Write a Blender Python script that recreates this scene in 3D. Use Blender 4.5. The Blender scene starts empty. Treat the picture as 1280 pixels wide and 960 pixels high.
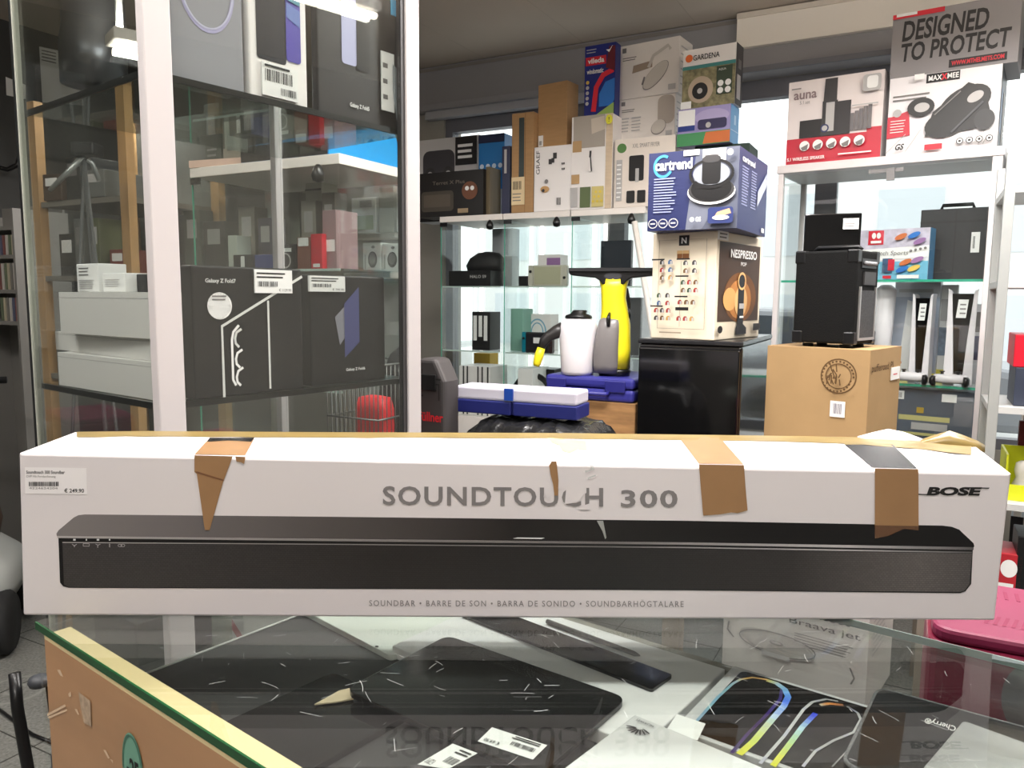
import bpy, bmesh, math, random
from mathutils import Vector, Matrix

random.seed(7)
SC = bpy.context.scene
COL = SC.collection
R = math.radians

# ------------------------------------------------------------------ camera
FPX, TH, RO, CAMZ = 962.0, R(6.4), R(0.43), 1.30
FW = Vector((0, math.cos(TH), -math.sin(TH)))
UP0 = Vector((0, math.sin(TH), math.cos(TH)))
RX = Vector((1, 0, 0)) * math.cos(RO) + UP0 * math.sin(RO)
UPV = UP0 * math.cos(RO) - Vector((1, 0, 0)) * math.sin(RO)
CP = Vector((0, 0, CAMZ))
cd = bpy.data.cameras.new('camera')
cam = bpy.data.objects.new('camera', cd)
COL.objects.link(cam)
cd.sensor_width = 36.0
cd.lens = FPX / 1280.0 * 36.0
cd.clip_start = 0.02
cam.matrix_world = Matrix(((RX.x, UPV.x, -FW.x, 0), (RX.y, UPV.y, -FW.y, 0), (RX.z, UPV.z, -FW.z, CAMZ), (0, 0, 0, 1)))
SC.camera = cam

# ------------------------------------------------------------------ world, exposure
wd = bpy.data.worlds.new('daylight'); SC.world = wd; wd.use_nodes = True
bg = wd.node_tree.nodes['Background']
bg.inputs[0].default_value = (0.95, 0.975, 1.0, 1)
bg.inputs[1].default_value = 2.1
SC.view_settings.view_transform = 'Standard'
SC.view_settings.look = 'None'
SC.view_settings.gamma = 1.0
SC.view_settings.use_curve_mapping = False
SC.view_settings.exposure = 0.0
SC.cycles.use_denoising = True
SC.cycles.max_bounces = 14
SC.cycles.transparent_max_bounces = 48
SC.cycles.glossy_bounces = 6
SC.cycles.transmission_bounces = 8
SC.cycles.diffuse_bounces = 4
SC.cycles.sample_clamp_indirect = 6.0
SC.cycles.caustics_reflective = False
SC.cycles.caustics_refractive = False
LAMP_W = 24.0          # watts of each ceiling luminaire
LAMP_COL = (1.0, 0.98, 0.975)

# ------------------------------------------------------------------ pixel geometry (1280 x 960)
def ray(px, py):
    return FW + RX * ((px - 640) / FPX) - UPV * ((py - 480) / FPX)
def PY(px, py, Y):
    d = ray(px, py); return CP + d * (Y / d.y)
def PZ(px, py, z):
    d = ray(px, py); return CP + d * ((z - CAMZ) / d.z)
def proj(p):
    q = Vector(p) - CP; k = q.dot(FW)
    return 640 + FPX * q.dot(RX) / k, 480 - FPX * q.dot(UPV) / k
def ATX(px, Y, z):
    p = Vector(((px - 640) / FPX * Y, Y, z))
    for _ in range(5):
        p.x += (px - proj(p)[0]) * Y / FPX
    return p
def tcol(A, d, px):
    """parameter t at which A + d t lies in pixel column px"""
    m = RX - FW * ((px - 640) / FPX); return -(Vector(A) - CP).dot(m) / Vector(d).dot(m)
def trow(A, d, py):
    m = -UPV - FW * ((py - 480) / FPX); return -(Vector(A) - CP).dot(m) / Vector(d).dot(m)

# ------------------------------------------------------------------ materials
MATS = {}
def lin(c):
    c = c / 255.0
    return c / 12.92 if c <= 0.04045 else ((c + 0.055) / 1.055) ** 2.4
def rgba(c): return (lin(c[0]), lin(c[1]), lin(c[2]), 1)
def M(name, c=(128, 128, 128), rough=0.55, metal=0.0, spec=0.4, mot=0.0, scale=8.0, bump=0.0, stretch=None, coat=0.0, emit=0.0, alpha=1.0):
    if name in MATS: return MATS[name]
    m = bpy.data.materials.new(name); m.use_nodes = True
    nt = m.node_tree; b = nt.nodes['Principled BSDF']
    b.inputs['Base Color'].default_value = rgba(c)
    b.inputs['Roughness'].default_value = rough
    b.inputs['Metallic'].default_value = metal
    b.inputs['Specular IOR Level'].default_value = spec
    b.inputs['Coat Weight'].default_value = coat
    b.inputs['Coat Roughness'].default_value = 0.08
    b.inputs['Alpha'].default_value = alpha
    if emit:
        b.inputs['Emission Color'].default_value = rgba(c); b.inputs['Emission Strength'].default_value = emit
    if mot or bump:
        tc = nt.nodes.new('ShaderNodeTexCoord'); mp = nt.nodes.new('ShaderNodeMapping')
        if stretch: mp.inputs['Scale'].default_value = stretch
        nz = nt.nodes.new('ShaderNodeTexNoise'); nz.inputs['Scale'].default_value = scale; nz.inputs['Detail'].default_value = 5
        nt.links.new(tc.outputs['Object'], mp.inputs[0]); nt.links.new(mp.outputs[0], nz.inputs[0])
        if mot:
            rp = nt.nodes.new('ShaderNodeValToRGB')
            rp.color_ramp.elements[0].position = 0.3; rp.color_ramp.elements[1].position = 0.7
            l = rgba(c)
            rp.color_ramp.elements[0].color = (l[0] * (1 - mot), l[1] * (1 - mot), l[2] * (1 - mot), 1)
            rp.color_ramp.elements[1].color = tuple(min(1, v * (1 + mot)) for v in l[:3]) + (1,)
            nt.links.new(nz.outputs[0], rp.inputs[0]); nt.links.new(rp.outputs[0], b.inputs['Base Color'])
        if bump:
            bp = nt.nodes.new('ShaderNodeBump'); bp.inputs['Strength'].default_value = bump; bp.inputs['Distance'].default_value = 0.004
            nt.links.new(nz.outputs[0], bp.inputs['Height']); nt.links.new(bp.outputs[0], b.inputs['Normal'])
    MATS[name] = m; return m
def glassmat(name, tint=(0.97, 0.985, 0.98), f0=0.045, haze=0.0, rough=0.0):
    if name in MATS: return MATS[name]
    m = bpy.data.materials.new(name); m.use_nodes = True
    nt = m.node_tree; nt.nodes.clear()
    out = nt.nodes.new('ShaderNodeOutputMaterial'); mx = nt.nodes.new('ShaderNodeMixShader')
    tr = nt.nodes.new('ShaderNodeBsdfTransparent'); tr.inputs[0].default_value = (*tint, 1)
    gl = nt.nodes.new('ShaderNodeBsdfGlossy'); gl.inputs['Roughness'].default_value = rough; gl.inputs[0].default_value = (1, 1, 1, 1)
    lw = nt.nodes.new('ShaderNodeLayerWeight'); lw.inputs[0].default_value = 0.5
    pw = nt.nodes.new('ShaderNodeMath'); pw.operation = 'POWER'; pw.inputs[1].default_value = 5.0
    ma = nt.nodes.new('ShaderNodeMath'); ma.operation = 'MULTIPLY_ADD'; ma.inputs[1].default_value = 1 - f0; ma.inputs[2].default_value = f0
    nt.links.new(lw.outputs['Facing'], pw.inputs[0]); nt.links.new(pw.outputs[0], ma.inputs[0])
    nt.links.new(ma.outputs[0], mx.inputs[0])
    last = tr
    if haze:
        df = nt.nodes.new('ShaderNodeBsdfDiffuse'); df.inputs[0].default_value = (0.8, 0.85, 0.82, 1)
        m2 = nt.nodes.new('ShaderNodeMixShader'); m2.inputs[0].default_value = haze
        nt.links.new(tr.outputs[0], m2.inputs[1]); nt.links.new(df.outputs[0], m2.inputs[2]); last = m2
    nt.links.new(last.outputs[0], mx.inputs[1]); nt.links.new(gl.outputs[0], mx.inputs[2]); nt.links.new(mx.outputs[0], out.inputs[0])
    MATS[name] = m; return m

# ------------------------------------------------------------------ mesh builder
TXT = {}
def text_polys(s, bold=0.0, spacing=1.0):
    k = (s, bold, spacing)
    if k in TXT: return TXT[k]
    cu = bpy.data.curves.new('txt', 'FONT'); cu.body = s; cu.size = 1; cu.resolution_u = 3; cu.offset = bold; cu.space_character = spacing
    ob = bpy.data.objects.new('txt', cu); COL.objects.link(ob)
    dg = bpy.context.evaluated_depsgraph_get()
    me = ob.evaluated_get(dg).to_mesh()
    v = [(p.co.x, p.co.y) for p in me.vertices]; f = [tuple(p.vertices) for p in me.polygons]
    ob.evaluated_get(dg).to_mesh_clear()
    bpy.data.objects.remove(ob); bpy.data.curves.remove(cu)
    if v:
        x0 = min(p[0] for p in v); x1 = max(p[0] for p in v); y0 = min(p[1] for p in v); y1 = max(p[1] for p in v)
        v = [((p[0] - x0) / max(1e-6, x1 - x0), (p[1] - y0) / max(1e-6, y1 - y0)) for p in v]
    TXT[k] = (v, f); return TXT[k]

class MB:
    def __init__(s): s.V = []; s.F = []; s.MI = []; s.SM = []; s.mats = []
    def mi(s, m):
        if m not in s.mats: s.mats.append(m)
        return s.mats.index(m)
    def add(s, vs, fs, m, smooth=False):
        o = len(s.V); s.V += [tuple(v) for v in vs]; k = s.mi(m)
        for f in fs:
            s.F.append(tuple(i + o for i in f)); s.MI.append(k); s.SM.append(smooth)
    def box(s, x0, x1, y0, y1, z0, z1, m):
        s.hexa([(x0, y0, z0), (x1, y0, z0), (x1, y1, z0), (x0, y1, z0), (x0, y0, z1), (x1, y0, z1), (x1, y1, z1), (x0, y1, z1)], m)
    def hexa(s, v, m):
        s.add(v, [(3, 2, 1, 0), (4, 5, 6, 7), (0, 1, 5, 4), (1, 2, 6, 5), (2, 3, 7, 6), (3, 0, 4, 7)], m)
    def tube(s, pts, r, m, n=10, cap=True, closed=False):
        pts = [Vector(p) for p in pts]; N = len(pts)
        rs = r if isinstance(r, (list, tuple)) else [r] * N
        vs = []; u = None
        for i, p in enumerate(pts):
            a = pts[i - 1] if i > 0 or closed else p; b = pts[(i + 1) % N] if i < N - 1 or closed else p
            t = (b - a).normalized()
            if u is None:
                u = t.orthogonal().normalized()
            else:
                u = (u - t * u.dot(t)).normalized()
            w = t.cross(u)
            for k in range(n):
                an = 2 * math.pi * k / n
                vs.append(p + (u * math.cos(an) + w * math.sin(an)) * rs[i])
        fs = []
        for i in range(N if closed else N - 1):
            j = (i + 1) % N
            for k in range(n):
                l = (k + 1) % n
                fs.append((i * n + k, i * n + l, j * n + l, j * n + k))
        if cap and not closed:
            fs.append(tuple(range(n - 1, -1, -1))); fs.append(tuple((N - 1) * n + k for k in range(n)))
        s.add(vs, fs, m, True)
    def lathe(s, prof, m, n=28, sx=1.0, sy=1.0, c=(0, 0, 0)):
        vs = []; fs = []
        for (r, z) in prof:
            for k in range(n):
                a = 2 * math.pi * k / n
                vs.append((c[0] + r * math.cos(a) * sx, c[1] + r * math.sin(a) * sy, c[2] + z))
        for i in range(len(prof) - 1):
            for k in range(n):
                l = (k + 1) % n
                fs.append((i * n + k, i * n + l, (i + 1) * n + l, (i + 1) * n + k))
        fs.append(tuple(range(n - 1, -1, -1))); fs.append(tuple((len(prof) - 1) * n + k for k in range(n)))
        s.add(vs, fs, m, True)
    def loft(s, secs, m, n=28, p=2.6):
        """sections (cx, cy, z, rx, ry): superellipse rings"""
        vs = []; fs = []
        for (cx, cy, z, rx, ry) in secs:
            for k in range(n):
                a = 2 * math.pi * k / n; c, q = math.cos(a), math.sin(a)
                vs.append((cx + rx * math.copysign(abs(c) ** (2 / p), c), cy + ry * math.copysign(abs(q) ** (2 / p), q), z))
        for i in range(len(secs) - 1):
            for k in range(n):
                l = (k + 1) % n
                fs.append((i * n + k, i * n + l, (i + 1) * n + l, (i + 1) * n + k))
        fs.append(tuple(range(n - 1, -1, -1))); fs.append(tuple((len(secs) - 1) * n + k for k in range(n)))
        s.add(vs, fs, m, True)
    def prism(s, pts, m, axis='y', a=0.0, b=0.01, smooth=False):
        """outline extruded along an axis"""
        n = len(pts)
        def P(u, v, t):
            return (u, t, v) if axis == 'y' else ((t, u, v) if axis == 'x' else (u, v, t))
        vs = [P(u, v, a) for u, v in pts] + [P(u, v, b) for u, v in pts]
        fs = [tuple(range(n)), tuple(range(2 * n - 1, n - 1, -1))]
        for i in range(n):
            j = (i + 1) % n; fs.append((j, i, i + n, j + n))
        s.add(vs, fs, m, smooth)
    def build(s, name, parent=None, loc=(0, 0, 0), rot=0.0, bevel=0.0, seg=2, mat4=None):
        me = bpy.data.meshes.new(name); me.from_pydata(s.V, [], s.F)
        for m in s.mats: me.materials.append(m)
        for p, k, q in zip(me.polygons, s.MI, s.SM):
            p.material_index = k; p.use_smooth = q
        me.update()
        ob = bpy.data.objects.new(name, me); COL.objects.link(ob)
        if mat4 is not None: ob.matrix_world = mat4
        else:
            ob.location = loc; ob.rotation_euler = (0, 0, rot)
        if parent: ob.parent = parent
        if bevel:
            bm = bmesh.new(); bm.from_mesh(me); bmesh.ops.recalc_face_normals(bm, faces=[f for f in bm.faces]); bm.to_mesh(me); bm.free()
            bv = ob.modifiers.new('bevel', 'BEVEL'); bv.width = bevel; bv.segments = seg; bv.limit_method = 'ANGLE'; bv.angle_limit = R(40)
        return ob

class Fr:
    """drawing frame on a face: fractions 0..1 of w (right) and h (up)"""
    def __init__(s, mb, o, ux, uy, w, h, e=0.0006):
        s.mb, s.o, s.ux, s.uy, s.w, s.h = mb, Vector(o), Vector(ux), Vector(uy), w, h
        s.n = s.ux.cross(s.uy); s.e = e; s.k = 1
    def P(s, x, y): return s.o + s.ux * (x * s.w) + s.uy * (y * s.h) + s.n * (s.e * s.k)
    def poly(s, pts, m):
        s.mb.add([s.P(x, y) for x, y in pts], [tuple(range(len(pts)))], m); s.k += 1
    def rect(s, x0, y0, x1, y1, m): s.poly([(x0, y0), (x1, y0), (x1, y1), (x0, y1)], m)
    def rrect(s, x0, y0, x1, y1, m, r=0.02):
        q = r * s.w / s.h; pts = []
        for cx, cy, a in ((x1 - r, y0 + q, -90), (x1 - r, y1 - q, 0), (x0 + r, y1 - q, 90), (x0 + r, y0 + q, 180)):
            for k in range(5):
                t = R(a + 22.5 * k); pts.append((cx + r * math.cos(t), cy + q * math.sin(t)))
        s.poly(pts, m)
    def ell(s, cx, cy, rx, ry, m, n=24, rot=0.0, a0=0, a1=360):
        pts = []
        full = (a1 - a0) >= 360
        for k in range(n + (0 if full else 1)):
            t = R(a0 + (a1 - a0) * k / n); u, v = rx * s.w * math.cos(t), ry * s.h * math.sin(t)
            pts.append((cx + (u * math.cos(rot) - v * math.sin(rot)) / s.w, cy + (u * math.sin(rot) + v * math.cos(rot)) / s.h))
        s.poly(pts, m)
    def circ(s, cx, cy, r, m, n=24): s.ell(cx, cy, r, r * s.w / s.h, m, n)
    def line(s, pts, wd, m):
        """stroke of width wd (fraction of w) along points"""
        V = [(x * s.w, y * s.h) for x, y in pts]; L = []; Rr = []
        for i, (x, y) in enumerate(V):
            a = V[max(0, i - 1)]; b = V[min(len(V) - 1, i + 1)]
            dx, dy = b[0] - a[0], b[1] - a[1]; l = math.hypot(dx, dy) or 1
            nx, ny = -dy / l * wd * s.w / 2, dx / l * wd * s.w / 2
            L.append(((x + nx) / s.w, (y + ny) / s.h)); Rr.append(((x - nx) / s.w, (y - ny) / s.h))
        vs = [s.P(*p) for p in L] + [s.P(*p) for p in Rr]; n = len(L)
        s.mb.add(vs, [(i + n, i + n + 1, i + 1, i) for i in range(n - 1)], m); s.k += 1
    def ring(s, cx, cy, rx, ry, wd, m, n=28, a0=0, a1=360):
        s.line([(cx + rx * math.cos(R(a0 + (a1 - a0) * k / n)), cy + ry * math.sin(R(a0 + (a1 - a0) * k / n))) for k in range(n + 1)], wd, m)
    def text(s, t, x0, y0, x1, y1, m, bold=0.0, shear=0.0, flip=False, spacing=1.0):
        v, f = text_polys(t, bold, spacing)
        vs = []
        for a, b in v:
            if flip: a, b = 1 - a, 1 - b
            vs.append(s.P(x0 + (x1 - x0) * a + shear * (y1 - y0) * b, y0 + (y1 - y0) * b))
        s.mb.add(vs, f, m); s.k += 1
    def bars(s, x0, y0, x1, y1, m, n=16, seed=1):
        rg = random.Random(seed); x = x0; st = (x1 - x0) / n
        for k in range(n):
            wd = st * rg.uniform(0.25, 0.75)
            s.mb.add([s.P(x, y0), s.P(x + wd, y0), s.P(x + wd, y1), s.P(x, y1)], [(0, 1, 2, 3)], m); x += st
        s.k += 1
    def lines(s, x0, y0, x1, y1, n, m, th=0.4, seed=3, jit=0.25):
        """rows of small unreadable print"""
        rg = random.Random(seed); hh = (y1 - y0) / n
        for k in range(n):
            b = y1 - (k + 1) * hh + hh * (1 - th) / 2; xe = x1 - (x1 - x0) * rg.uniform(0, jit)
            s.mb.add([s.P(x0, b), s.P(xe, b), s.P(xe, b + hh * th), s.P(x0, b + hh * th)], [(0, 1, 2, 3)], m)
        s.k += 1

def tag(o, label, cat, group=None, kind=None):
    o['label'] = label; o['category'] = cat
    if group: o['group'] = group
    if kind: o['kind'] = kind
    return o
def struct(o): o['kind'] = 'structure'; return o
def empty(name, loc, rot=0.0):
    o = bpy.data.objects.new(name, None); o.empty_display_size = 0.05; COL.objects.link(o)
    o.location = loc; o.rotation_euler = (0, 0, rot); return o
def copy_tree(o, parent=None):
    c = o.copy(); COL.objects.link(c)
    if parent: c.parent = parent
    for ch in o.children: copy_tree(ch, c)
    return c
def faces(mb, w, d, h, e=0.0006):
    return {'f': Fr(mb, (-w / 2, -d / 2, 0), (1, 0, 0), (0, 0, 1), w, h, e),
            'r': Fr(mb, (w / 2, -d / 2, 0), (0, 1, 0), (0, 0, 1), d, h, e),
            'l': Fr(mb, (-w / 2, d / 2, 0), (0, -1, 0), (0, 0, 1), d, h, e),
            't': Fr(mb, (-w / 2, -d / 2, h), (1, 0, 0), (0, 1, 0), w, d, e)}
def fit(pl, pm, pr, pyt, Y, z, yaw, d=None, side='r'):
    """box whose near vertical edge stands at pixel column pm, depth Y, base z; returns w, d, h, base centre, yaw"""
    a = R(yaw); ux = Vector((math.cos(a), math.sin(a), 0)); uy = Vector((-math.sin(a), math.cos(a), 0))
    E = ATX(pm, Y, z)
    if side == 'r':
        w = tcol(E, -ux, pl)
        dd = d if d else tcol(E, uy, pr)
        c = E - ux * (w / 2) + uy * (dd / 2)
    else:
        w = tcol(E, ux, pr)
        dd = d if d else tcol(E, uy, pl)
        c = E + ux * (w / 2) + uy * (dd / 2)
    if dd <= 0.01 or dd > 1.2: print('FITWARN', pl, pm, pr, yaw, round(dd, 2)); dd = 0.2
    if w <= 0 or w > 2: print('FITWARN w', pl, pm, pr, yaw, round(w, 2))
    h = trow(E, (0, 0, 1), pyt)
    return dict(w=w, d=dd, h=h, c=c, a=a)
def carton(name, label, cat, ft, mat, draw=None, group=None, bevel=0.003, sides=None, e=0.0008):
    mb = MB(); w, d, h = ft['w'], ft['d'], ft['h']
    mb.box(-w / 2, w / 2, -d / 2, d / 2, 0, h, mat)
    F = faces(mb, w, d, h, e)
    if draw: draw(F)
    o = mb.build(name, None, ft['c'], ft['a'], bevel=bevel)
    o['_w'] = w; o['_d'] = d; o['_h'] = h
    return tag(o, label, cat, group)
def patch(name, parent, key, x0, y0, x1, y1, mat, draw=None, th=0.0008, off=0.004):
    """a thin sticker on face key of a carton, a mesh of its own"""
    w, d, h = parent['_w'], parent['_d'], parent['_h']
    mb = MB(); f = faces(mb, w, d, h)[key]
    n = f.n; A = [f.o + f.ux * (x * f.w) + f.uy * (y * f.h) + n * off for x, y in ((x0, y0), (x1, y0), (x1, y1), (x0, y1))]
    mb.hexa([p - n * (off - 0.0015) for p in A] + A, mat)
    g = Fr(mb, A[0], f.ux, f.uy, (x1 - x0) * f.w, (y1 - y0) * f.h, 0.0005)
    if draw: draw(g)
    return mb.build(name, parent)

WHITE = M('white_card', (238, 234, 232), 0.45)
PAPER = M('paper_white', (236, 236, 234), 0.6)
INK = M('black_ink', (26, 25, 26), 0.5)
GREY_INK = M('grey_ink', (120, 117, 116), 0.5)
LGREY = M('light_grey_print', (178, 176, 175), 0.5)
BLACK = M('black_card', (24, 23, 24), 0.4)
DGREY = M('dark_grey', (58, 56, 57), 0.5)
KRAFT = M('kraft_cardboard', (170, 134, 94), 0.8, mot=0.06, scale=14, stretch=(1, 1, 6))
KRAFT2 = M('kraft_cardboard_pale', (164, 134, 94), 0.8, mot=0.05, scale=10)
RED = M('red_print', (200, 30, 48), 0.45)
PLASTIC_BLACK = M('black_plastic', (20, 20, 21), 0.32)
ALU = M('aluminium', (176, 174, 172), 0.38, metal=0.7)
WHITE_ALU = M('white_coated_aluminium', (192, 186, 186), 0.4)
GLASS = glassmat('clear_glass')
GLASS_EDGE = M('green_glass_edge', (60, 168, 138), 0.15, spec=0.8)
def price(g):
    g.lines(0.06, 0.62, 0.8, 0.9, 2, INK, 0.4); g.bars(0.08, 0.28, 0.62, 0.52, INK, 14); g.text('€ 199.90', 0.6, 0.08, 0.94, 0.24, INK)
# ------------------------------------------------------------------ the shop's own axes: s along the window wall, n towards it
SA = R(-28)
D2 = Vector((math.cos(SA), math.sin(SA), 0)); N2 = Vector((-math.sin(SA), math.cos(SA), 0))
def W(s, n, z=0): return D2 * s + N2 * n + Vector((0, 0, z))
def online(px, A, d, z):
    A = Vector((A[0], A[1], z)); d = Vector((d[0], d[1], 0))
    return A + d * tcol(A, d, px)
def YL(px, n, z):
    """depth of the point in pixel column px on the line n = const"""
    return W(tcol(W(0, n, z), D2, px), n, z).y

CEIL = 2.68
m_wall = M('wall_paint', (150, 146, 138), 0.8, mot=0.05, scale=3)
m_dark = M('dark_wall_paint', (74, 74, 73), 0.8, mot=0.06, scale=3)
m_ceil = M('ceiling_paint', (196, 184, 170), 0.85, mot=0.03, scale=2)
m_frame = M('grey_window_frame', (104, 104, 110), 0.45)
m_rail = M('shutter_box_grey', (140, 138, 140), 0.5)
m_floor = M('granite_floor', (126, 126, 121), 0.35, mot=0.35, scale=110)
m_beige = M('beige_cover', (240, 232, 220), 0.55)

def shop(name, b, mat, kind='structure', bevel=0):
    mb = MB(); mb.box(*b, mat); o = mb.build(name, None, (0, 0, 0), SA, bevel=bevel)
    if kind: o['kind'] = kind
    return o
S0, S1, NB, NW = -4.2, 2.2, -3.2, 4.12
fl = MB(); fl.box(S0 - 0.2, S1 + 0.2, NB - 0.2, NW + 0.2, -0.1, 0, m_floor)
m_joint = M('floor_joint', (62, 62, 58), 0.7)
for k in range(18):
    fl.box(S0 + k * 0.4, S0 + k * 0.4 + 0.004, NB, NW, 0, 0.0006, m_joint); fl.box(S0, S1, NB + k * 0.4, NB + k * 0.4 + 0.004, 0, 0.0006, m_joint)
struct(fl.build('floor', None, (0, 0, 0), SA))
cl = MB(); cl.box(S0 - 0.2, S1 + 0.2, NB - 0.2, NW + 0.2, CEIL, CEIL + 0.1, m_ceil)
m_seam = M('ceiling_seam', (184, 172, 158), 0.9)
for k in range(10):
    cl.box(S0 + k * 0.62, S0 + k * 0.62 + 0.003, NB, NW, CEIL - 0.0006, CEIL, m_seam)
struct(cl.build('ceiling', None, (0, 0, 0), SA))
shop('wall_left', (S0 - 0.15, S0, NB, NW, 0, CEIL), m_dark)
shop('wall_right', (S1, S1 + 0.15, NB, NW, 0, CEIL), m_wall)
shop('wall_rear', (S0, S1, NB - 0.15, NB, 0, CEIL), m_wall)
WL, WR, SILL, HEAD = -2.68, 2.0, 0.62, 2.40
bw = MB()
bw.box(S0, WL, NW, NW + 0.2, 0, CEIL, m_wall); bw.box(WR, S1, NW, NW + 0.2, 0, CEIL, m_wall)
bw.box(WL, WR, NW, NW + 0.2, 0, SILL, m_wall); bw.box(WL, WR, NW, NW + 0.2, HEAD, CEIL, m_wall)
struct(bw.build('wall_back', None, (0, 0, 0), SA))
SBX = tcol(W(0, NW - 0.16, 2.6), D2, 921)
# shutter box along the window head, beige cover on its right part
sb = MB()
sb.prism([(NW - 0.10, 2.46), (NW - 0.09, 2.43), (NW, 2.43), (NW, CEIL - 0.004), (NW - 0.10, CEIL - 0.004)], m_rail, 'x', S0 + 0.6, SBX)
sb.box(S0 + 0.6, SBX, NW - 0.104, NW - 0.10, CEIL - 0.03, CEIL - 0.012, M('rail_lip', (128, 122, 118), 0.5))
sb.prism([(NW - 0.06, 2.385), (NW - 0.055, 2.43), (NW, 2.43), (NW, 2.385)], M('window_head_light', (168, 168, 172), 0.4), 'x', WL - 0.1, SBX)
struct(sb.build('trim_1', None, (0, 0, 0), SA))
sb2 = MB()
sb2.box(SBX, WR, NW - 0.16, NW, 2.515, CEIL - 0.004, m_beige)
sb2.box(SBX, WR, NW - 0.17, NW - 0.16, CEIL - 0.03, CEIL - 0.006, M('beige_lip', (214, 204, 190), 0.5))
sb2.box(SBX, WR, NW - 0.13, NW, 2.40, 2.515, m_rail)
sb2.box(SBX, WR, NW - 0.145, NW - 0.13, 2.40, 2.425, m_frame)
struct(sb2.build('trim_2', None, (0, 0, 0), SA))
# windows: frames and panes
edges = [WL, -1.55, -0.46, 0.75, WR]
m_pane = glassmat('window_pane', (0.97, 0.99, 0.98))
for i in range(4):
    a, b = edges[i], edges[i + 1]
    mb = MB(); t = 0.05
    mb.box(a, a + t, NW + 0.02, NW + 0.09, SILL, HEAD, m_frame); mb.box(b - t, b, NW + 0.02, NW + 0.09, SILL, HEAD, m_frame)
    mb.box(a + t, b - t, NW + 0.02, NW + 0.09, SILL, SILL + t, m_frame); mb.box(a + t, b - t, NW + 0.02, NW + 0.09, HEAD - 0.09, HEAD, m_frame)
    fr = struct(mb.build('window_%d' % (i + 1), None, (0, 0, 0), SA))
    g = MB(); g.box(a + t, b - t, NW + 0.05, NW + 0.056, SILL + t, HEAD - 0.09, m_pane)
    g.build('pane', fr)

# outside: pavement and the pale houses across the street
struct(shop('ground', (-14, 14, NW + 0.2, 26, -0.3, -0.2), M('pavement', (190, 190, 188), 0.9)))
hb = MB(); m_house = M('pale_render', (244, 242, 240), 0.8); m_hw = M('bleached_window', (222, 226, 230), 0.5)  # daylight bleaching put into these pale wall and window colours
hb.box(-9, 9, 15, 19, -0.2, 3.4, m_house)
for k in range(9):
    for z in (0.3, 2.1):
        hb.box(-8.4 + k * 1.9, -7.4 + k * 1.9, 14.97, 15, z, z + 1.1, m_hw)
tag(hb.build('house', None, (0, 0, 0), SA), 'pale terraced house across the street, coloured as if bleached by daylight, behind the window', 'building')
# a parked car seen through the window
cr = empty('car', W(-1.1, 9.0, -0.2), SA); tag(cr, 'pale parked car out in the street, blurred behind the window glass', 'car')
m_car = M('car_paint', (128, 130, 134), 0.25, coat=0.5)
cb = MB(); cb.prism([(-2, 0.3), (2, 0.3), (2.1, 0.55), (2.0, 0.85), (1.2, 0.98), (0.55, 1.38), (-0.9, 1.42), (-1.6, 1.0), (-2.1, 0.9), (-2.1, 0.5)], m_car, 'y', -0.8, 0.8); cb.build('body', cr, bevel=0.08)
cw = MB(); cw.prism([(1.0, 1.0), (0.5, 1.32), (-0.85, 1.35), (-1.4, 1.02)], M('car_glass', (60, 66, 72), 0.1), 'y', -0.815, 0.815); cw.build('side_window', cr)
for x in (-1.3, 1.3):
    for y in (-0.78, 0.78):
        w_ = MB(); w_.lathe([(0.0, -0.1), (0.3, -0.1), (0.32, -0.06), (0.32, 0.06), (0.3, 0.1), (0, 0.1)], M('tyre', (30, 30, 30), 0.8))
        o = w_.build('wheel', cr, (x, y, 0.32)); o.rotation_euler = (R(90), 0, 0)

# ------------------------------------------------------------------ ceiling luminaires
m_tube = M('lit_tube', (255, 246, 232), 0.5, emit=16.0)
m_house_l = M('luminaire_housing', (226, 224, 218), 0.5)
def luminaire(p, q, power, label, group=None, size_w=0.16, name='ceiling_light'):
    p = Vector(p); q = Vector(q); c = (p + q) / 2; L = (q - p).length; a = math.atan2(q.y - p.y, q.x - p.x)
    r = empty(name, (c.x, c.y, c.z), a); tag(r, label, 'lamp', group)
    h = MB(); h.box(-L / 2, L / 2, -size_w / 2, size_w / 2, 0.03, 0.07, m_house_l); h.build('housing', r, bevel=0.006)
    for s in (-1, 1):
        t = MB(); t.tube([(-L / 2 + 0.02, s * size_w * 0.28, 0.008), (L / 2 - 0.02, s * size_w * 0.28, 0.008)], 0.013, m_tube, 10); t.build('tube', r)
    for s in (-1, 1):
        st = MB(); st.box(s * L * 0.35 - 0.01, s * L * 0.35 + 0.01, -0.01, 0.01, 0.07, CEIL - c.z, m_house_l); st.build('hanger', r)
    if power:
        ld = bpy.data.lights.new('tube_light', 'AREA'); ld.shape = 'RECTANGLE'; ld.size = L; ld.size_y = size_w; ld.energy = power; ld.color = LAMP_COL
        lo = bpy.data.objects.new('tube_light', ld); COL.objects.link(lo); lo.parent = r; lo.location = (0, 0, -0.02)
        l2 = bpy.data.lights.new('fill_uplight', 'AREA'); l2.shape = 'RECTANGLE'; l2.size = L; l2.size_y = size_w; l2.energy = power * 0.5; l2.color = LAMP_COL  # added upward fill that brightens the ceiling and shutter box
        u2 = bpy.data.objects.new('fill_uplight', l2); COL.objects.link(u2); u2.parent = r; u2.location = (0, 0, 0.075); u2.rotation_euler = (R(180), 0, 0)
    return r

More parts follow.
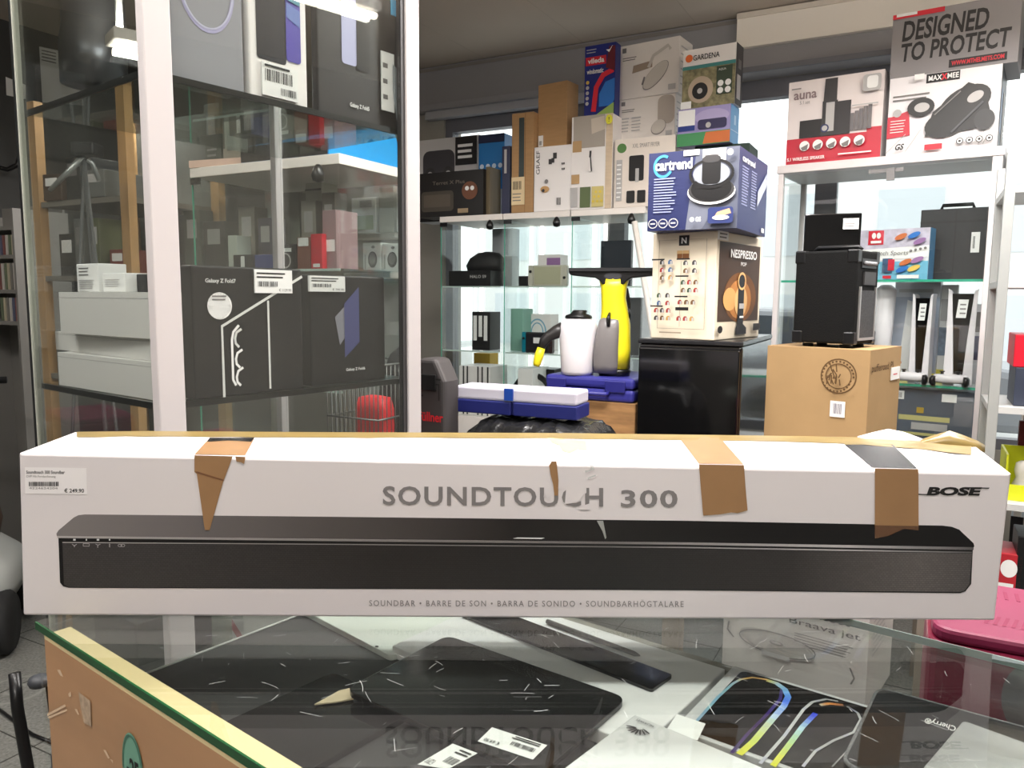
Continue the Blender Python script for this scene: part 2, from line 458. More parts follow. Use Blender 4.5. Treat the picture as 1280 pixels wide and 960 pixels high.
# ------------------------------------------------------------------ glass counter (its own skewed axes)
GZ = 0.95
Pa, Pb = PZ(44, 777, GZ), PZ(330, 960, GZ)
CA = math.atan2(Pb.y - Pa.y, Pb.x - Pa.x)                 # along the counter, towards the camera
U2 = Vector((math.cos(CA), math.sin(CA), 0)); V2 = Vector((-math.sin(CA), math.cos(CA), 0))
C0 = Vector((Pa.x, Pa.y, 0))
CWID = (PZ(1180, 803, GZ) - Pa).dot(V2); CLEN = 1.75; SHZ = 0.85
def cu_local(p): q = Vector(p) - C0; return q.dot(U2), q.dot(V2)
m_beech = M('beech_panel', (178, 136, 98), 0.32, mot=0.10, scale=3, stretch=(1, 1, 5), coat=0.15)
m_cream = M('cream_edge', (216, 196, 150), 0.5)
m_topglass = glassmat('counter_glass', (0.91, 0.935, 0.92), 0.05)
counter = empty('glass_counter', C0, CA)
tag(counter, 'glass topped shop counter with beech side panel and green glass edge, in front', 'counter')
g = MB(); g.box(0, CLEN, 0.0015, CWID, GZ - 0.008, GZ, m_topglass); g.build('glass_top', counter)
g = MB(); g.box(0, CLEN, -0.0005, 0.0014, GZ - 0.0082, GZ - 0.0002, M('emerald_glass_edge', (14, 74, 36), 0.25, spec=0.5)); g.build('glass_edge', counter)
g = MB(); g.box(0, CLEN, CWID, CWID + 0.0015, GZ - 0.0082, GZ - 0.0002, M('pale_glass_edge', (150, 168, 162), 0.2, spec=0.7)); g.build('glass_edge', counter)
# surface scratches of the worn top
g = MB(); m_scr = M('scratch', (190, 194, 192), 0.6); rg = random.Random(5)
for k in range(260):
    x, y, a = rg.uniform(0.04, 0.9), rg.uniform(0.05, CWID - 0.03), rg.uniform(0, 6.28); l = rg.uniform(0.002, 0.022); cv = rg.uniform(-0.5, 0.5); wd = rg.uniform(0.00007, 0.00018)
    pts = []
    for j in range(6):
        pts.append((x, y)); x += math.cos(a) * l / 5; y += math.sin(a) * l / 5; a += cv / 5
    for (p, q) in zip(pts, pts[1:]):
        nx, ny = -(q[1] - p[1]), q[0] - p[0]; n = math.hypot(nx, ny); nx, ny = nx / n * wd, ny / n * wd
        g.add([(p[0] + nx, p[1] + ny, GZ + 0.0002), (p[0] - nx, p[1] - ny, GZ + 0.0002), (q[0] - nx, q[1] - ny, GZ + 0.0002), (q[0] + nx, q[1] + ny, GZ + 0.0002)], [(0, 1, 2, 3)], m_scr)
g.build('scratches', counter)['kind'] = 'stuff'
PT = 0.026
g = MB(); g.box(0.022, CLEN, 0.0, PT, 0.0, GZ - 0.013, m_beech); g.box(0.022, CLEN, 0.0, PT, GZ - 0.013, GZ - 0.0085, m_cream)
sp = g.build('side_panel', counter)
# torn sticker residue, scuffs and a green sticker on the panel (facing -y in the counter's axes)
m_res = M('sticker_residue', (178, 156, 132), 0.7, mot=0.2, scale=160); m_scuff = M('scuff', (214, 188, 158), 0.8)
def panel_uv(px, py):
    d = ray(px, py); A = C0; n = V2
    t = (A - CP).dot(n) / d.dot(n); p = CP + d * t; return (p - C0).dot(U2), p.z
def on_panel(mb, pts, m, off):
    vs = []
    for px, py in pts:
        u, z = panel_uv(px, py); vs.append((u, -off, z))
    mb.add(vs, [tuple(range(len(vs)))], m)
g = MB(); on_panel(g, [(99, 864), (114, 876), (115, 908), (106, 903), (102, 884)], m_res, 0.0008); g.build('torn_label', counter)
g = MB()
for pts in ([(72, 837), (76, 837), (80, 846), (76, 844)], [(86, 867), (89, 864), (90, 870), (87, 871)], [(130, 937), (133, 937), (138, 947), (136, 948)], [(138, 948), (142, 950), (142, 954)],
            [(60, 892), (82, 880), (83, 883), (60, 895)], [(60, 896), (84, 886), (85, 888), (62, 898)], [(94, 886), (97, 886), (100, 893), (98, 893)]):
    on_panel(g, pts, m_scuff, 0.0006)
g.build('scuff_marks', counter)['kind'] = 'stuff'
cu, cz = panel_uv(167, 962)
g = MB(); F_ = Fr(g, (cu - 0.02, -0.0006, cz - 0.036), (1, 0, 0), (0, 0, 1), 0.04, 0.072, 0.0003)
F_.ell(0.5, 0.5, 0.5, 0.5, M('teal_sticker', (110, 160, 138), 0.4)); F_.ring(0.5, 0.5, 0.45, 0.46, 0.06, M('sticker_ring', (62, 110, 90), 0.4)); F_.text('-25', 0.25, 0.38, 0.82, 0.66, INK, 0.03)
g.build('round_sticker', counter)
g = MB(); g.box(0.0, 0.006, 0.002, CWID, 0.70, GZ - 0.0085, GLASS); g.build('end_pane', counter)
g = MB(); g.box(0.0, 0.0225, 0.0, 0.018, 0.0, 0.735, m_beech); g.build('corner_post', counter, bevel=0.004)
g = MB(); g.tube([(0.014, 0.010, 0.735), (0.014, 0.010, 0.80)], 0.008, M('steel_tube', (120, 122, 124), 0.3, metal=0.8)); g.build('corner_tube', counter)
g = MB(); g.box(0.01, CLEN, CWID - 0.008, CWID - 0.002, 0.30, GZ - 0.0085, GLASS); g.build('front_pane', counter)
m_shelf = M('dark_shelf_board', (58, 58, 58), 0.5, mot=0.1, scale=20)
SHW = CWID - 0.03
g = MB(); g.box(0.012, CLEN, PT, SHW, SHZ - 0.012, SHZ, m_shelf); g.box(0.008, 0.012, PT, SHW, SHZ - 0.013, SHZ + 0.001, M('shelf_trim', (216, 218, 214), 0.3))
g.box(0.012, CLEN, SHW, SHW + 0.014, SHZ - 0.014, SHZ + 0.012, M('shelf_lip', (128, 126, 116), 0.4)); g.build('inner_shelf', counter)
g = MB(); g.box(0.0225, CLEN, PT, CWID, 0.04, 0.30, M('counter_base', (90, 74, 58), 0.5)); g.build('base', counter)

# ------------------------------------------------------------------ tall glass showcase on the left
VC = ATX(193, 1.13, 1.3); VC.z = 0
VA = CA + R(90)
VX = Vector((math.cos(VA), math.sin(VA), 0)); VY = Vector((-math.sin(VA), math.cos(VA), 0))
vx = lambda px, off, z: online(px, VC + VY * off, VX, z)      # along the right-hand pane
vy = lambda px, off, z: online(px, VC + VX * off, VY, z)      # along the left-hand pane
VW = (vx(526, 0, 1.3) - VC).dot(VX); VD = (vy(36, 0, 1.2) - VC).dot(VY); VH = 1.98
ZU = PY(216, 86, 1.15).z; ZL = PY(204, 505, 1.15).z
case = empty('glass_showcase', VC, VA)
tag(case, 'tall glass showcase with white corner posts, full of phone boxes, left of the counter', 'showcase')
def post(x0, x1, y0, y1, m, nm='post'):
    g = MB(); g.box(x0, x1, y0, y1, 0.0, VH, m); return g.build(nm, case, bevel=0.002)
m_pg = M('post_grey_side', (150, 148, 146), 0.45)
post(0.0, 0.042, 0.0, 0.02, WHITE_ALU); post(VW - 0.036, VW, 0, 0.02, WHITE_ALU); post(0, 0.01, VD - 0.012, VD, M('black_edge', (30, 31, 31), 0.3)); post(VW - 0.02, VW, VD - 0.02, VD, WHITE_ALU)
g = MB(); g.box(0.0, 0.010, VD - 0.018, VD - 0.013, 0, VH, M('pale_seal', (170, 172, 160), 0.4)); g.build('door_seal', case)
g = MB(); g.box(VW - 0.046, VW - 0.0365, 0.004, 0.016, 0.2, VH, DGREY); g.build('door_seal', case)
m_vg = glassmat('showcase_glass', (0.94, 0.955, 0.945), 0.075)
g = MB(); g.box(0.042, VW - 0.047, 0.006, 0.012, 0.30, VH - 0.04, m_vg); g.build('glass_door', case)
g = MB(); g.box(0.002, 0.008, 0.0205, VD - 0.019, 0.30, VH - 0.04, m_vg); g.build('glass_side', case)
g = MB(); g.box(VW - 0.008, VW - 0.002, 0.021, VD - 0.021, 0.30, VH - 0.04, m_vg); g.build('glass_side', case)
g = MB(); g.box(0.01, VW - 0.02, VD - 0.008, VD - 0.003, 0.30, VH - 0.04, m_vg); g.build('glass_back', case)
m_vs = glassmat('smoked_shelf_glass', (0.74, 0.78, 0.76), 0.05); m_bt = M('black_shelf_edge', (26, 27, 26), 0.35)
for z in (ZU, ZL, 0.62):
    g = MB(); g.box(0.014, VW - 0.012, 0.022, VD - 0.022, z - 0.007, z, m_vs); sh = g.build('glass_shelf', case)
    g = MB(); g.box(0.012, VW - 0.012, 0.017, 0.0215, z - 0.010, z, m_bt); g.box(0.0095, 0.0135, 0.022, VD - 0.022, z - 0.010, z, m_bt); g.build('shelf_edge', sh)
g = MB(); g.box(0.043, VW - 0.037, 0.001, VD - 0.021, 0.0, 0.29, M('case_base', (70, 70, 70), 0.5)); g.build('base', case)
g = MB(); g.box(0.0, VW, 0.0, VD, VH + 0.0005, VH + 0.03, WHITE_ALU); g.build('top', case)

# lamps: one mirrored in the showcase pane, the rest unseen, placed for their light
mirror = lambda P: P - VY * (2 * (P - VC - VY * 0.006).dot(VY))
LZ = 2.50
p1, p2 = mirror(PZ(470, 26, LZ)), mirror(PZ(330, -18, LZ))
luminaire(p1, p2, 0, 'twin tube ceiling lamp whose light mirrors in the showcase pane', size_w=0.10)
for x, y, k, lb in ((-0.45, 0.50, 0.72, 'twin tube ceiling lamp above the counter, on the left'), (0.85, 0.50, 0.72, 'twin tube ceiling lamp above the counter, on the right'),
                    (-0.5, -1.3, 1.15, 'unseen twin tube ceiling lamp added behind the viewer, lighting the beech panel'), (0.2, 1.75, 1.7, 'twin tube ceiling lamp hanging above the middle of the shop'),  # lamp behind the viewer is added to light the beech panel
                    (1.5, 2.05, 1.5, 'twin tube ceiling lamp hanging above the right side of the shop'), (-1.7, 0.95, 1.1, 'unseen twin tube ceiling lamp added to light the left aisle floor')):  # left aisle lamp is added to brighten the dark floor
    lz = 2.36 if y > 1.5 else LZ
    luminaire(Vector((x - 0.55, y, lz)), Vector((x + 0.55, y, lz)), LAMP_W * k, lb)
# ------------------------------------------------------------------ long soundbar carton lying across the counter
BL, BR = PZ(28.5, 769.5, GZ), PZ(1244, 776, GZ)
BD = (BR - BL).normalized(); BN = Vector((BD.y, -BD.x, 0))          # BN faces the viewer
def FPt(px, py, off=0.0):
    d = ray(px, py); A = BL + BN * off
    return CP + d * ((A - CP).dot(BN) / d.dot(BN))
TL, TR = FPt(23.5, 566.5), FPt(1264, 592)
YB = BL.y + 0.18
def front_y(px): return proj(TL + (TR - TL) * tcol(TL, TR - TL, px))[1]
BACKPX = [(94, 540), (180, 539), (420, 540.5), (700, 541.5), (900, 544), (1010, 545.5), (1080, 547), (1150, 551), (1218, 557)]
def back_pt(px):
    for (a, ya), (b, yb) in zip(BACKPX, BACKPX[1:]):
        if px <= b: break
    return PY(px, ya + (yb - ya) * (px - a) / (b - a), YB)
def TPt(px, py, off=0.0):
    A = TL + (TR - TL) * tcol(TL, TR - TL, px); B = back_pt(px) - A
    p = A + B * trow(A, B, py); n = (TR - TL).cross(B).normalized()
    return p + n * off
m_wbox = M('white_carton', (224, 218, 219), 0.5, mot=0.02, scale=5, bump=0.04)
m_inner = M('kraft_inner', (214, 186, 120), 0.75)
g = MB()
cols = [94, 180, 300, 420, 560, 700, 800, 900, 1010, 1080, 1150, 1218]
A = [TL + (TR - TL) * tcol(TL, TR - TL, x) for x in cols]; B = [back_pt(x) for x in cols]
lo = Vector((0, 0, 0)); BBL = BL - BN * 0.17; BBR = BR - BN * 0.17
vs = [BL, BR, BBR, BBL, TL, TR] + A + B; n = len(cols)
fs = [(0, 1, 5) + tuple(6 + k for k in range(n - 1, -1, -1)) + (4,), (3, 2, 1, 0), (4, 6, 6 + n), (5, 6 + n + n - 1, 6 + n - 1)]
for k in range(n - 1): fs.append((6 + k, 7 + k, 7 + k + n, 6 + k + n))
fs.append((0, 4, 6 + n, 3)); fs.append((1, 2, 6 + 2 * n - 1, 5))
fs.append((2, 3) + tuple(6 + n + k for k in range(n)))
g.add(vs, fs, m_wbox)
# the origin of the carton is at its base
sbx = g.build('soundbar_box', bevel=0.0025)
tag(sbx, 'long white cardboard box picturing a black soundbar, lying across the glass counter', 'box')

def ramp_print(name, stops, x0, x1, rough=0.4, weave=False, ygrad=None):
    m = M(name, (40, 40, 40), rough); nt = m.node_tree; b = nt.nodes['Principled BSDF']
    tc = nt.nodes.new('ShaderNodeTexCoord'); sx = nt.nodes.new('ShaderNodeSeparateXYZ'); mr = nt.nodes.new('ShaderNodeMapRange')
    mr.inputs[1].default_value = x0; mr.inputs[2].default_value = x1
    rp = nt.nodes.new('ShaderNodeValToRGB')
    E_ = rp.color_ramp.elements; E_[0].color = rgba(stops[0][1]); E_[1].color = rgba(stops[-1][1])
    for p, c in stops[1:-1]: E_.new(p).color = rgba(c)
    nt.links.new(tc.outputs['Object'], sx.inputs[0]); nt.links.new(sx.outputs[0], mr.inputs[0]); nt.links.new(mr.outputs[0], rp.inputs[0])
    last = rp.outputs[0]
    if weave:
        br = nt.nodes.new('ShaderNodeTexBrick'); mp = nt.nodes.new('ShaderNodeMapping'); mp.inputs['Rotation'].default_value = (R(90), 0, 0)
        br.inputs['Scale'].default_value = 130; br.inputs['Color1'].default_value = (1.12, 1.12, 1.12, 1); br.inputs['Color2'].default_value = (0.9, 0.9, 0.9, 1)
        br.inputs['Mortar'].default_value = (0.55, 0.55, 0.55, 1); br.inputs['Mortar Size'].default_value = 0.03; br.inputs['Row Height'].default_value = 0.3
        mx = nt.nodes.new('ShaderNodeMix'); mx.data_type = 'RGBA'; mx.blend_type = 'MULTIPLY'; mx.inputs[0].default_value = 0.8
        nt.links.new(tc.outputs['Object'], mp.inputs[0]); nt.links.new(mp.outputs[0], br.inputs[0])
        nt.links.new(last, mx.inputs[6]); nt.links.new(br.outputs[0], mx.inputs[7]); last = mx.outputs[2]
    nt.links.new(last, b.inputs['Base Color']); return m
LX, RXX = FPt(70, 690).x, FPt(1218, 690).x
m_ptop = ramp_print('printed_bar_top', [(0, (126, 121, 120)), (0.12, (112, 107, 107)), (0.3, (82, 77, 76)), (0.5, (28, 25, 25)), (0.75, (17, 15, 16)), (1, (18, 17, 18))], LX, RXX, 0.42)
m_pfront = ramp_print('printed_bar_grille', [(0, (62, 59, 58)), (0.1, (62, 59, 59)), (0.35, (36, 33, 32)), (0.6, (26, 24, 24)), (0.8, (50, 47, 46)), (0.94, (98, 93, 91)), (1, (84, 80, 79))], LX, RXX, 0.5, True)
m_pline = ramp_print('printed_bar_edge', [(0, (176, 172, 170)), (0.3, (140, 136, 134)), (0.6, (110, 106, 105)), (0.85, (190, 186, 186)), (1, (90, 88, 88))], LX, RXX, 0.4)
OFF = 0.00022
def fpoly(mb, pts, m, off=OFF): mb.add([FPt(x, y, off) for x, y in reversed(pts)], [tuple(range(len(pts)))], m)
def lerp_pts(a, b, n): return [(a[0] + (b[0] - a[0]) * k / n, a[1] + (b[1] - a[1]) * k / n) for k in range(n + 1)]
g = MB()
top_line = [(70.5, 667), (73, 663), (92, 647), (98, 644), (106, 643), (420, 646), (860, 651), (1178, 657), (1190, 658.5), (1199, 662), (1217, 679), (1218, 683)]
bot_line = [(1216, 685), (860, 678), (420, 673.7), (71, 670)]
fpoly(g, top_line + bot_line, m_ptop)
fpoly(g, [(71, 670.3), (420, 674), (860, 678), (1217, 684), (1217, 687.5), (860, 681), (420, 676.5), (72, 672.5)], m_pline, OFF * 1.3)
fpoly(g, [(73, 672.5), (420, 676.5), (860, 681), (1216, 687.5), (1214, 730), (1207, 739), (1200, 741.5), (860, 738), (420, 736), (86, 734.8), (79, 733), (75, 728)], M('printed_black', (16, 15, 16), 0.45), OFF)
fpoly(g, [(78, 679), (420, 681.5), (860, 686), (1215, 692), (1212, 730), (1206, 738), (1200, 740), (860, 737), (420, 735), (86, 734), (80, 731)], m_pfront, OFF * 1.5)
fpoly(g, [(78, 677.5), (420, 679.8), (860, 683.6), (1215, 689.6), (1215, 691.4), (860, 685.2), (420, 681), (78, 678.6)], m_pline, OFF * 1.7)
m_glint = M('printed_white', (225, 225, 225), 0.4)
for x, w in ((93, 3), (108, 1.6), (122.5, 3), (137, 1.6)): fpoly(g, [(x - w / 2, 673.6), (x + w / 2, 673.6), (x + w / 2, 675.8), (x - w / 2, 675.8)], m_glint, OFF * 2)
m_icon = M('printed_icon_grey', (170, 168, 168), 0.4)
def fline(mb, pts, wd, m, off=OFF * 2):
    for (a, b) in zip(pts, pts[1:]):
        dx, dy = b[0] - a[0], b[1] - a[1]; l = math.hypot(dx, dy) or 1; nx, ny = -dy / l * wd / 2, dx / l * wd / 2
        fpoly(mb, [(a[0] + nx, a[1] + ny), (b[0] + nx, b[1] + ny), (b[0] - nx, b[1] - ny), (a[0] - nx, a[1] - ny)], m, off)
fline(g, [(90, 680), (93, 682.5), (96, 680)], 0.8, m_icon); fline(g, [(93, 681), (93, 684)], 0.9, m_icon)
fline(g, [(104, 679.5), (104, 682.6), (111.5, 682.8), (111.5, 679.7), (104, 679.5)], 0.7, m_icon)
fline(g, [(119.5, 680), (122.5, 681.5), (125.5, 680)], 0.8, m_icon); fline(g, [(122.5, 681), (122, 684.5)], 0.9, m_icon)
fline(g, [(137, 679.6), (137, 684)], 1.0, m_icon)
for cx in (150, 153.5): fline(g, [(cx + 2.6 * math.cos(k * 0.785), 681.8 + 1.7 * math.sin(k * 0.785)) for k in range(9)], 0.6, m_icon)
fpoly(g, [(647, 671.8), (681, 672.2), (677, 673.8), (641, 673.2)], m_glint, OFF * 2)
g.build('printed_soundbar', sbx)

def ftext(mb, s, x0, y0, x1, y1, m, bold=0.0, sl=0.0062, shear=0.0, spacing=1.0, off=OFF * 1.5):
    v, f = text_polys(s, bold, spacing)
    mb.add([FPt(x0 + (x1 - x0) * a + shear * (y1 - y0) * b, y1 + (y0 - y1) * b + sl * (x1 - x0) * a, off) for a, b in v], f, m)
m_title = M('title_grey', (128, 124, 124), 0.42)
g = MB()
ftext(g, 'SOUNDTOUCH', 478.5, 607.5, 754, 631.5, m_title, 0.022, 0.008, spacing=1.12); ftext(g, '300', 776, 612.3, 847, 634.3, m_title, 0.024, 0.006, spacing=1.12)
g.build('title_lettering', sbx)
g = MB()
# paper torn off by old tape takes away most of the C and the top of the U
fpoly(g, [(708, 606), (733, 607), (733, 616), (729, 619), (724, 627), (716, 629), (706, 630)], m_wbox, OFF * 2.2)
fpoly(g, [(681, 608), (686, 608), (685, 614), (688, 620), (684, 625), (682, 618), (679.5, 622)], m_wbox, OFF * 2.2)
fpoly(g, [(698.5, 606), (702, 607), (700.5, 612), (697.5, 611)], m_wbox, OFF * 2.3)
fpoly(g, [(724, 633.4), (738, 629), (738, 637), (724, 637)], m_wbox, OFF * 2.3)
g.build('torn_paper', sbx)
g = MB()
ftext(g, 'BOSE', 1158, 608.6, 1224, 619.4, INK, 0.05, 0.004, shear=0.35)
fpoly(g, [(1146, 617.2), (1162, 617.6), (1162, 619), (1145.4, 618.6)], INK, OFF * 1.6); fpoly(g, [(1206, 608.8), (1237, 609.6), (1236, 611), (1206, 610.4)], INK, OFF * 1.6)
g.build('logo', sbx)
g = MB(); ftext(g, 'SOUNDBAR • BARRE DE SON • BARRA DE SONIDO • SOUNDBARHÖGTALARE', 461.5, 748.6, 854.5, 757.6, m_title, 0.004, 0.003, spacing=1.25); g.build('caption_lettering', sbx)
g = MB()
fpoly(g, [(31, 584), (108, 585), (109, 618), (31.5, 617)], M('label_film', (240, 236, 236), 0.3), OFF)
ftext(g, 'Soundtouch 300 Soundbar', 32.8, 588, 81, 592.2, INK, 0.015); ftext(g, 'OVP Mit Fernbedienung', 32.8, 594, 69.5, 597.6, GREY_INK)
rg = random.Random(2); x = 36.0
while x < 73:
    w = rg.choice((0.7, 1.0, 1.5)); fpoly(g, [(x, 602.2), (x + w, 602.2), (x + w, 607.8), (x, 607.8)], INK, OFF * 2); x += w + rg.choice((0.6, 0.9))
ftext(g, '4224624204', 36.5, 609, 72, 611.4, GREY_INK); ftext(g, '€ 249.90', 80.2, 610.6, 105, 615.8, INK, 0.02, 0.004)
g.build('price_label', sbx)['label'] = 'clear price sticker with barcode'

m_tape = M('brown_packing_tape', (156, 120, 84), 0.3, mot=0.05, scale=30, spec=0.5)
m_tape_t = M('translucent_brown_tape', (128, 92, 66), 0.3, alpha=0.62)
m_tape_b = M('black_tape', (30, 29, 30), 0.25, mot=0.4, scale=90)
m_tape_y = M('yellowed_clear_tape', (136, 116, 68), 0.3, mot=0.12, scale=18, stretch=(1, 4, 1))
m_clear = glassmat('glint_tape_scrap', (0.95, 0.95, 0.95), 0.12, 0.45)
TO = 0.0006
def tpoly(mb, pts, m, off=TO): mb.add([TPt(x, y, off) for x, y in reversed(pts)], [tuple(range(len(pts)))], m)
def tape(nm, front, top, mats=(None, None), extra=None, label=None):
    mb = MB()
    if front: fpoly(mb, front, mats[0] or m_tape, TO)
    if top: tpoly(mb, top, mats[1] or m_tape)
    if extra: extra(mb)
    o = mb.build(nm, sbx)
    if label: o['label'] = label
    return o
# long yellowed strip closing the rear flap
g = MB()
xs = [96 + (1214 - 96) * k / 40 for k in range(41)]; rg = random.Random(8); up = []; dn = []
for x in xs:
    yb = proj(back_pt(x))[1]; up.append(TPt(x, yb + 0.3, TO)); dn.append(TPt(x, yb + 7.2 + 2.6 * (x > 980) * (x - 980) / 120 + rg.uniform(-0.35, 0.35), TO))
g.add(up + dn, [(41 + k, 42 + k, k + 1, k) for k in range(40)], m_tape_y)
g.build('packing_tape', sbx)['label'] = 'yellowed clear tape along the rear edge'
def ex1(mb):
    fpoly(mb, [(294, 570.4), (307, 571), (305, 580), (301, 577.6), (295.5, 577)], m_tape, TO)
    tpoly(mb, [(262, 548), (318, 548), (314, 553), (285, 551.5), (259, 553)], m_tape_b, TO * 1.6)
    fpoly(mb, [(243.5, 589.5), (246, 591.5), (279.5, 601.5), (279.8, 599.6), (247, 589.4)], M('tape_fold', (118, 80, 54), 0.5), TO * 1.3)
tape('packing_tape', [(243, 569), (291, 570.2), (284, 589), (279, 602), (262, 662.5), (256, 662.5), (246, 592.5), (243, 590)], [(261, 549), (318, 548.5), (306.5, 569.6), (243, 568.6)], extra=ex1, label='brown tape torn to a long point')
tape('packing_tape', [(689.5, 576.6), (695.6, 576.6), (697, 590), (698, 600), (697.6, 619.5), (693, 619.5), (691.5, 606), (688, 593), (686.4, 582)], None, label='narrow brown tape sliver')
tape('packing_tape', [(873.7, 580.4), (930, 581.4), (932, 610), (934.5, 638), (922, 641.5), (914, 640.6), (900, 643), (879, 644.5), (876, 610)], [(848, 546.5), (899, 546.5), (929.6, 581), (873.4, 580)], label='wide brown tape strip')
tape('packing_tape', [(1093.5, 585.4), (1148, 586.4), (1148.3, 657.6), (1093.5, 656.6)], [(1056, 556.5), (1116, 556.5), (1146.5, 586), (1090, 584.6)], (None, m_tape_b),
     lambda mb: (fpoly(mb, [(1093.5, 656.7), (1148.3, 657.7), (1148.5, 663), (1130, 661), (1110, 670), (1093.7, 673)], m_tape_t, TO), tpoly(mb, [(1050, 550), (1106, 550.5), (1115.5, 556.4), (1056, 556.4)], m_tape_y, TO * 1.3)),
     'brown and black tape at the right end')
g = MB(); tpoly(g, [(684, 547.5), (700, 549), (732, 551), (734.5, 563), (722, 562), (712, 567), (703, 564), (699, 557), (690, 554)], M('beige_tape_scrap', (206, 180, 138), 0.4, mot=0.1, scale=60)); g.build('tape_scrap', sbx)
g = MB(); tpoly(g, [(633, 550.5), (652, 549.5), (661, 553), (655, 557.5), (638, 557)], LGREY); g.build('tape_scrap', sbx)
for pts in ([(727, 579), (741, 581), (743, 587), (732, 590.6), (731, 588.6), (740, 586), (738, 583)], [(734, 597), (744.5, 593.4), (745, 595.2), (735, 599)], [(746, 651), (754, 651), (758, 672), (756.4, 674), (753, 664)]):
    g = MB(); fpoly(g, pts, m_clear, TO); g.build('glint_scrap', sbx)  # pale slivers draw glints of clear tape, the last one a tear
# lifted flaps at the rear right corner
def sheet(name, parent, rows, m, th=0.0012):
    mb = MB(); nr, nc = len(rows), len(rows[0]); vs = [p for r in rows for p in r]
    mb.add(vs, [(i * nc + j, i * nc + j + 1, (i + 1) * nc + j + 1, (i + 1) * nc + j) for i in range(nr - 1) for j in range(nc - 1)], m, True)
    o = mb.build(name, parent); s = o.modifiers.new('thickness', 'SOLIDIFY'); s.thickness = th; s.offset = 0; return o
lift = [(1148, 551.5, 551), (1166, 553, 544.5), (1187, 554.5, 538.5), (1206, 556, 545), (1222, 557.5, 551.5), (1231, 561, 557)]
sheet('lifted_flap', sbx, [[PY(x, a + 4, YB - 0.014) for x, a, b in lift], [PY(x, (a + b) / 2 + 1, YB - 0.004) for x, a, b in lift], [PY(x, b, YB + 0.004) for x, a, b in lift]], m_tape_y)
lift = [(1072, 548, 546), (1090, 549, 541), (1110, 550, 536.5), (1130, 551, 540.5), (1155, 552, 549.5)]
sheet('lifted_flap', sbx, [[PY(x, a + 3, YB - 0.012) for x, a, b in lift], [PY(x, (a + b) / 2 + 0.6, YB - 0.002) for x, a, b in lift], [PY(x, b, YB + 0.006) for x, a, b in lift]], m_wbox)

# ------------------------------------------------------------------ goods on the shelf inside the counter
def lc(px, py, z): return cu_local(PZ(px, py, z))
def rnd(pts, r, k=5):
    """round the corners of a plan outline"""
    out = []; n = len(pts); P = [Vector(p[:2]) for p in pts]
    for i in range(n):
        a, b, c = P[i - 1], P[i], P[(i + 1) % n]; u = (a - b).normalized(); v = (c - b).normalized()
        s = b + u * r; e = b + v * r
        for j in range(k + 1):
            t = j / k; out.append(tuple(s * (1 - t) ** 2 + b * 2 * t * (1 - t) + e * t * t))
    return out
def rect3(p0, pa, pb, z, la=None, lb=None):
    """plan rectangle from a corner pixel and two edge pixels on plane z (square corners kept)"""
    o = PZ(*p0, z).xy; a = PZ(*pa, z).xy - o; b = PZ(*pb, z).xy - o
    la = la or a.length; a.normalize(); b2 = Vector((-a.y, a.x)); b2 *= 1 if b2.dot(b) > 0 else -1
    lb = lb or abs(b.dot(b2)); return [tuple(o), tuple(o + a * la), tuple(o + a * la + b2 * lb), tuple(o + b2 * lb)]
def ccw(p): 
    s = sum(p[i - 1][0] * p[i][1] - p[i][0] * p[i - 1][1] for i in range(len(p))); return p if s > 0 else p[::-1]
def slab(name, pts, z0, z1, m, label, cat, group=None, bevel=0.0, draw=None):
    pts = ccw([tuple(p) for p in pts]); c = (sum(p[0] for p in pts) / len(pts), sum(p[1] for p in pts) / len(pts))
    mb = MB(); mb.prism([(p[0] - c[0], p[1] - c[1]) for p in pts], m, 'z', 0, z1 - z0)
    o = mb.build(name, None, (c[0], c[1], z0), bevel=bevel)
    return tag(o, label, cat, group)
def top_mesh(name, parent, z, polys):
    """print on the upper face, pixel outlines (z = height of that face)"""
    mb = MB(); L = parent.location
    for i, (pts, m) in enumerate(polys):
        q = ccw([tuple(PZ(x, y, z).xy) for x, y in pts]); mb.add([(x - L.x, y - L.y, z - L.z + 0.0004 + 0.00015 * i) for x, y in q], [tuple(range(len(q)))], m)
    return mb.build(name, parent)
def stroke(pts, wd, z):
    """pixel polyline to a band of real width on plane z, returned as plan quads"""
    P = [PZ(x, y, z).xy for x, y in pts]; out = []
    L = []; Q = []
    for i, p in enumerate(P):
        a = P[max(0, i - 1)]; b = P[min(len(P) - 1, i + 1)]; d = (b - a).normalized(); w = wd[i] if isinstance(wd, list) else wd
        L.append(p + Vector((-d.y, d.x)) * w / 2); Q.append(p - Vector((-d.y, d.x)) * w / 2)
    return [[L[i], L[i + 1], Q[i + 1], Q[i]] for i in range(len(P) - 1)]
m_scrn = M('black_glass_screen', (14, 15, 16), 0.12, spec=0.5)
m_pale = M('pale_tablet_back', (214, 218, 210), 0.4)
m_bx = M('white_box_top', (196, 196, 196), 0.4)
# pale tablet on the shelf
zt = SHZ + 0.008
tb = slab('tablet', rnd(rect3((489, 820), (399, 773), (569, 781), zt, 0.25, 0.17), 0.010), SHZ, zt, m_pale, 'pale tablet lying face down on the dark shelf inside the counter', 'tablet', 'tablets under the counter glass', 0.001)
top_mesh('camera_lens', tb, zt, [([(471 + 2.4 * math.cos(k * 0.7), 808.4 + 1.3 * math.sin(k * 0.7)) for k in range(9)], INK)])
# dark tablet at the beech panel
zt = SHZ + 0.009
d1 = rect3((417, 839), (300, 893), (445, 853), zt, 0.19, 0.135)
tb = slab('tablet', rnd(d1, 0.014), SHZ, zt, m_scrn, 'dark tablet lying nearest the beech side panel', 'tablet', 'tablets under the counter glass', 0.0012)
c_ = Vector(tb.location)
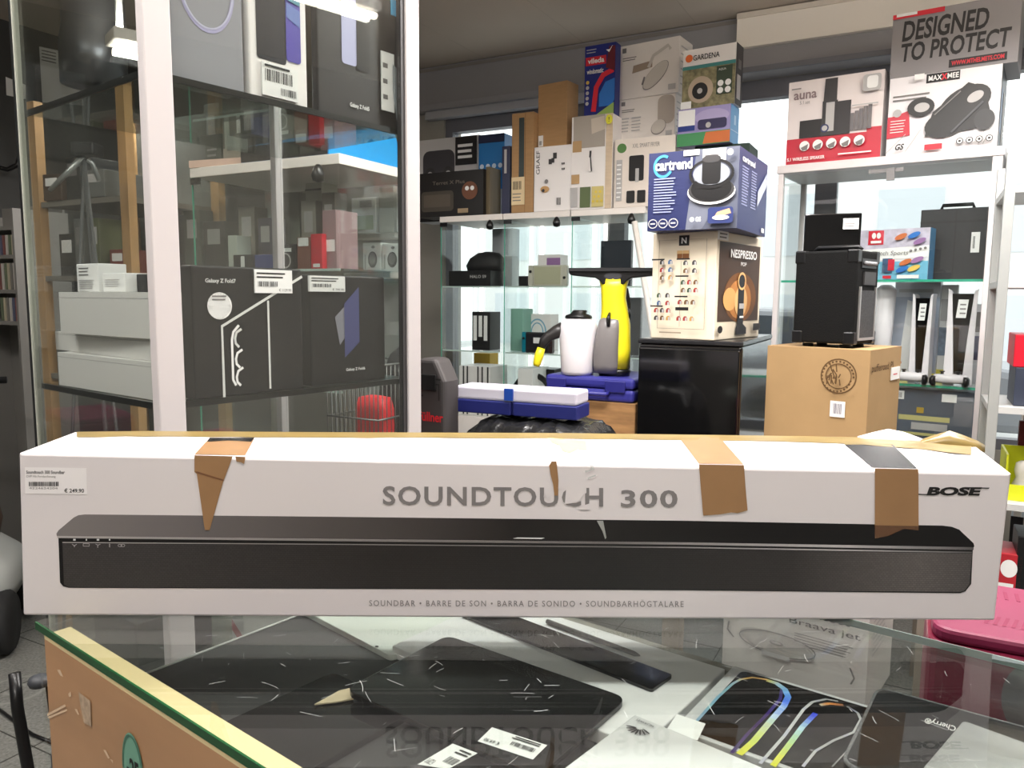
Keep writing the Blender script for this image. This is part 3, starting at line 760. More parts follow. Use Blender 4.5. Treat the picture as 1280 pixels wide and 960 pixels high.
# large white box
zw = SHZ + 0.016
uA, vA = lc(490, 807, zw); uB, vB = lc(896, 846, zw)
mb = MB(); mb.box(uA, uB, vA, SHW - 0.004, 0, zw - SHZ, M('flat_box_white', (226, 225, 224), 0.45))
wb = mb.build('flat_box', None, (C0.x, C0.y, SHZ), CA, bevel=0.0015); tag(wb, 'large flat white box under the black tablet inside the counter', 'box')
# slim black panel and stylus lying on that box
sl_ = slab('slim_keyboard', rnd(rect3((815, 861), (607, 779), (866, 855), zw + 0.005, 0.30, 0.045), 0.004), zw, zw + 0.005, m_scrn, 'slim black keyboard cover on the large white box inside the counter', 'keyboard', None, 0.0008)
p, q = PZ(800, 820, zw + 0.003), PZ(684, 777, zw + 0.003); d_ = (q - p).normalized()
mb = MB(); L_ = (q - p).length; mb.tube([(0, 0, 0), (0.008, 0, 0.0), (L_, 0, 0)], [0.0008, 0.0030, 0.0032], M('stylus_grey', (106, 102, 100), 0.4), 10)
st_ = mb.build('stylus', None, (p.x, p.y, zw + 0.0034), math.atan2(d_.y, d_.x)); tag(st_, 'thin grey stylus lying on the large white box', 'stylus')
# black tablet on the white box
zk = zw + 0.0075
bt = slab('tablet', rnd(rect3((559, 793.5), (784, 871.5), (437, 864), zk), 0.016), zw, zk, m_scrn, 'black tablet with two white price stickers, in the middle of the counter', 'tablet', 'tablets under the counter glass', 0.0012)
for pts, flip in (([(615, 909.5), (684, 932), (666, 950), (597, 927)], 0), ([(566, 930), (597, 942), (560, 962), (522, 956)], 1)):
    o = top_mesh('price_label', bt, zk, [(pts, PAPER)])
    mb = MB(); a, b, c = [PZ(*pts[i], zk).xy for i in (1, 0, 3)]; ux = (b - a); uy = (c - b) 
    org = PZ(*pts[1], zk) - bt.location if not flip else PZ(*pts[1], zk) - bt.location
    f = Fr(mb, (org.x, org.y, org.z + 0.0010), (ux.normalized().x, ux.normalized().y, 0), (uy.normalized().x, uy.normalized().y, 0), ux.length, uy.length, 0.0001)
    if f.n.z < 0: f.n = -f.n
    f.text('€ 69.90' if not flip else '€ 229.90', 0.66, 0.70, 0.93, 0.90, INK); f.bars(0.1, 0.42, 0.52, 0.66, INK, 16); f.lines(0.08, 0.08, 0.6, 0.3, 2, INK, 0.45)
    mb.build('label_print', o)
# cream card between the dark tablets
cc = slab('paper_slip', [PZ(x, y, zt + 0.003).xy for x, y in ((393, 880), (408, 872), (424, 863), (437, 860), (438, 867), (442, 873), (420, 877))], zt + 0.0015, zt + 0.003, M('cream_card', (214, 196, 164), 0.7), 'cream paper slip showing between two dark tablets', 'paper')
# white phone-maker box in front
zh = SHZ + 0.050
hw = slab('white_box', rect3((794, 893), (900, 937), (713, 960), zh, 0.26, 0.17), zw + 0.0085, zh, m_bx, 'plain white box with a small black petal logo, front of the counter', 'box', None, 0.0012)
mb = MB(); L = hw.location; c = PZ(799, 912, zh) - L; da = (PZ(900, 937, zh) - PZ(794, 893, zh)).xy.normalized()
fa = Fr(mb, (c.x, c.y, zh - L.z + 0.0002), (-da.x, -da.y, 0), (da.y, -da.x, 0), 0.02, 0.02, 0.0002)
if fa.n.z < 0: fa.n = -fa.n
for k in range(8):
    a = R(20 + 20 * k); fa.ell(0.42 * math.cos(a), 0.42 * math.sin(a) - 0.1, 0.26, 0.05, INK, 10, a)
fa.text('HUAWEI', -0.45, -0.62, 0.45, -0.42, INK)
mb.build('logo', hw)
# boxed phone with colour ribbons
zi = SHZ + 0.024
ip = slab('phone_box', rect3((917, 832), (1120, 892), (832, 911), zi, 0.26, 0.165), SHZ, zi, m_bx, 'flat white phone box with a black front and rainbow outlines, inside the counter', 'box', None, 0.001)
Zp = lambda x, y: (860 + x / 5.333, 820 + y / 5.333)
mb = MB(); L = ip.location; lev = [0]
def pl(quads, m):
    lev[0] += 1
    for q in quads:
        q = ccw([tuple(v) for v in q]); mb.add([(x - L.x, y - L.y, zi - L.z + 0.0003 + 0.00012 * lev[0]) for x, y in q], [(0, 1, 2, 3)], m)
r_ = rect3((917, 832), (1120, 892), (832, 911), zi, 0.26, 0.165); o_, a_, b_ = Vector(r_[0]), (Vector(r_[1]) - Vector(r_[0])).normalized(), (Vector(r_[3]) - Vector(r_[0])).normalized()
ins = [o_ + a_ * 0.012 + b_ * 0.006, o_ + a_ * 0.25 + b_ * 0.006, o_ + a_ * 0.25 + b_ * 0.16, o_ + a_ * 0.012 + b_ * 0.16]
mb.add([(x - L.x, y - L.y, zi - L.z + 0.0003) for x, y in ccw(rnd([tuple(v) for v in ins], 0.01))], [tuple(range(24))], m_scrn)
def grad(c1, c2, n): return [tuple(c1[i] + (c2[i] - c1[i]) * k / max(1, n - 1) for i in range(3)) for k in range(n)]
def ribbon(pts, wd, cols):
    P = [Zp(*p) for p in pts]; Q = []
    for i in range(len(P) - 1):
        for k in range(4): Q.append((P[i][0] + (P[i + 1][0] - P[i][0]) * k / 4, P[i][1] + (P[i + 1][1] - P[i][1]) * k / 4))
    Q.append(P[-1]); qs = stroke(Q, wd, zi); n = len(qs); lev[0] += 1
    for i, q in enumerate(qs):
        t = i / max(1, n - 1) * (len(cols) - 1); j = min(int(t), len(cols) - 2); f = t - j
        c = tuple(int((cols[j][k] + (cols[j + 1][k] - cols[j][k]) * f) / 12) * 12 for k in range(3)); m = M('ribbon_%d_%d_%d' % c, c, 0.35)
        q = ccw([tuple(v) for v in q]); mb.add([(x - L.x, y - L.y, zi - L.z + 0.0003 + 0.00012 * lev[0]) for x, y in q], [(0, 1, 2, 3)], m)
ribbon([(50, 445), (200, 275), (300, 185), (350, 158), (430, 145), (530, 160)], 0.0032, [(120, 160, 180), (130, 180, 200), (170, 190, 200), (220, 170, 90), (230, 180, 110)])
ribbon([(625, 225), (615, 290), (520, 400), (400, 520), (290, 650)], 0.0035, [(60, 50, 110), (70, 50, 130), (60, 40, 90), (70, 50, 110)])
ribbon([(525, 165), (590, 185), (645, 225), (668, 275), (640, 335), (540, 450), (440, 570), (340, 660)], 0.0065, [(200, 190, 110), (170, 200, 220), (120, 180, 240), (90, 130, 240), (200, 220, 240), (210, 220, 120), (226, 216, 60)])
ribbon([(480, 722), (640, 540), (770, 360), (830, 310), (920, 292), (1000, 306)], 0.0032, [(190, 190, 192), (210, 210, 212), (180, 180, 184), (150, 150, 150)])
ribbon([(880, 332), (940, 322), (1035, 332)], 0.0045, [(190, 170, 150), (226, 140, 60), (150, 100, 70)])
ribbon([(850, 388), (765, 475), (680, 590), (565, 740)], 0.0055, [(50, 80, 220), (190, 220, 240), (190, 220, 160), (226, 220, 70)])
ribbon([(1060, 342), (1130, 385), (1152, 430), (1105, 515), (970, 570), (850, 640), (765, 745)], 0.0028, [(120, 120, 130), (200, 200, 200), (170, 170, 172), (190, 190, 192)])
ribbon([(1125, 500), (1060, 640), (960, 747)], 0.0014, [(130, 130, 130), (170, 170, 170), (130, 130, 130)])
mb.build('printed_front', ip)
o = top_mesh('price_label', ip, zi + 0.0022, [([(846, 893), (882, 905), (872, 926), (832, 914)], PAPER)])
# mouse pad on a dark box, with a grey trackpad
zm = SHZ + 0.030
mp = rect3((1098, 859), (1285, 910), (1050, 972), zm, 0.27, 0.17)
sup = rect3((1170, 905), (1285, 936), (1140, 975), zm - 0.0045, 0.17, 0.10)
slab('keyboard_box', sup, SHZ, zm - 0.0042, BLACK, 'flat black box under the mouse pad', 'box')
m_pad = M('mouse_pad_cloth', (26, 26, 29), 0.9, mot=0.15, scale=150)
mpad = slab('mouse_pad', rnd(mp, 0.016, 8), zm - 0.004, zm, m_pad, 'black mouse pad with stitched edge, right end of the counter', 'mouse pad')
rp = ccw(rnd(mp, 0.016, 8)); mb = MB(); L = mpad.location
mb.tube([(x - L.x, y - L.y, zm - L.z - 0.0015) for x, y in rp], 0.0021, M('pad_stitching', (112, 112, 114), 0.9, mot=0.5, scale=400), 6, False, True); mb.build('stitched_edge', mpad)
a = PZ(1196, 907, zm); b = PZ(1158, 896, zm); ux = (a - b).xy.normalized()
mb = MB(); f = Fr(mb, (a.x - L.x, a.y - L.y, zm - L.z + 0.0004), (-ux.x, -ux.y, 0), (ux.y, -ux.x, 0), (a - b).length, 0.016, 0.0003)
f.text('Cherry®', 0, 0, 1, 0.95, PAPER, 0.01); mb.build('logo', mpad)
tp = slab('trackpad', rnd(rect3((1204, 900), (1285, 929), (1143, 958), zm + 0.008, 0.16, 0.115), 0.006), zm, zm + 0.008, M('trackpad_grey', (150, 150, 150), 0.42, mot=0.08, scale=30), 'grey metal trackpad lying on the mouse pad', 'trackpad', None, 0.0015)

# ------------------------------------------------------------------ low stand behind the counter with a white robot box and a pink case
ZS = 0.47
stand = empty('low_stand', W(0.0, 0.0), SA); tag(stand, 'low grey stand behind the counter carrying the white box and pink case', 'stand')
pA = cu_local(PZ(1000, 870, ZS))
cst = PZ(1080, 850, ZS); ss, nn = cst.dot(D2), cst.dot(N2)
mb = MB(); mb.box(-0.33, 0.50, 1.02, 1.74, ZS - 0.03, ZS, M('stand_grey', (88, 86, 86), 0.5)); mb.build('board', stand)
for x in (-0.32, 0.46):
    for y in (1.04, 1.70):
        mb = MB(); mb.box(x, x + 0.03, y, y + 0.03, 0, ZS - 0.0305, M('stand_grey')); mb.build('leg', stand)
zb = ZS
Yr = PZ(1080, 896, ZS).y
ft = fit(902, 1080, 1112, 752, Yr, ZS, -38)
m_rob = M('robot_box_white', (206, 202, 198), 0.5)
def dr(F):
    f = F['f']; f.text('iRobot', 0.62, 0.74, 0.88, 0.80, DGREY, 0.02); f.text('Braava jet', 0.48, 0.63, 0.95, 0.70, DGREY, 0.0)
    f.lines(0.52, 0.46, 0.93, 0.58, 5, GREY_INK, 0.3)
    m1 = M('robot_print', (172, 168, 164), 0.5); f.ell(0.40, 0.42, 0.27, 0.10, m1, rot=-0.1); f.ring(0.40, 0.42, 0.27, 0.10, 0.008, GREY_INK); f.ell(0.40, 0.43, 0.05, 0.02, GREY_INK); f.ell(0.40, 0.435, 0.035, 0.012, m1)
    f.line([(0.05, 0.52), (0.04, 0.44), (0.09, 0.38)], 0.012, GREY_INK); f.line([(0.90, 0.40), (0.93, 0.32), (0.91, 0.26)], 0.012, GREY_INK)
    f.rect(0.3, 0.3, 0.5, 0.34, LGREY)
    F['r'].lines(0.15, 0.45, 0.7, 0.85, 8, LGREY, 0.3)
rob = carton('robot_box', 'white cardboard box printed with a round cleaning robot, behind the counter', 'box', ft, m_rob, dr)
# pink case with vent slots
m_pink = M('pink_plastic', (124, 36, 70), 0.45); m_mag = M('magenta_plastic', (112, 14, 48), 0.38); m_slot = M('vent_dark', (120, 20, 60), 0.6)
zp = 0.845
A = PZ(1190, 783, zp); s0, n0 = A.dot(D2), A.dot(N2)
B1 = PZ(1240, 738, zp); n1 = B1.dot(N2) + 0.02
pk = empty('pink_case', W(s0 + 0.17, (n0 + n1) / 2, ZS), SA); tag(pk, 'pink plastic case with vent slots and magenta front, behind the right end of the counter', 'case')
wd, dp, hh = 0.40, n1 - n0 + 0.04, zp - ZS
mb = MB(); mb.prism(rnd([(-wd / 2, -dp / 2), (wd / 2, -dp / 2), (wd / 2, dp / 2), (-wd / 2, dp / 2)], 0.035), m_mag, 'z', 0, hh - 0.02); mb.build('body', pk, bevel=0.006)
mb = MB(); mb.prism(rnd([(-wd / 2 + 0.005, -dp / 2 + 0.005), (wd / 2 - 0.005, -dp / 2 + 0.005), (wd / 2 - 0.005, dp / 2 - 0.005), (-wd / 2 + 0.005, dp / 2 - 0.005)], 0.035), m_pink, 'z', hh - 0.0195, hh); mb.build('lid', pk, bevel=0.006)
mb = MB()
for k in range(22):
    x = -0.17 + k * 0.015; mb.box(x, x + 0.005, dp / 2 - 0.075, dp / 2 - 0.04, hh, hh + 0.0006, m_slot)
for k in range(6):
    x = -0.13 + k * 0.011
    mb.add([(x, -dp / 2 + 0.055, hh + 0.0006), (x + 0.005, -dp / 2 + 0.055, hh + 0.0006), (x + 0.013, -dp / 2 + 0.09, hh + 0.0006), (x + 0.008, -dp / 2 + 0.09, hh + 0.0006)], [(0, 1, 2, 3)], m_slot)
mb.build('vent_slots', pk)
mb = MB(); f = Fr(mb, (-wd / 2, -dp / 2 - 0.001, 0), (1, 0, 0), (0, 0, 1), wd, hh, 0.0006)
f.ell(0.35, 0.80, 0.12, 0.16, M('pink_case_recess', (96, 92, 96), 0.5)); f.rect(0.35, 0.64, 0.98, 0.86, M('pink_case_recess'))
f.rect(0.08, 0.0, 0.10, 0.6, M('pink_case_pale', (216, 140, 164), 0.4)); f.rect(0.28, 0.0, 0.52, 0.60, M('pink_case_pale'))
mb.build('front_panel', pk)
# ------------------------------------------------------------------ boxes inside the tall showcase
ZUs, ZLs = ZU + 0.0005, ZL + 0.0005
def vfit(pl, pm, pr, pyt, off, z, d=None, side='l', t=0):
    return fit(pl, pm, pr, pyt, vx(pm, off, z).y, z, math.degrees(VA) + t, d, side)
m_gbox = M('grey_gadget_box', (150, 150, 156), 0.35)
def dr(F):
    f = F['f']; f.ring(0.50, 0.80, 0.36, 0.36, 0.05, M('violet_ring', (176, 172, 206), 0.35)); f.ring(0.50, 0.82, 0.36, 0.36, 0.02, M('violet_ring_pale', (200, 200, 222), 0.35), a0=180, a1=360)
carton('gadget_box', 'grey gadget box with a violet ring on the top showcase shelf', 'box', vfit(0, 214, 306, -70, 0.034, ZUs, 0.05), m_gbox, dr)
m_phb = M('phone_print_dark', (52, 50, 54), 0.35); m_phv = M('phone_print_violet', (92, 84, 168), 0.3); m_phc = M('phone_print_blue', (110, 130, 190), 0.3)
def dr(F):
    f = F['f']; f.rrect(0.12, 0.32, 0.62, 1.0, m_phb, 0.05); f.rrect(0.62, 0.36, 0.88, 1.0, m_phv, 0.05); f.poly([(0.63, 0.72), (0.87, 0.66), (0.87, 0.80), (0.63, 0.84)], m_phc); f.poly([(0.63, 0.86), (0.87, 0.84), (0.87, 1.0), (0.63, 1.0)], M('phone_print_teal', (96, 150, 170), 0.3))
pb = carton('phone_box', 'white phone box printed with a dark and violet phone, top showcase shelf', 'box', vfit(304, 313, 385, -40, 0.030, ZUs), WHITE, dr)
patch('price_label', pb, 'f', 0.18, 0.03, 0.80, 0.30, PAPER, lambda g: (g.bars(0.08, 0.45, 0.85, 0.8, INK, 16), g.bars(0.5, 0.1, 0.95, 0.32, INK, 12, 4), g.lines(0.06, 0.84, 0.8, 0.97, 1, INK, 0.5)))
def dr(F):
    f = F['f']; f.rrect(0.28, 0.40, 0.46, 0.96, M('fold_print_lilac', (176, 178, 212), 0.35), 0.03); f.rrect(0.46, 0.38, 0.62, 0.94, M('fold_print_dark', (34, 30, 32), 0.3), 0.02); f.circ(0.31, 0.9, 0.015, INK)
    f.text('Galaxy Z Fold5', 0.36, 0.085, 0.60, 0.125, PAPER, 0.02)
pb = carton('phone_box', 'black folding phone box with silver seal at its edge, top showcase shelf', 'box', vfit(390, 398, 498, -40, 0.030, ZUs), M('black_phone_card', (50, 46, 46), 0.4), dr)
patch('price_label', pb, 'f', 0.76, 0.13, 0.93, 0.58, PAPER, lambda g: g.lines(0.1, 0.1, 0.5, 0.9, 3, GREY_INK, 0.3))
patch('blue_sticker', pb, 'f', 0.90, 0.88, 0.99, 1.0, M('cyan_sticker', (60, 170, 220), 0.4))
mb = MB(); w_, h_, d_ = pb['_w'], pb['_h'], pb['_d']
mb.add([(w_ * 0.40, -d_ / 2 - 0.006, h_ * 0.5), (w_ * 0.46, -d_ / 2 - 0.008, h_ * 0.47), (w_ * 0.47, -d_ / 2 - 0.007, h_ * 0.32), (w_ * 0.43, -d_ / 2 - 0.010, h_ * 0.06), (w_ * 0.40, -d_ / 2 - 0.006, h_ * 0.3)], [(0, 1, 2, 3, 4)], M('silver_seal', (180, 186, 190), 0.25, metal=0.4)); mb.build('torn_seal', pb)

m_fold = M('dark_phone_card', (28, 27, 28), 0.45)
def dr(F):
    f = F['f']; f.text('Galaxy Z Fold7', 0.11, 0.865, 0.37, 0.905, PAPER, 0.02)
    f.line([(0.235, 0.0), (0.235, 0.545), (1.0, 0.94)], 0.022, PAPER); f.line([(0.655, 0.03), (0.655, 0.74)], 0.018, PAPER)
    for y in (0.42, 0.26, 0.12):
        f.line([(0.40, y + 0.10), (0.355, y + 0.075), (0.34, y + 0.03), (0.345, y - 0.01), (0.375, y - 0.04)], 0.02, PAPER)
    f.line([(0.37, 0.55), (0.32, 0.50), (0.305, 0.44), (0.305, 0.13), (0.33, 0.085)], 0.02, PAPER)
fb = carton('phone_box', 'large black folding phone box with white line drawing, lower showcase shelf', 'box', vfit(238, 245, 380, 331, 0.016, ZLs, 0.033), m_fold, dr)
patch('price_label', fb, 'f', 0.53, 0.80, 0.89, 0.985, PAPER, lambda g: (g.lines(0.05, 0.6, 0.85, 0.92, 2, INK, 0.4), g.bars(0.08, 0.28, 0.6, 0.5, INK), g.text('€ 1129.90', 0.62, 0.08, 0.95, 0.2, INK)))
def rs(g): pass
mb = MB(); f = faces(mb, fb['_w'], fb['_d'], fb['_h'], 0.004)['f']; f.circ(0.215, 0.70, 0.105, PAPER); f.e = 0.0023; f.lines(0.15, 0.735, 0.28, 0.785, 2, GREY_INK, 0.45); mb.build('round_sticker', fb)
def dr(F):
    f = F['f']; f.text('Galaxy Z Fold6', 0.44, 0.105, 0.70, 0.14, PAPER, 0.02); f.poly([(0.36, 0.36), (0.62, 0.62), (0.62, 0.86), (0.30, 0.62)], M('fold_print_silver', (132, 132, 142), 0.4)); f.poly([(0.42, 0.24), (0.62, 0.38), (0.62, 0.90), (0.42, 0.74)], M('fold_print_blue', (70, 74, 120), 0.4))
fb = carton('phone_box', 'black folding phone box with blue phone picture, right end of the lower showcase shelf', 'box', vfit(385, 390, 482, 343, 0.030, ZLs, 0.033), m_fold, dr)
patch('price_label', fb, 'f', -0.03, 0.85, 0.42, 0.99, PAPER, lambda g: (g.lines(0.05, 0.6, 0.85, 0.92, 2, INK, 0.4), g.bars(0.08, 0.28, 0.6, 0.5, INK), g.text('€ 799.90', 0.62, 0.08, 0.95, 0.22, INK)), off=0.006)
# white laptop boxes stacked behind the left pane
m_lap = M('laptop_box_white', (222, 220, 216), 0.4)
zz = ZLs
for i, (pl, pt, da) in enumerate(((74, 441, 2), (70, 410, -3), (76, 365, 4))):
    pm = 199
    a = VA - R(90) + R(da * 0.5)
    ux = Vector((math.cos(a), math.sin(a), 0)); uy = Vector((-math.sin(a), math.cos(a), 0))
    E = VC + VX * (0.022 + 0.006 * (i == 1)) + VY * 0.060 + Vector((0, 0, zz)); w = tcol(E, -ux, pl); h = trow(E - ux * w, (0, 0, 1), (440, 414, 365)[i])
    c = E - ux * (w / 2) + uy * 0.09; mb = MB(); mb.box(-w / 2, w / 2, -0.09, 0.09, 0, h, m_lap)
    mb.box(-w / 2 - 0.0004, w / 2 + 0.0004, -0.0904, 0.0904, h * 0.86, h * 0.86 + 0.0012, LGREY)
    o = mb.build('laptop_box', None, (c.x, c.y, zz), a, bevel=0.002)
    tag(o, ['white laptop box at the bottom of the stack in the showcase', 'white laptop box in the middle of the stack in the showcase', 'white laptop box on top of the stack in the showcase'][i], 'box', 'white laptop boxes in the showcase'); zz += h + 0.0006
zst = zz
E = vy(146, 0.13, zst)
def lbox(name, label, pl, pr, pt, off, z, d, mat, draw=None, pm=None):
    a = VA - R(90); ux = Vector((math.cos(a), math.sin(a), 0)); uy = Vector((-math.sin(a), math.cos(a), 0))
    E = vy(pr, off, z); w = tcol(E, -ux, pl); h = trow(E, (0, 0, 1), pt); c = E - ux * (w / 2) + uy * (d / 2)
    mb = MB(); mb.box(-w / 2, w / 2, -d / 2, d / 2, 0, h, mat)
    if draw: draw(faces(mb, w, d, h, 0.0005))
    o = mb.build(name, None, (c.x, c.y, z), a, bevel=0.0015); return tag(o, label, 'box')
lbox('slim_box', 'tall slim white box with small print behind the white laptop boxes', 97, 124, 329, 0.06, zst, 0.05, PAPER, lambda F: (F['f'].lines(0.12, 0.55, 0.6, 0.9, 3, GREY_INK, 0.35), F['f'].lines(0.12, 0.1, 0.85, 0.45, 5, LGREY, 0.4)))
lbox('slim_box', 'lower slim white box with small print beside the taller one', 129, 157, 341, 0.06, zst, 0.05, PAPER, lambda F: F['f'].lines(0.12, 0.25, 0.8, 0.7, 4, LGREY, 0.35))
lbox('slim_box', 'black slim box at the back of the laptop box stack', 158, 196, 342, 0.08, zst, 0.05, BLACK)
# below the lower shelf: dark leftovers in the showcase foot
mb = MB(); mb.box(-0.09, 0.09, -0.05, 0.05, 0, 0.10, WHITE); mb.box(-0.0902, 0.0902, -0.0502, 0.0502, 0.03, 0.055, RED); p = VC + VX * 0.30 + VY * 0.13
tag(mb.build('striped_box', None, (p.x, p.y, 0.6205), VA - R(20), bevel=0.002), 'white box with a red stripe low in the showcase', 'box')
mb = MB(); mb.box(-0.07, 0.07, -0.08, 0.08, 0, 0.12, DGREY); p = VC + VX * 0.10 + VY * 0.25
tag(mb.build('dark_box', None, (p.x, p.y, 0.6205), VA, bevel=0.002), 'dark grey box low in the showcase behind the corner post', 'box')

# ------------------------------------------------------------------ glass cabinets along the window
m_white_b = M('white_laminate', (232, 226, 220), 0.45)
m_strip_glow = M('strip_glow', (255, 252, 246), 0.5, emit=1.6)  # pale cabinet strips given a mild glow of their own
def cabinet(label, s0, s1, n0, n1, ztop, shelves, base_z, frame=False, glow_strips=True, door=True, group=None, nm='glass_cabinet'):
    w, d = s1 - s0, n1 - n0
    r = empty(nm, W((s0 + s1) / 2, (n0 + n1) / 2), SA); tag(r, label, 'cabinet', group)
    def part(n, *bs, m, bevel=0, par=None):
        mb = MB()
        for b in bs: mb.box(*b, m)
        return mb.build(n, par or r, bevel=bevel)
    part('top', (-w / 2, w / 2, -d / 2, d / 2, ztop - 0.03, ztop), m=m_white_b, bevel=0.002)
    part('base', (-w / 2, w / 2, -d / 2, d / 2, 0.0, base_z), m=m_white_b, bevel=0.002)
    t = 0.005; zb, zt = base_z + 0.001, ztop - 0.031
    part('glass_side', (-w / 2 + 0.004, -w / 2 + 0.004 + t, -d / 2 + 0.008, d / 2 - 0.02, zb, zt), m=GLASS)
    part('glass_side', (w / 2 - 0.004 - t, w / 2 - 0.004, -d / 2 + 0.008, d / 2 - 0.02, zb, zt), m=GLASS)
    part('glass_back', (-w / 2 + 0.01, w / 2 - 0.01, d / 2 - 0.012, d / 2 - 0.008, zb, zt), m=GLASS)
    if door:
        dr_ = part('glass_door', (-w / 2 + 0.01, w / 2 - 0.01, -d / 2, -d / 2 + t, zb, zt), m=GLASS)
        part('edge_trim', (-w / 2 + 0.007, -w / 2 + 0.0095, -d / 2, -d / 2 + t, zb, zt), m=GLASS_EDGE, par=dr_)
        part('hinge', (-w / 2 + 0.005, -w / 2 + 0.05, -d / 2 - 0.004, -d / 2 - 0.0005, zt - 0.022, zt - 0.002), m=PLASTIC_BLACK, par=dr_)
        mb = MB(); mb.lathe([(0.004, -0.05), (0.016, -0.046), (0.02, -0.03), (0.014, -0.012), (0.006, 0)], PLASTIC_BLACK, 12); mb.build('lock', dr_, (w / 2 - 0.06, -d / 2 - 0.022, zt))
    for z in shelves:
        mb = MB(); mb.box(-w / 2 + 0.012, w / 2 - 0.012, -d / 2 + 0.012, d / 2 - 0.016, z - 0.006, z, GLASS)
        sh = mb.build('shelf', r)
        part('shelf_edge', (-w / 2 + 0.012, w / 2 - 0.012, -d / 2 + 0.009, -d / 2 + 0.0115, z - 0.007, z), m=M('pale_shelf_edge', (196, 214, 206), 0.2) if not frame else GLASS_EDGE, par=sh)
    if glow_strips:
        for x in (-1, 1):
            part('bright_strip', (x * (w / 2 - 0.03) - 0.008, x * (w / 2 - 0.03) + 0.008, d / 2 - 0.03, d / 2 - 0.014, zb, zt), m=m_strip_glow)
    return r
NF = 3.54
scol = lambda px, n, z: tcol(W(0, n, z), D2, px)
ZT = PY(680, 264.5, YL(680, NF, 1.7)).z
c_s = [scol(549, NF, 1.5), scol(628, NF, 1.5), scol(712, NF, 1.5), scol(806, NF, 1.5)]
ZM, ZN = PY(590, 358, YL(590, NF + 0.1, 1.3)).z, PY(600, 437, YL(600, NF + 0.1, 1.0)).z
cl_ = ['glass display cabinet at the left end of the window row', 'glass display cabinet in the middle of the window row, behind the white steam bottle', 'glass display cabinet in the window row, behind the yellow window cleaner']
for i in range(3):
    cabinet(cl_[i], c_s[i] + 0.003, c_s[i + 1] - 0.003, NF, NF + 0.42, ZT, (ZM, ZN), 0.66, group='glass cabinets along the window')
def sfit(pl, pr, pyt, n, z, d, yaw=-28, pm=None):
    return fit(pl, pm or pr, pr, pyt, YL(pm or pr, n, z), z, yaw, d, 'r')
# boxes on top of the row
ZT2 = ZT + 0.0005
def dr(F):
    f = F['f']; f.rrect(0.10, 0.35, 0.62, 0.86, M('print_device_grey', (66, 64, 68), 0.4), 0.1); f.ell(0.22, 0.5, 0.11, 0.16, DGREY); f.ell(0.52, 0.5, 0.11, 0.16, DGREY); f.ell(0.22, 0.5, 0.07, 0.11, LGREY); f.ell(0.52, 0.5, 0.07, 0.11, LGREY)
    f.rect(0.22, 0.36, 0.52, 0.44, INK); f.rect(0.64, 0.66, 0.98, 0.99, INK); f.lines(0.68, 0.72, 0.93, 0.92, 3, PAPER, 0.5); f.rect(0, 0, 1, 0.1, INK); F['r'].rect(0, 0, 1, 1, INK)
carton('gadget_box', 'grey and black box picturing a dark night vision viewer, on the cabinet row', 'box', sfit(522, 598, 168, NF + 0.22, ZT2, 0.16), M('gadget_grey', (190, 188, 188), 0.5), dr)
def dr(F):
    f = F['f']; f.text('Terret X Plus', 0.22, 0.72, 0.72, 0.80, M('faint_print', (120, 110, 100), 0.5)); f.rrect(0.04, 0.12, 0.55, 0.58, M('print_device_dim', (72, 66, 58), 0.4), 0.05); f.rect(0.08, 0.22, 0.5, 0.5, M('print_screen_dim', (88, 80, 70), 0.4))
    f.ell(0.80, 0.55, 0.12, 0.20, M('print_mask_brown', (110, 70, 50), 0.5)); f.ell(0.76, 0.60, 0.03, 0.05, PAPER); f.ell(0.84, 0.60, 0.03, 0.05, PAPER); f.rect(0.62, 0.06, 0.78, 0.16, M('print_tan', (160, 140, 110), 0.5))
carton('camera_box', 'black box with a faint title and reddish mask print, front left of the cabinet row', 'box', sfit(524, 604, 211, NF + 0.0, ZT2, 0.14), M('black_box_card', (30, 28, 27), 0.4), dr)
carton('slim_box', 'grey slim box standing beside the black box on the cabinet row', 'box', sfit(607, 612, 208, NF + 0.03, ZT2, 0.12), M('olive_card', (104, 92, 70), 0.6))
def dr(F):
    f = F['f']; f.rect(0, 0, 1, 0.34, M('silver_print', (150, 160, 172), 0.4)); f.rect(0, 0.9, 1, 1, M('navy_print', (26, 34, 66), 0.4))
    for k in range(4): f.circ(0.14 + 0.24 * k, 0.62, 0.08, M('pale_dot', (200, 214, 228), 0.4))
    f.rect(0.1, 0.05, 0.35, 0.3, LGREY)
carton('blue_box', 'bright blue box with a row of pale dots, on the cabinet row', 'box', sfit(598, 630, 166, NF + 0.15, ZT2, 0.10), M('blue_card', (30, 112, 178), 0.4), dr)
carton('slim_box', 'narrow navy box with vertical lettering, beside the bright blue box', 'box', sfit(627, 637, 182, NF + 0.02, ZT2, 0.12), M('navy_card', (40, 44, 72), 0.4), lambda F: F['f'].rect(0.3, 0.6, 0.6, 0.95, LGREY))
def dr(F):
    f = F['f']; f.rect(0.34, 0.36, 0.58, 0.95, M('slot_green_grey', (58, 68, 68), 0.5)); f.rect(0.62, 0.0, 0.64, 1, M('kraft_dark_line', (130, 98, 60), 0.8))  # dark slot and a darker upright line on the kraft front
kb = carton('tall_carton', 'tall brown carton with a dark vertical slot and pale label, on the cabinet row', 'box', sfit(639, 666, 139, NF + 0.0, ZT2, 0.14), KRAFT, dr)
patch('shipping_label', kb, 'f', 0.02, 0.08, 0.62, 0.36, M('label_buff', (222, 200, 160), 0.6), lambda g: (g.bars(0.1, 0.55, 0.8, 0.85, INK, 14), g.lines(0.1, 0.1, 0.8, 0.45, 3, GREY_INK, 0.3)))
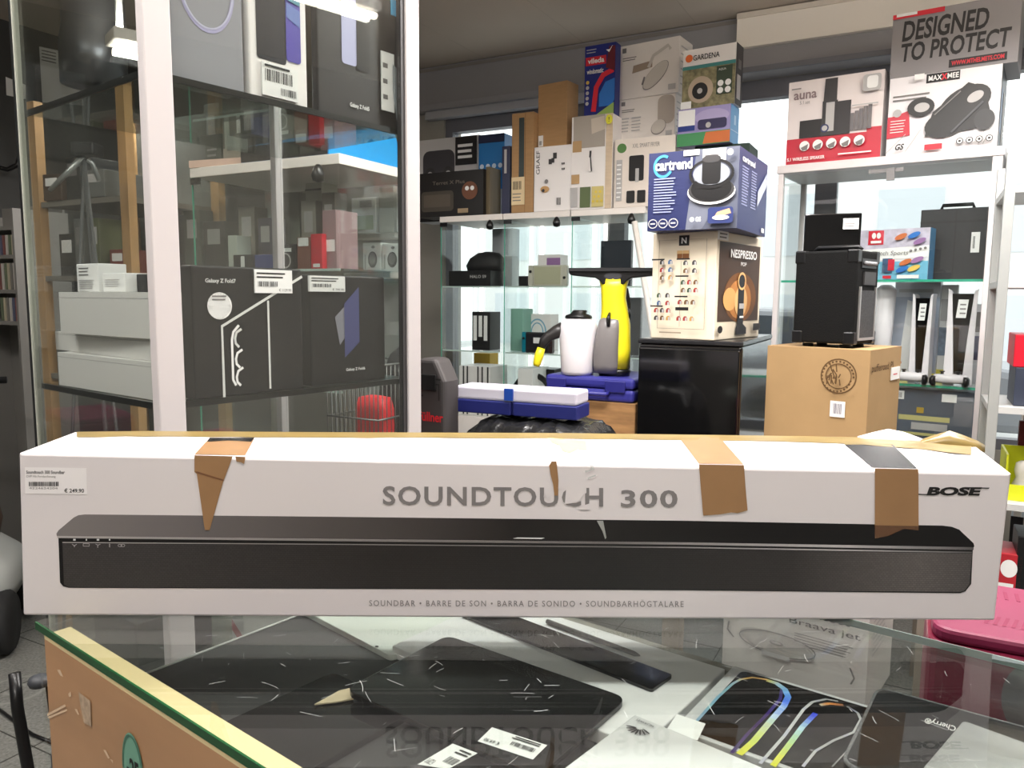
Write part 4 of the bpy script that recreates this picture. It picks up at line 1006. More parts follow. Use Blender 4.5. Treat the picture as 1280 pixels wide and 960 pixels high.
def dr(F):
    f = F['f']; v, q = text_polys('GRAEF', 0.0)
    f.mb.add([f.P(0.16 - 0.10 * b, 0.58 + 0.36 * a) for a, b in v], q, INK); f.k += 1
    for x, y, w in ((0.40, 0.72, 0.09), (0.52, 0.80, 0.10), (0.48, 0.74, 0.08)): f.rect(x, y, x + w, y + w * 0.9, DGREY)
    for k in range(4): f.rect(0.76 + 0.05 * (k % 2), 0.62 + 0.08 * (k // 2), 0.79 + 0.05 * (k % 2), 0.65 + 0.08 * (k // 2), INK)
    f.circ(0.36, 0.46, 0.05, GREY_INK); f.ell(0.32, 0.34, 0.12, 0.05, M('print_food_tan', (190, 150, 100), 0.5)); f.circ(0.28, 0.32, 0.04, DGREY); f.bars(0.64, 0.09, 0.76, 0.2, INK, 8)
gb = carton('appliance_box', 'white appliance box with sideways lettering, under the brown carton on the cabinet row', 'box', sfit(667, 713, 180, NF + 0.0, ZT2, 0.18), WHITE, dr)
zg = ZT2 + gb['_h'] + 0.0005
cb_ = carton('tall_carton', 'plain brown carton on the white appliance box, cabinet row', 'box', fit(672, 708, 722, 100, YL(708, NF + 0.02, zg), zg, -36), KRAFT)
patch('shipping_label', cb_, 'f', 0.04, 0.03, 0.2, 0.2, PAPER, lambda g: g.bars(0.2, 0.1, 0.8, 0.5, INK, 6))
m_woodp = M('pale_wood_print', (206, 186, 160), 0.6, mot=0.08, scale=10, stretch=(1, 1, 8))
def dr(F):
    f = F['f']; f.rect(0.84, 0, 1, 1, m_woodp); f.rect(0.05, 0.66, 0.82, 1.0, M('print_chair_grey', (168, 160, 150), 0.5)); f.poly([(0.5, 0.8), (0.82, 0.84), (0.8, 0.98), (0.48, 0.96)], M('print_beige_machine', (200, 190, 176), 0.5))
    f.rect(0.04, 0.62, 0.26, 0.74, M('print_tan_patch', (186, 152, 108), 0.6)); f.rect(0.02, 0.28, 0.22, 0.38, M('print_tan_patch')); f.rect(0.0, 0.03, 0.18, 0.24, LGREY); f.rect(0.24, 0.02, 0.5, 0.24, M('print_olive', (92, 106, 70), 0.5)); f.rect(0.53, 0.02, 0.82, 0.24, M('print_food_mix', (198, 184, 120), 0.5))
    for k in range(7): f.circ(0.57 + 0.035 * k, 0.08 + 0.05 * (k % 3), 0.03, M('print_food_yellow', (214, 190, 70), 0.5))
    f.line([(0.52, 0.40), (0.49, 0.55), (0.5, 0.62)], 0.05, DGREY); f.line([(0.5, 0.40), (0.47, 0.55)], 0.03, WHITE); f.ell(0.93, 0.93, 0.08, 0.05, M('yellow_sticker', (226, 220, 60), 0.4)); f.text('!', 0.92, 0.905, 0.94, 0.955, INK)
wbx = carton('appliance_box', 'worn white box with handle picture and yellow sticker, under the dark blue box', 'box', sfit(713, 764, 141, NF + 0.0, ZT2, 0.18), WHITE, dr)
zw_ = ZT2 + wbx['_h'] + 0.0005
m_vil = M('deep_blue_card', (20, 36, 116), 0.4)
def dr(F):
    f = F['f']; f.rect(0.03, 0.72, 0.70, 0.84, RED); f.text('vileda', 0.10, 0.745, 0.64, 0.82, PAPER, 0.03); f.text('windomatic', 0.08, 0.60, 0.62, 0.67, PAPER, 0.02); f.lines(0.06, 0.88, 0.4, 0.96, 2, LGREY, 0.3)
    f.line([(0.95, 0.62), (0.62, 0.56), (0.40, 0.40), (0.32, 0.06)], 0.16, RED); f.poly([(0.5, 0.12), (0.9, 0.12), (1, 0.2), (1, 0.5), (0.7, 0.46), (0.5, 0.3)], M('print_sky_blue', (40, 110, 190), 0.4)); f.poly([(0.8, 0.95), (1, 0.95), (1, 0.6), (0.7, 0.66)], M('print_dark_red', (96, 20, 36), 0.4))
    for k in range(5): f.circ(0.12, 0.48 - 0.075 * k, 0.055, LGREY if k else M('print_gold', (220, 190, 90), 0.4))
    f.poly([(0.4, 0.0), (1, 0.0), (1, 0.16)], M('print_leaf', (140, 170, 90), 0.4)); f.poly([(0.72, 0.9), (0.82, 0.86), (0.94, 0.96), (0.84, 0.9)], PAPER)
carton('cleaner_box', 'dark blue cleaner box with red banner, high on the cabinet row', 'box', fit(730, 768, 774, 52, YL(768, NF + 0.02, zw_), zw_, -30), m_vil, dr)
def dr(F):
    f = F['f']; f.ell(0.12, 0.87, 0.08, 0.07, M('print_green', (86, 130, 70), 0.5)); f.text('XXL SMART FRYER', 0.3, 0.86, 0.75, 0.92, GREY_INK); f.rrect(0.25, 0.38, 0.50, 0.75, INK, 0.03); f.rect(0.36, 0.36, 0.42, 0.56, LGREY)
    f.rrect(0.22, 0.06, 0.36, 0.24, INK, 0.02); f.rrect(0.40, 0.06, 0.54, 0.24, INK, 0.02); f.rect(0.04, 0.1, 0.14, 0.7, LGREY); f.lines(0.05, 0.12, 0.13, 0.66, 8, PAPER, 0.3)
fry = carton('fryer_box', 'white fryer box with black pictures, under the two vacuum boxes', 'box', sfit(767, 842, 168, NF + 0.0, ZT2, 0.24), M('warm_white_card', (226, 216, 206), 0.5), dr)
zf = ZT2 + fry['_h'] + 0.0005
m_vac = M('pale_vacuum_card', (226, 220, 214), 0.5); m_vd = M('print_vac_grey', (196, 190, 182), 0.45)
def vac(big):
    def dr(F):
        f = F['f']; f.rect(0.04, 0.86, 0.11, 0.95, GREY_INK); f.lines(0.05, 0.70, 0.3, 0.78, 2, GREY_INK, 0.4)
        if big:
            f.poly([(0.22, 0.46), (0.56, 0.52), (0.56, 0.64), (0.24, 0.60)], M('print_vac_brown', (150, 134, 118), 0.5)); f.ell(0.62, 0.36, 0.27, 0.14, GREY_INK, rot=0.75); f.ell(0.62, 0.365, 0.26, 0.13, m_vd, rot=0.75)
            f.line([(0.5, 0.52), (0.58, 0.72), (0.82, 0.86), (0.86, 0.78)], 0.05, m_vd); f.line([(0.40, 0.22), (0.44, 0.36)], 0.03, GREY_INK); f.rect(0.84, 0.06, 0.96, 0.16, LGREY)
        else:
            f.rrect(0.70, 0.36, 0.99, 0.98, M('print_vac_brown2', (170, 160, 150), 0.5), 0.1); f.ell(0.72, 0.30, 0.14, 0.15, GREY_INK, rot=0.6); f.ell(0.72, 0.31, 0.13, 0.14, m_vd, rot=0.6); f.lines(0.06, 0.25, 0.2, 0.6, 5, LGREY, 0.4); f.lines(0.24, 0.25, 0.42, 0.6, 5, LGREY, 0.4); f.rect(0.85, 0.06, 0.96, 0.2, LGREY); f.rect(0.06, 0.05, 0.45, 0.1, GREY_INK)
        F['r'].lines(0.1, 0.1, 0.8, 0.9, 6, LGREY, 0.2)
    return dr
v1 = carton('vacuum_box', 'lower white box picturing a handheld vacuum, on the fryer box', 'box', fit(773, 843, 858, 116, YL(843, NF + 0.10, zf), zf, -32), m_vac, vac(False), 'white vacuum boxes on the cabinet row')
zf2 = zf + v1['_h'] + 0.0005
carton('vacuum_box', 'upper white box picturing a large handheld vacuum, top of the pile', 'box', fit(774, 848, 864, 44, YL(848, NF + 0.09, zf2), zf2, -34), m_vac, vac(True), 'white vacuum boxes on the cabinet row')
ub = carton('plain_carton', 'dark plain carton behind the navy polisher box', 'box', sfit(866, 934, 178, NF + 0.02, ZT2, 0.20), M('dark_green_card', (40, 58, 50), 0.6))
zh_ = ZT2 + ub['_h'] + 0.0005
def dr(F):
    f = F['f']; f.rect(0, 0, 1, 0.34, M('print_green_band', (70, 140, 90), 0.45)); f.poly([(0.5, 0.02), (1, 0.02), (1, 0.32), (0.55, 0.32)], M('print_orange', (200, 110, 60), 0.5)); f.rect(0.02, 0.54, 0.34, 0.96, PAPER); f.rect(0.02, 0.40, 0.34, 0.54, M('print_navy2', (40, 60, 130), 0.4)); f.ell(0.66, 0.72, 0.32, 0.2, M('print_lilac', (170, 160, 200), 0.45)); f.rrect(0.4, 0.4, 0.94, 0.66, M('print_violet_dark', (52, 48, 84), 0.4), 0.05); f.circ(0.60, 0.5, 0.05, LGREY)
    F['r'].rect(0, 0, 1, 1, M('sky_blue_side', (100, 160, 212), 0.45)); F['r'].rect(0.4, 0.5, 0.6, 0.75, M('sky_blue_pale', (170, 205, 236), 0.4)); F['r'].rect(0, 0.32, 1, 0.345, M('sky_blue_pale'))
pz = carton('iron_box', 'lilac and sky blue box under the garden hose box', 'box', fit(846, 912, 936, 129, YL(912, NF - 0.03, zh_), zh_, -33, 0.12), M('lilac_card', (150, 142, 190), 0.45), dr)
zq = zh_ + pz['_h'] + 0.0005
def dr(F):
    f = F['f']; f.rect(0, 0, 1, 0.70, M('print_garden', (128, 122, 92), 0.5, mot=0.5, scale=40)); f.rect(0, 0.66, 1, 0.72, M('print_teal', (60, 130, 130), 0.5)); f.circ(0.12, 0.85, 0.07, M('print_orange_flower', (226, 110, 50), 0.5)); f.text('GARDENA', 0.20, 0.80, 0.70, 0.89, INK, 0.01)
    f.circ(0.36, 0.30, 0.24, M('print_hose', (178, 160, 140), 0.5)); f.circ(0.35, 0.28, 0.15, INK); f.circ(0.35, 0.28, 0.05, LGREY); f.rect(0.66, 0.18, 0.95, 0.64, M('print_dark_green', (52, 66, 50), 0.5))
    for k in range(4): f.circ(0.74 + 0.14 * (k % 2), 0.36 - 0.12 * (k // 2), 0.055, PAPER)
    f.text('AQUA', 0.70, 0.56, 0.84, 0.60, PAPER); f.rect(0.0, 0.0, 0.2, 0.12, PAPER); F['r'].rect(0, 0, 1, 1, DGREY); F['r'].rect(0.2, 0.1, 0.7, 0.5, LGREY); F['r'].rect(0.3, 0.6, 0.7, 0.75, GREY_INK)
carton('hose_box', 'white garden hose box with orange flower mark, on the lilac box', 'box', fit(852, 918, 932, 52, YL(918, NF - 0.02, zq), zq, -33, 0.10), WHITE, dr)

# goods inside the glass cabinets
def goods(name, label, cat, pl, pr, pyt, n, z, d, mat, draw=None, group=None, yaw=-28): return carton(name, label, cat, sfit(pl, pr, pyt, n, z, d, yaw), mat, draw, group, 0.002)
goods('console_box', 'black console box with faint title, upper shelf of the left glass cabinet', 'box', 561, 613, 338, NF + 0.08, ZM + 0.0005, 0.20, BLACK, lambda F: F['f'].text('HALO S9', 0.52, 0.52, 0.9, 0.72, LGREY, 0.02))
hb_ = sfit(584, 613, 318, NF + 0.12, ZM + 0.1, 0.15); zhb = ZM + 0.0005
mb = MB(); bx = bpy.data.objects['console_box']; zhb += bx['_h'] + 0.0005
mb.loft([(0, 0, 0, 0.105, 0.06), (0, 0, 0.03, 0.115, 0.065), (0.01, 0, 0.07, 0.10, 0.06), (0.02, 0, 0.098, 0.06, 0.045), (0.02, 0, 0.105, 0.02, 0.02)], M('black_case_fabric', (26, 26, 28), 0.6))
tag(mb.build('zip_case', None, hb_['c'].xy.to_3d() + Vector((0, 0, zhb)), SA), 'rounded black zip case on the black console box', 'case')
goods('speaker_tower', 'tall grey slab standing behind the zip case in the glass cabinet', 'device', 615, 640, 285, NF + 0.22, ZM + 0.0005, 0.08, M('slab_grey', (150, 152, 156), 0.4), yaw=-30)
goods('game_box', 'black box with tall white lettering, middle shelf of the left glass cabinet', 'box', 590, 612, 390, NF + 0.06, ZN + 0.0005, 0.12, BLACK, lambda F: [F['f'].rect(0.08 + 0.3 * k, 0.25 + 0.1 * (k % 2), 0.28 + 0.3 * k, 0.9, PAPER) for k in range(3)])
goods('green_case', 'translucent green plastic box in the glass cabinet', 'box', 638, 653, 386, NF + 0.10, ZN + 0.0005, 0.12, M('mint_plastic', (130, 176, 160), 0.4))
# handheld console
def handheld(name, label, pl, pr, pyt, n, z, c_body, c_l, c_r, c_s, yaw=-28):
    ft = sfit(pl, pr, pyt, n, z, 0.03, yaw); w, h = ft['w'], ft['h']; r = empty(name, ft['c'], ft['a']); tag(r, label, 'handheld console')
    mb = MB(); mb.box(-w * 0.38, w * 0.38, -0.012, 0.012, 0, h, c_body); mb.build('body', r, bevel=0.004)
    for s, c in ((-1, c_l), (1, c_r)):
        mb = MB(); a, b = sorted((s * w * 0.381, s * w * 0.5)); mb.prism(rnd([(a, 0.0), (b, 0.0), (b, h), (a, h)], w * 0.05), c, 'y', -0.013, 0.013); k = mb.build('grip', r)
        mb = MB(); mb.lathe([(0.001, 0), (w * 0.035, 0), (w * 0.03, 0.006), (0.001, 0.007)], INK, 12); o = mb.build('stick', k, (s * w * 0.44, -0.0135, h * (0.7 if s < 0 else 0.4))); o.rotation_euler = (R(90), 0, 0)
    mb = MB(); mb.box(-w * 0.34, w * 0.34, -0.0135, -0.0122, h * 0.08, h * 0.92, c_s); mb.build('screen', r)
    return r
handheld('handheld_console', 'pale handheld console with olive screen on the upper glass shelf', 660, 708, 331, NF + 0.04, ZM + 0.0005, M('console_cream', (186, 184, 170), 0.4), M('console_cream'), M('console_cream'), M('olive_screen', (170, 170, 144), 0.3))
goods('small_box', 'small black box beside the pale handheld console', 'box', 648, 659, 345, NF + 0.05, ZM + 0.0005, 0.08, BLACK)
goods('violet_box', 'small white and violet box behind the pale handheld console', 'box', 672, 700, 318, NF + 0.22, ZM + 0.0005, 0.1, WHITE, lambda F: F['f'].rect(0.4, 0.1, 1, 0.9, M('print_violet2', (150, 110, 160), 0.5)))
hh = handheld('handheld_console', 'dark handheld console with teal side grip on the middle glass shelf', 652, 690, 416, NF + 0.03, ZN + 0.0005, M('console_black', (34, 34, 36), 0.4), M('teal_grip', (0, 120, 140), 0.4), M('brown_grip', (60, 40, 40), 0.4), M('console_screen', (40, 40, 44), 0.2))
mb = MB(); mb.box(-0.02, 0.025, -0.0150, -0.0137, 0.05, 0.08, PAPER); mb.build('price_label', hh)
goods('router_box', 'white box with a blue coil drawing behind the dark handheld console', 'box', 655, 688, 393, NF + 0.2, ZN + 0.0005, 0.1, WHITE, lambda F: (F['f'].ring(0.5, 0.5, 0.32, 0.36, 0.05, M('print_coil_blue', (120, 170, 196), 0.5)), F['f'].ring(0.5, 0.5, 0.22, 0.26, 0.04, M('print_coil_blue'))))
goods('monitor', 'dark flat screen standing in the glass cabinet behind the yellow cleaner', 'screen', 750, 788, 300, NF + 0.15, ZM + 0.0005, 0.03, M('screen_dark', (38, 44, 52), 0.25))
goods('camera_case', 'dark grey case on the middle shelf behind the yellow cleaner', 'case', 756, 800, 372, NF + 0.15, ZN + 0.0005, 0.15, M('case_grey', (70, 72, 74), 0.6))
ZB = 0.6605
goods('console', 'white game console with dark vertical stripes, bottom of the left glass cabinet', 'console', 574, 612, 459, NF + 0.05, ZB, 0.2, WHITE, lambda F: [F['f'].rect(0.12 + x, 0, 0.17 + x, 1, DGREY) for x in (0.0, 0.13, 0.48, 0.62, 0.80)])
goods('yellow_box', 'mustard yellow box behind the white striped console', 'box', 592, 612, 442, NF + 0.27, ZB, 0.1, M('mustard', (196, 160, 50), 0.5))
goods('dark_case', 'black equipment case at the bottom of the middle glass cabinet', 'case', 652, 692, 462, NF + 0.22, ZB, 0.12, BLACK)
# steering wheel
ft = sfit(634, 684, 472, NF + 0.06, ZB, 0.1); r_ = empty('steering_wheel', ft['c'] + Vector((0, 0, 0)), SA); tag(r_, 'black gaming steering wheel lying in the middle glass cabinet', 'steering wheel')
wr = ft['w'] / 2
mb = MB(); mb.tube([(wr * 0.92 * math.cos(k * math.pi / 14), 0.02 * math.sin(k * math.pi / 14), wr + wr * 0.92 * math.sin(k * math.pi / 14)) for k in range(28)], 0.016, PLASTIC_BLACK, 8, False, True); mb.build('rim', r_)
mb = MB(); mb.lathe([(0.001, -0.02), (0.05, -0.02), (0.055, 0.0), (0.05, 0.02), (0.001, 0.02)], PLASTIC_BLACK, 16); o = mb.build('hub', r_, (0, 0, wr)); o.rotation_euler = (R(90), 0, 0)
for k in (0, 120, 240):
    mb = MB(); a = R(k + 90); mb.tube([(0.04 * math.cos(a), 0, wr + 0.04 * math.sin(a)), (wr * 0.88 * math.cos(a), 0.0, wr + wr * 0.88 * math.sin(a))], 0.010, PLASTIC_BLACK, 6); mb.build('spoke', r_)
goods('sign_card', 'small white sign card behind the steering wheel', 'sign', 657, 675, 460, NF + 0.15, ZB, 0.01, PAPER, lambda F: F['f'].poly([(0.2, 0.2), (0.7, 0.3), (0.9, 0.7), (0.4, 0.5)], INK))
# pale stick leaning on the cabinet
p, q = PY(793, 277, YL(793, NF - 0.06, 1.6)), PY(812, 392, YL(812, NF - 0.10, 1.2)); q2 = q + (q - p) * ((q.z - 0.02) / (p.z - q.z)); mb = MB()
mb.tube([p - q2, (0, 0, 0)], 0.014, M('white_stick', (226, 222, 216), 0.5), 8); tag(mb.build('pole', None, q2), 'white plastic pole leaning against the glass cabinets', 'pole')
# ------------------------------------------------------------------ pile of goods in front of the cabinets, on a low display table
TZ = 0.72
m_tbl = M('table_laminate', (150, 140, 128), 0.5)
for s0_, s1_, n0_, n1_, lb in ((-1.205, -0.415, 1.62, 2.98, 'low display table carrying the blue tool case and the black bundle'), (-0.41, 0.10, 2.00, 2.98, 'low display table carrying the big brown carton with the amplifier')):
    tbl = empty('display_table', W((s0_ + s1_) / 2, (n0_ + n1_) / 2), SA); tag(tbl, lb, 'table', 'low display tables')
    tw, td = (s1_ - s0_) / 2, (n1_ - n0_) / 2
    mb = MB(); mb.box(-tw, tw, -td, td, TZ - 0.03, TZ, m_tbl); mb.build('tabletop', tbl, bevel=0.003)
    for x in (-tw + 0.03, tw - 0.07):
        for y in (-td + 0.03, td - 0.07):
            mb = MB(); mb.box(x, x + 0.04, y, y + 0.04, 0, TZ - 0.0305, m_tbl); mb.build('leg', tbl)
TZ0 = TZ + 0.0005
# black glossy appliance
m_gloss = M('gloss_black', (12, 12, 13), 0.09, spec=0.5, coat=0.4)
ft = fit(794, 921, 958, 427, 2.28, TZ0 + 0.012, -27)
fr_ = empty('mini_fridge', ft['c'], ft['a']); fr_.location.z = TZ0; tag(fr_, 'glossy black table top appliance under the coffee machine box', 'appliance')
w, d, h = ft['w'], ft['d'], ft['h']
mb = MB(); mb.box(-w / 2, w / 2, -d / 2, d / 2, 0.012, h - 0.004, m_gloss); mb.build('body', fr_, bevel=0.008)
mb = MB(); mb.box(-w / 2 + 0.004, w / 2 - 0.004, -d / 2 - 0.012, -d / 2 - 0.0005, 0.016, h - 0.014, m_gloss); dd_ = mb.build('door', fr_, bevel=0.005)
mb = MB(); mb.box(-w / 2 - 0.002, w / 2 + 0.002, -d / 2 - 0.004, d / 2 + 0.002, h - 0.0035, h + 0.012, M('appliance_top', (34, 34, 36), 0.18)); mb.build('top_plate', fr_, bevel=0.004)
for x in (-1, 1):
    for y in (-1, 1):
        mb = MB(); mb.lathe([(0.018, 0), (0.02, 0.004), (0.016, 0.0115)], PLASTIC_BLACK, 12); mb.build('foot', fr_, (x * (w / 2 - 0.04), y * (d / 2 - 0.04), 0))
ZA = TZ0 + h + 0.0125
# coffee machine box
CREAM = M('cream_card', (214, 196, 164), 0.7)
m_nes = M('cream_box', (226, 214, 192), 0.5)
def dr(F):
    f = F['f']; f.rect(0.42, 0.875, 0.58, 0.97, INK); f.text('N', 0.46, 0.895, 0.54, 0.95, PAPER, 0.03)
    for x, w in ((0.40, 0.08), (0.49, 0.10)): f.rect(x, 0.755, x + w, 0.83, M('print_coffee', (120, 76, 40), 0.5)); f.rect(x, 0.80, x + w, 0.83, M('print_crema', (206, 170, 120), 0.5))
    gl = M('thin_print', (150, 136, 116), 0.5)
    for a in ([(0.12, 0.10), (0.12, 0.93), (0.40, 0.93)], [(0.60, 0.93), (0.86, 0.93), (0.86, 0.10)], [(0.12, 0.10), (0.86, 0.10)], [(0.48, 0.12), (0.48, 0.73)]): f.line(a, 0.006, gl)
    cs = [DGREY, M('pod_brown', (110, 80, 50), 0.5), M('pod_red', (150, 50, 46), 0.5), M('pod_blue', (60, 90, 130), 0.5), M('pod_green', (60, 80, 60), 0.5), M('pod_gold', (180, 140, 80), 0.5)]
    rg = random.Random(4)
    for gx, gy, nx, ny in ((0.15, 0.56, 2, 3), (0.54, 0.62, 2, 2), (0.15, 0.32, 2, 2), (0.54, 0.44, 3, 2), (0.15, 0.18, 3, 2), (0.54, 0.33, 3, 1), (0.54, 0.18, 3, 1)):
        for i in range(nx):
            for j in range(ny):
                x, y = gx + 0.115 * i * (1.25 if nx == 2 else 0.9), gy + 0.072 * j; c = rg.choice(cs)
                f.poly([(x, y), (x + 0.07, y), (x + 0.07, y + 0.025), (x + 0.05, y + 0.042), (x + 0.02, y + 0.042), (x, y + 0.025)], c); f.rect(x + 0.035, y, x + 0.065, y + 0.03, LGREY)
    for x0, y0 in ((0.14, 0.735), (0.53, 0.735), (0.52, 0.58), (0.14, 0.305), (0.52, 0.395)): f.rect(x0, y0, x0 + 0.2, y0 + 0.014, INK)
    f.rect(0.54, 0.275, 0.74, 0.305, INK); f.lines(0.3, 0.055, 0.66, 0.085, 1, gl, 0.4)
    r = F['r']; r.rect(0.05, 0.17, 0.95, 0.91, M('print_brown_dark', (70, 52, 42), 0.45)); r.ell(0.52, 0.40, 0.36, 0.24, M('print_amber_dim', (120, 78, 44), 0.5)); r.ell(0.5, 0.38, 0.26, 0.19, M('print_amber', (186, 124, 66), 0.5)); r.ell(0.28, 0.38, 0.14, 0.11, M('print_amber_light', (216, 164, 100), 0.5)); r.ell(0.52, 0.36, 0.14, 0.15, M('print_amber_pale', (226, 180, 120), 0.5))
    r.poly([(0.42, 0.04), (0.66, 0.04), (0.66, 0.10), (0.58, 0.14), (0.58, 0.58), (0.54, 0.64), (0.49, 0.64), (0.45, 0.58), (0.45, 0.14), (0.42, 0.10)], M('print_machine', (28, 28, 32), 0.4)); r.ring(0.52, 0.555, 0.08, 0.075, 0.02, M('print_amber_pale')); r.rect(0.47, 0.29, 0.58, 0.34, LGREY); r.rect(0.48, 0.2, 0.57, 0.22, PAPER)
    r.text('NESPRESSO', 0.24, 0.77, 0.82, 0.85, PAPER, 0.02); r.text('POP', 0.46, 0.70, 0.58, 0.735, PAPER); r.ell(0.06, 0.10, 0.05, 0.035, INK); r.rect(0.78, 0.07, 0.95, 0.14, DGREY)
nes = carton('coffee_machine_box', 'cream box with rows of coffee pods and a dark machine picture, on the black appliance', 'box', fit(813, 892, 948, 288, 2.31, ZA, -38), m_nes, dr)
patch('price_label', nes, 'r', 0.0, 0.92, 0.2, 1.0, PAPER, lambda g: g.lines(0.1, 0.1, 0.9, 0.9, 2, GREY_INK, 0.4))
ZNe = ZA + nes['_h'] + 0.0005
m_navy = M('navy_box', (40, 46, 88), 0.4)
def dr(F):
    f = F['f']; f.poly([(0.44, 0), (1, 0), (1, 1), (0.54, 1)], M('print_steel', (92, 96, 112), 0.4)); f.poly([(0.44, 0), (0.62, 0), (0.9, 0.5), (0.62, 0.85), (0.5, 0.6)], M('print_steel2', (112, 116, 130), 0.4))
    f.ring(0.17, 0.82, 0.10, 0.13, 0.03, M('print_ring_blue', (70, 150, 206), 0.4), a0=60, a1=330); f.text('cartrend', 0.08, 0.765, 0.50, 0.905, PAPER, 0.03); f.lines(0.07, 0.22, 0.33, 0.68, 13, M('print_pale_blue', (150, 156, 190), 0.5), 0.4)
    for k in range(3): f.ring(0.07 + 0.12 * k, 0.09, 0.05, 0.055, 0.010, LGREY); f.lines(0.04 + 0.12 * k, 0.07, 0.10 + 0.12 * k, 0.11, 1, LGREY, 0.5)
    f.ell(0.72, 0.46, 0.26, 0.16, PAPER); f.ell(0.72, 0.48, 0.25, 0.15, DGREY); f.ell(0.72, 0.50, 0.22, 0.16, BLACK)
    f.rrect(0.55, 0.5, 0.9, 0.72, INK, 0.05); f.ring(0.72, 0.68, 0.23, 0.17, 0.03, BLACK); f.ell(0.72, 0.68, 0.20, 0.14, M('print_steel3', (146, 150, 158), 0.4)); f.rrect(0.62, 0.55, 0.82, 0.86, BLACK, 0.05); f.ell(0.72, 0.86, 0.1, 0.05, DGREY)
    f.rrect(0.70, 0.06, 0.97, 0.26, M('print_scene', (50, 60, 110), 0.4), 0.03); f.poly([(0.76, 0.12), (0.95, 0.18), (0.93, 0.24), (0.8, 0.2)], M('print_skin', (200, 160, 130), 0.5)); f.ell(0.84, 0.13, 0.09, 0.03, PAPER); f.circ(0.53, 0.12, 0.025, PAPER); f.text('GS', 0.57, 0.09, 0.63, 0.15, PAPER, 0.03); f.circ(0.92, 0.92, 0.035, LGREY)
    r = F['r']; r.lines(0.1, 0.3, 0.32, 0.8, 14, M('print_pale_blue'), 0.35); r.lines(0.4, 0.3, 0.6, 0.8, 14, M('print_pale_blue'), 0.35); r.text('cartrend', 0.08, 0.84, 0.5, 0.92, PAPER, 0.02); r.poly([(0.62, 0.36), (0.95, 0.7), (0.95, 0.88), (0.62, 0.56)], M('print_glossy', (180, 184, 204), 0.2)); r.rect(0.8, 0.04, 0.9, 0.1, PAPER)
pol = carton('polisher_box', 'navy box picturing a round car polisher, on the cream coffee box', 'box', fit(809, 921, 956, 182, 2.23, ZNe, -30), m_navy, dr)
patch('price_label', pol, 'f', 0.61, 0.84, 0.86, 0.99, PAPER, lambda g: g.lines(0.08, 0.15, 0.8, 0.6, 2, GREY_INK, 0.4))
patch('price_label', pol, 'f', 0.40, 0.93, 0.57, 1.0, PAPER)
# big brown carton with the amplifier
def dr(F):
    f = F['f']; c = M('stamp_brown', (92, 66, 36), 0.7); f.ring(0.72, 0.82, 0.165, 0.165 * f.w / f.h, 0.012, c); f.ring(0.72, 0.82, 0.12, 0.12 * f.w / f.h, 0.008, c)
    for k in range(26):
        a = k * 2 * math.pi / 26; f.circ(0.72 + 0.143 * math.cos(a), 0.82 + 0.143 * f.w / f.h * math.sin(a), 0.010, c)
    rg = random.Random(9)
    for k in range(16):
        x, y = 0.72 + rg.uniform(-0.07, 0.07), 0.82 + rg.uniform(-0.06, 0.06); f.line([(x, y), (x + rg.uniform(-0.04, 0.04), y + rg.uniform(0.02, 0.06))], 0.012, c)
    r = F['r']; r.text('pufferoad PJ', 0.06, 0.84, 0.74, 0.905, M('stamp_brown'), 0.01)
car = carton('large_carton', 'big brown carton with a round stamp, standing under the guitar amplifier', 'box', fit(952, 1077, 1116, 438, 2.16, TZ0, -42), KRAFT2, dr)
patch('shipping_label', car, 'f', 0.66, 0.55, 0.80, 0.655, PAPER, lambda g: (g.bars(0.2, 0.2, 0.8, 0.85, M('label_violet_grey', (110, 104, 120), 0.6), 8),))
patch('price_label', car, 'r', 0.66, 0.775, 0.94, 0.86, PAPER, lambda g: g.lines(0.2, 0.3, 0.7, 0.6, 1, RED, 0.3))
ZC = TZ0 + car['_h'] + 0.0005
m_tolex = M('amp_vinyl', (9, 9, 9), 0.75, spec=0.2, bump=0.3, scale=320)
ft = fit(990, 1066, 1093, 312, 2.22, ZC + 0.012, -44); w, d, h = ft['w'], ft['d'], ft['h']
amp = empty('guitar_amplifier', ft['c'], ft['a']); amp.location.z = ZC; tag(amp, 'black guitar amplifier with silver edged grille, standing on the big brown carton', 'amplifier')
mb = MB(); mb.box(-w / 2, w / 2, -d / 2, d / 2, 0.012, h + 0.012, m_tolex); mb.build('cabinet', amp, bevel=0.006)
# its front with controls faces the +x side
mb = MB(); mb.box(w / 2 + 0.0005, w / 2 + 0.004, -d / 2 + 0.03, d / 2 - 0.03, 0.03, h * 0.62, M('amp_grille', (62, 62, 64), 0.7, mot=0.4, scale=250)); gr = mb.build('grille', amp)
mb = MB()
for b in ((-d / 2 + 0.022, -d / 2 + 0.0295, 0.022, h * 0.66), (d / 2 - 0.0295, d / 2 - 0.022, 0.022, h * 0.66)): mb.box(w / 2 + 0.0005, w / 2 + 0.006, b[0], b[1], b[2], b[3], ALU)
mb.box(w / 2 + 0.0005, w / 2 + 0.006, -d / 2 + 0.0295, d / 2 - 0.0295, 0.022, 0.0298, ALU); mb.build('silver_trim', gr)
mb = MB(); mb.box(w / 2 + 0.0005, w / 2 + 0.003, -d / 2 + 0.03, d / 2 - 0.03, h * 0.86, h * 0.96, BLACK); cpn = mb.build('control_panel', amp)
for k in range(6):
    mb = MB(); mb.lathe([(0.006, 0), (0.0055, 0.008), (0.002, 0.009)], M('knob_silver', (140, 140, 142), 0.4), 10); o = mb.build('knob', cpn, (w / 2 + 0.0032, -d / 2 + 0.05 + k * (d - 0.1) / 5, h * 0.91)); o.rotation_euler = (0, R(90), 0)
mb = MB(); mb.box(w / 2 + 0.0005, w / 2 + 0.005, -d / 2 + 0.05, -d / 2 + 0.14, h * 0.68, h * 0.82, DGREY); mb.build('badge', amp)
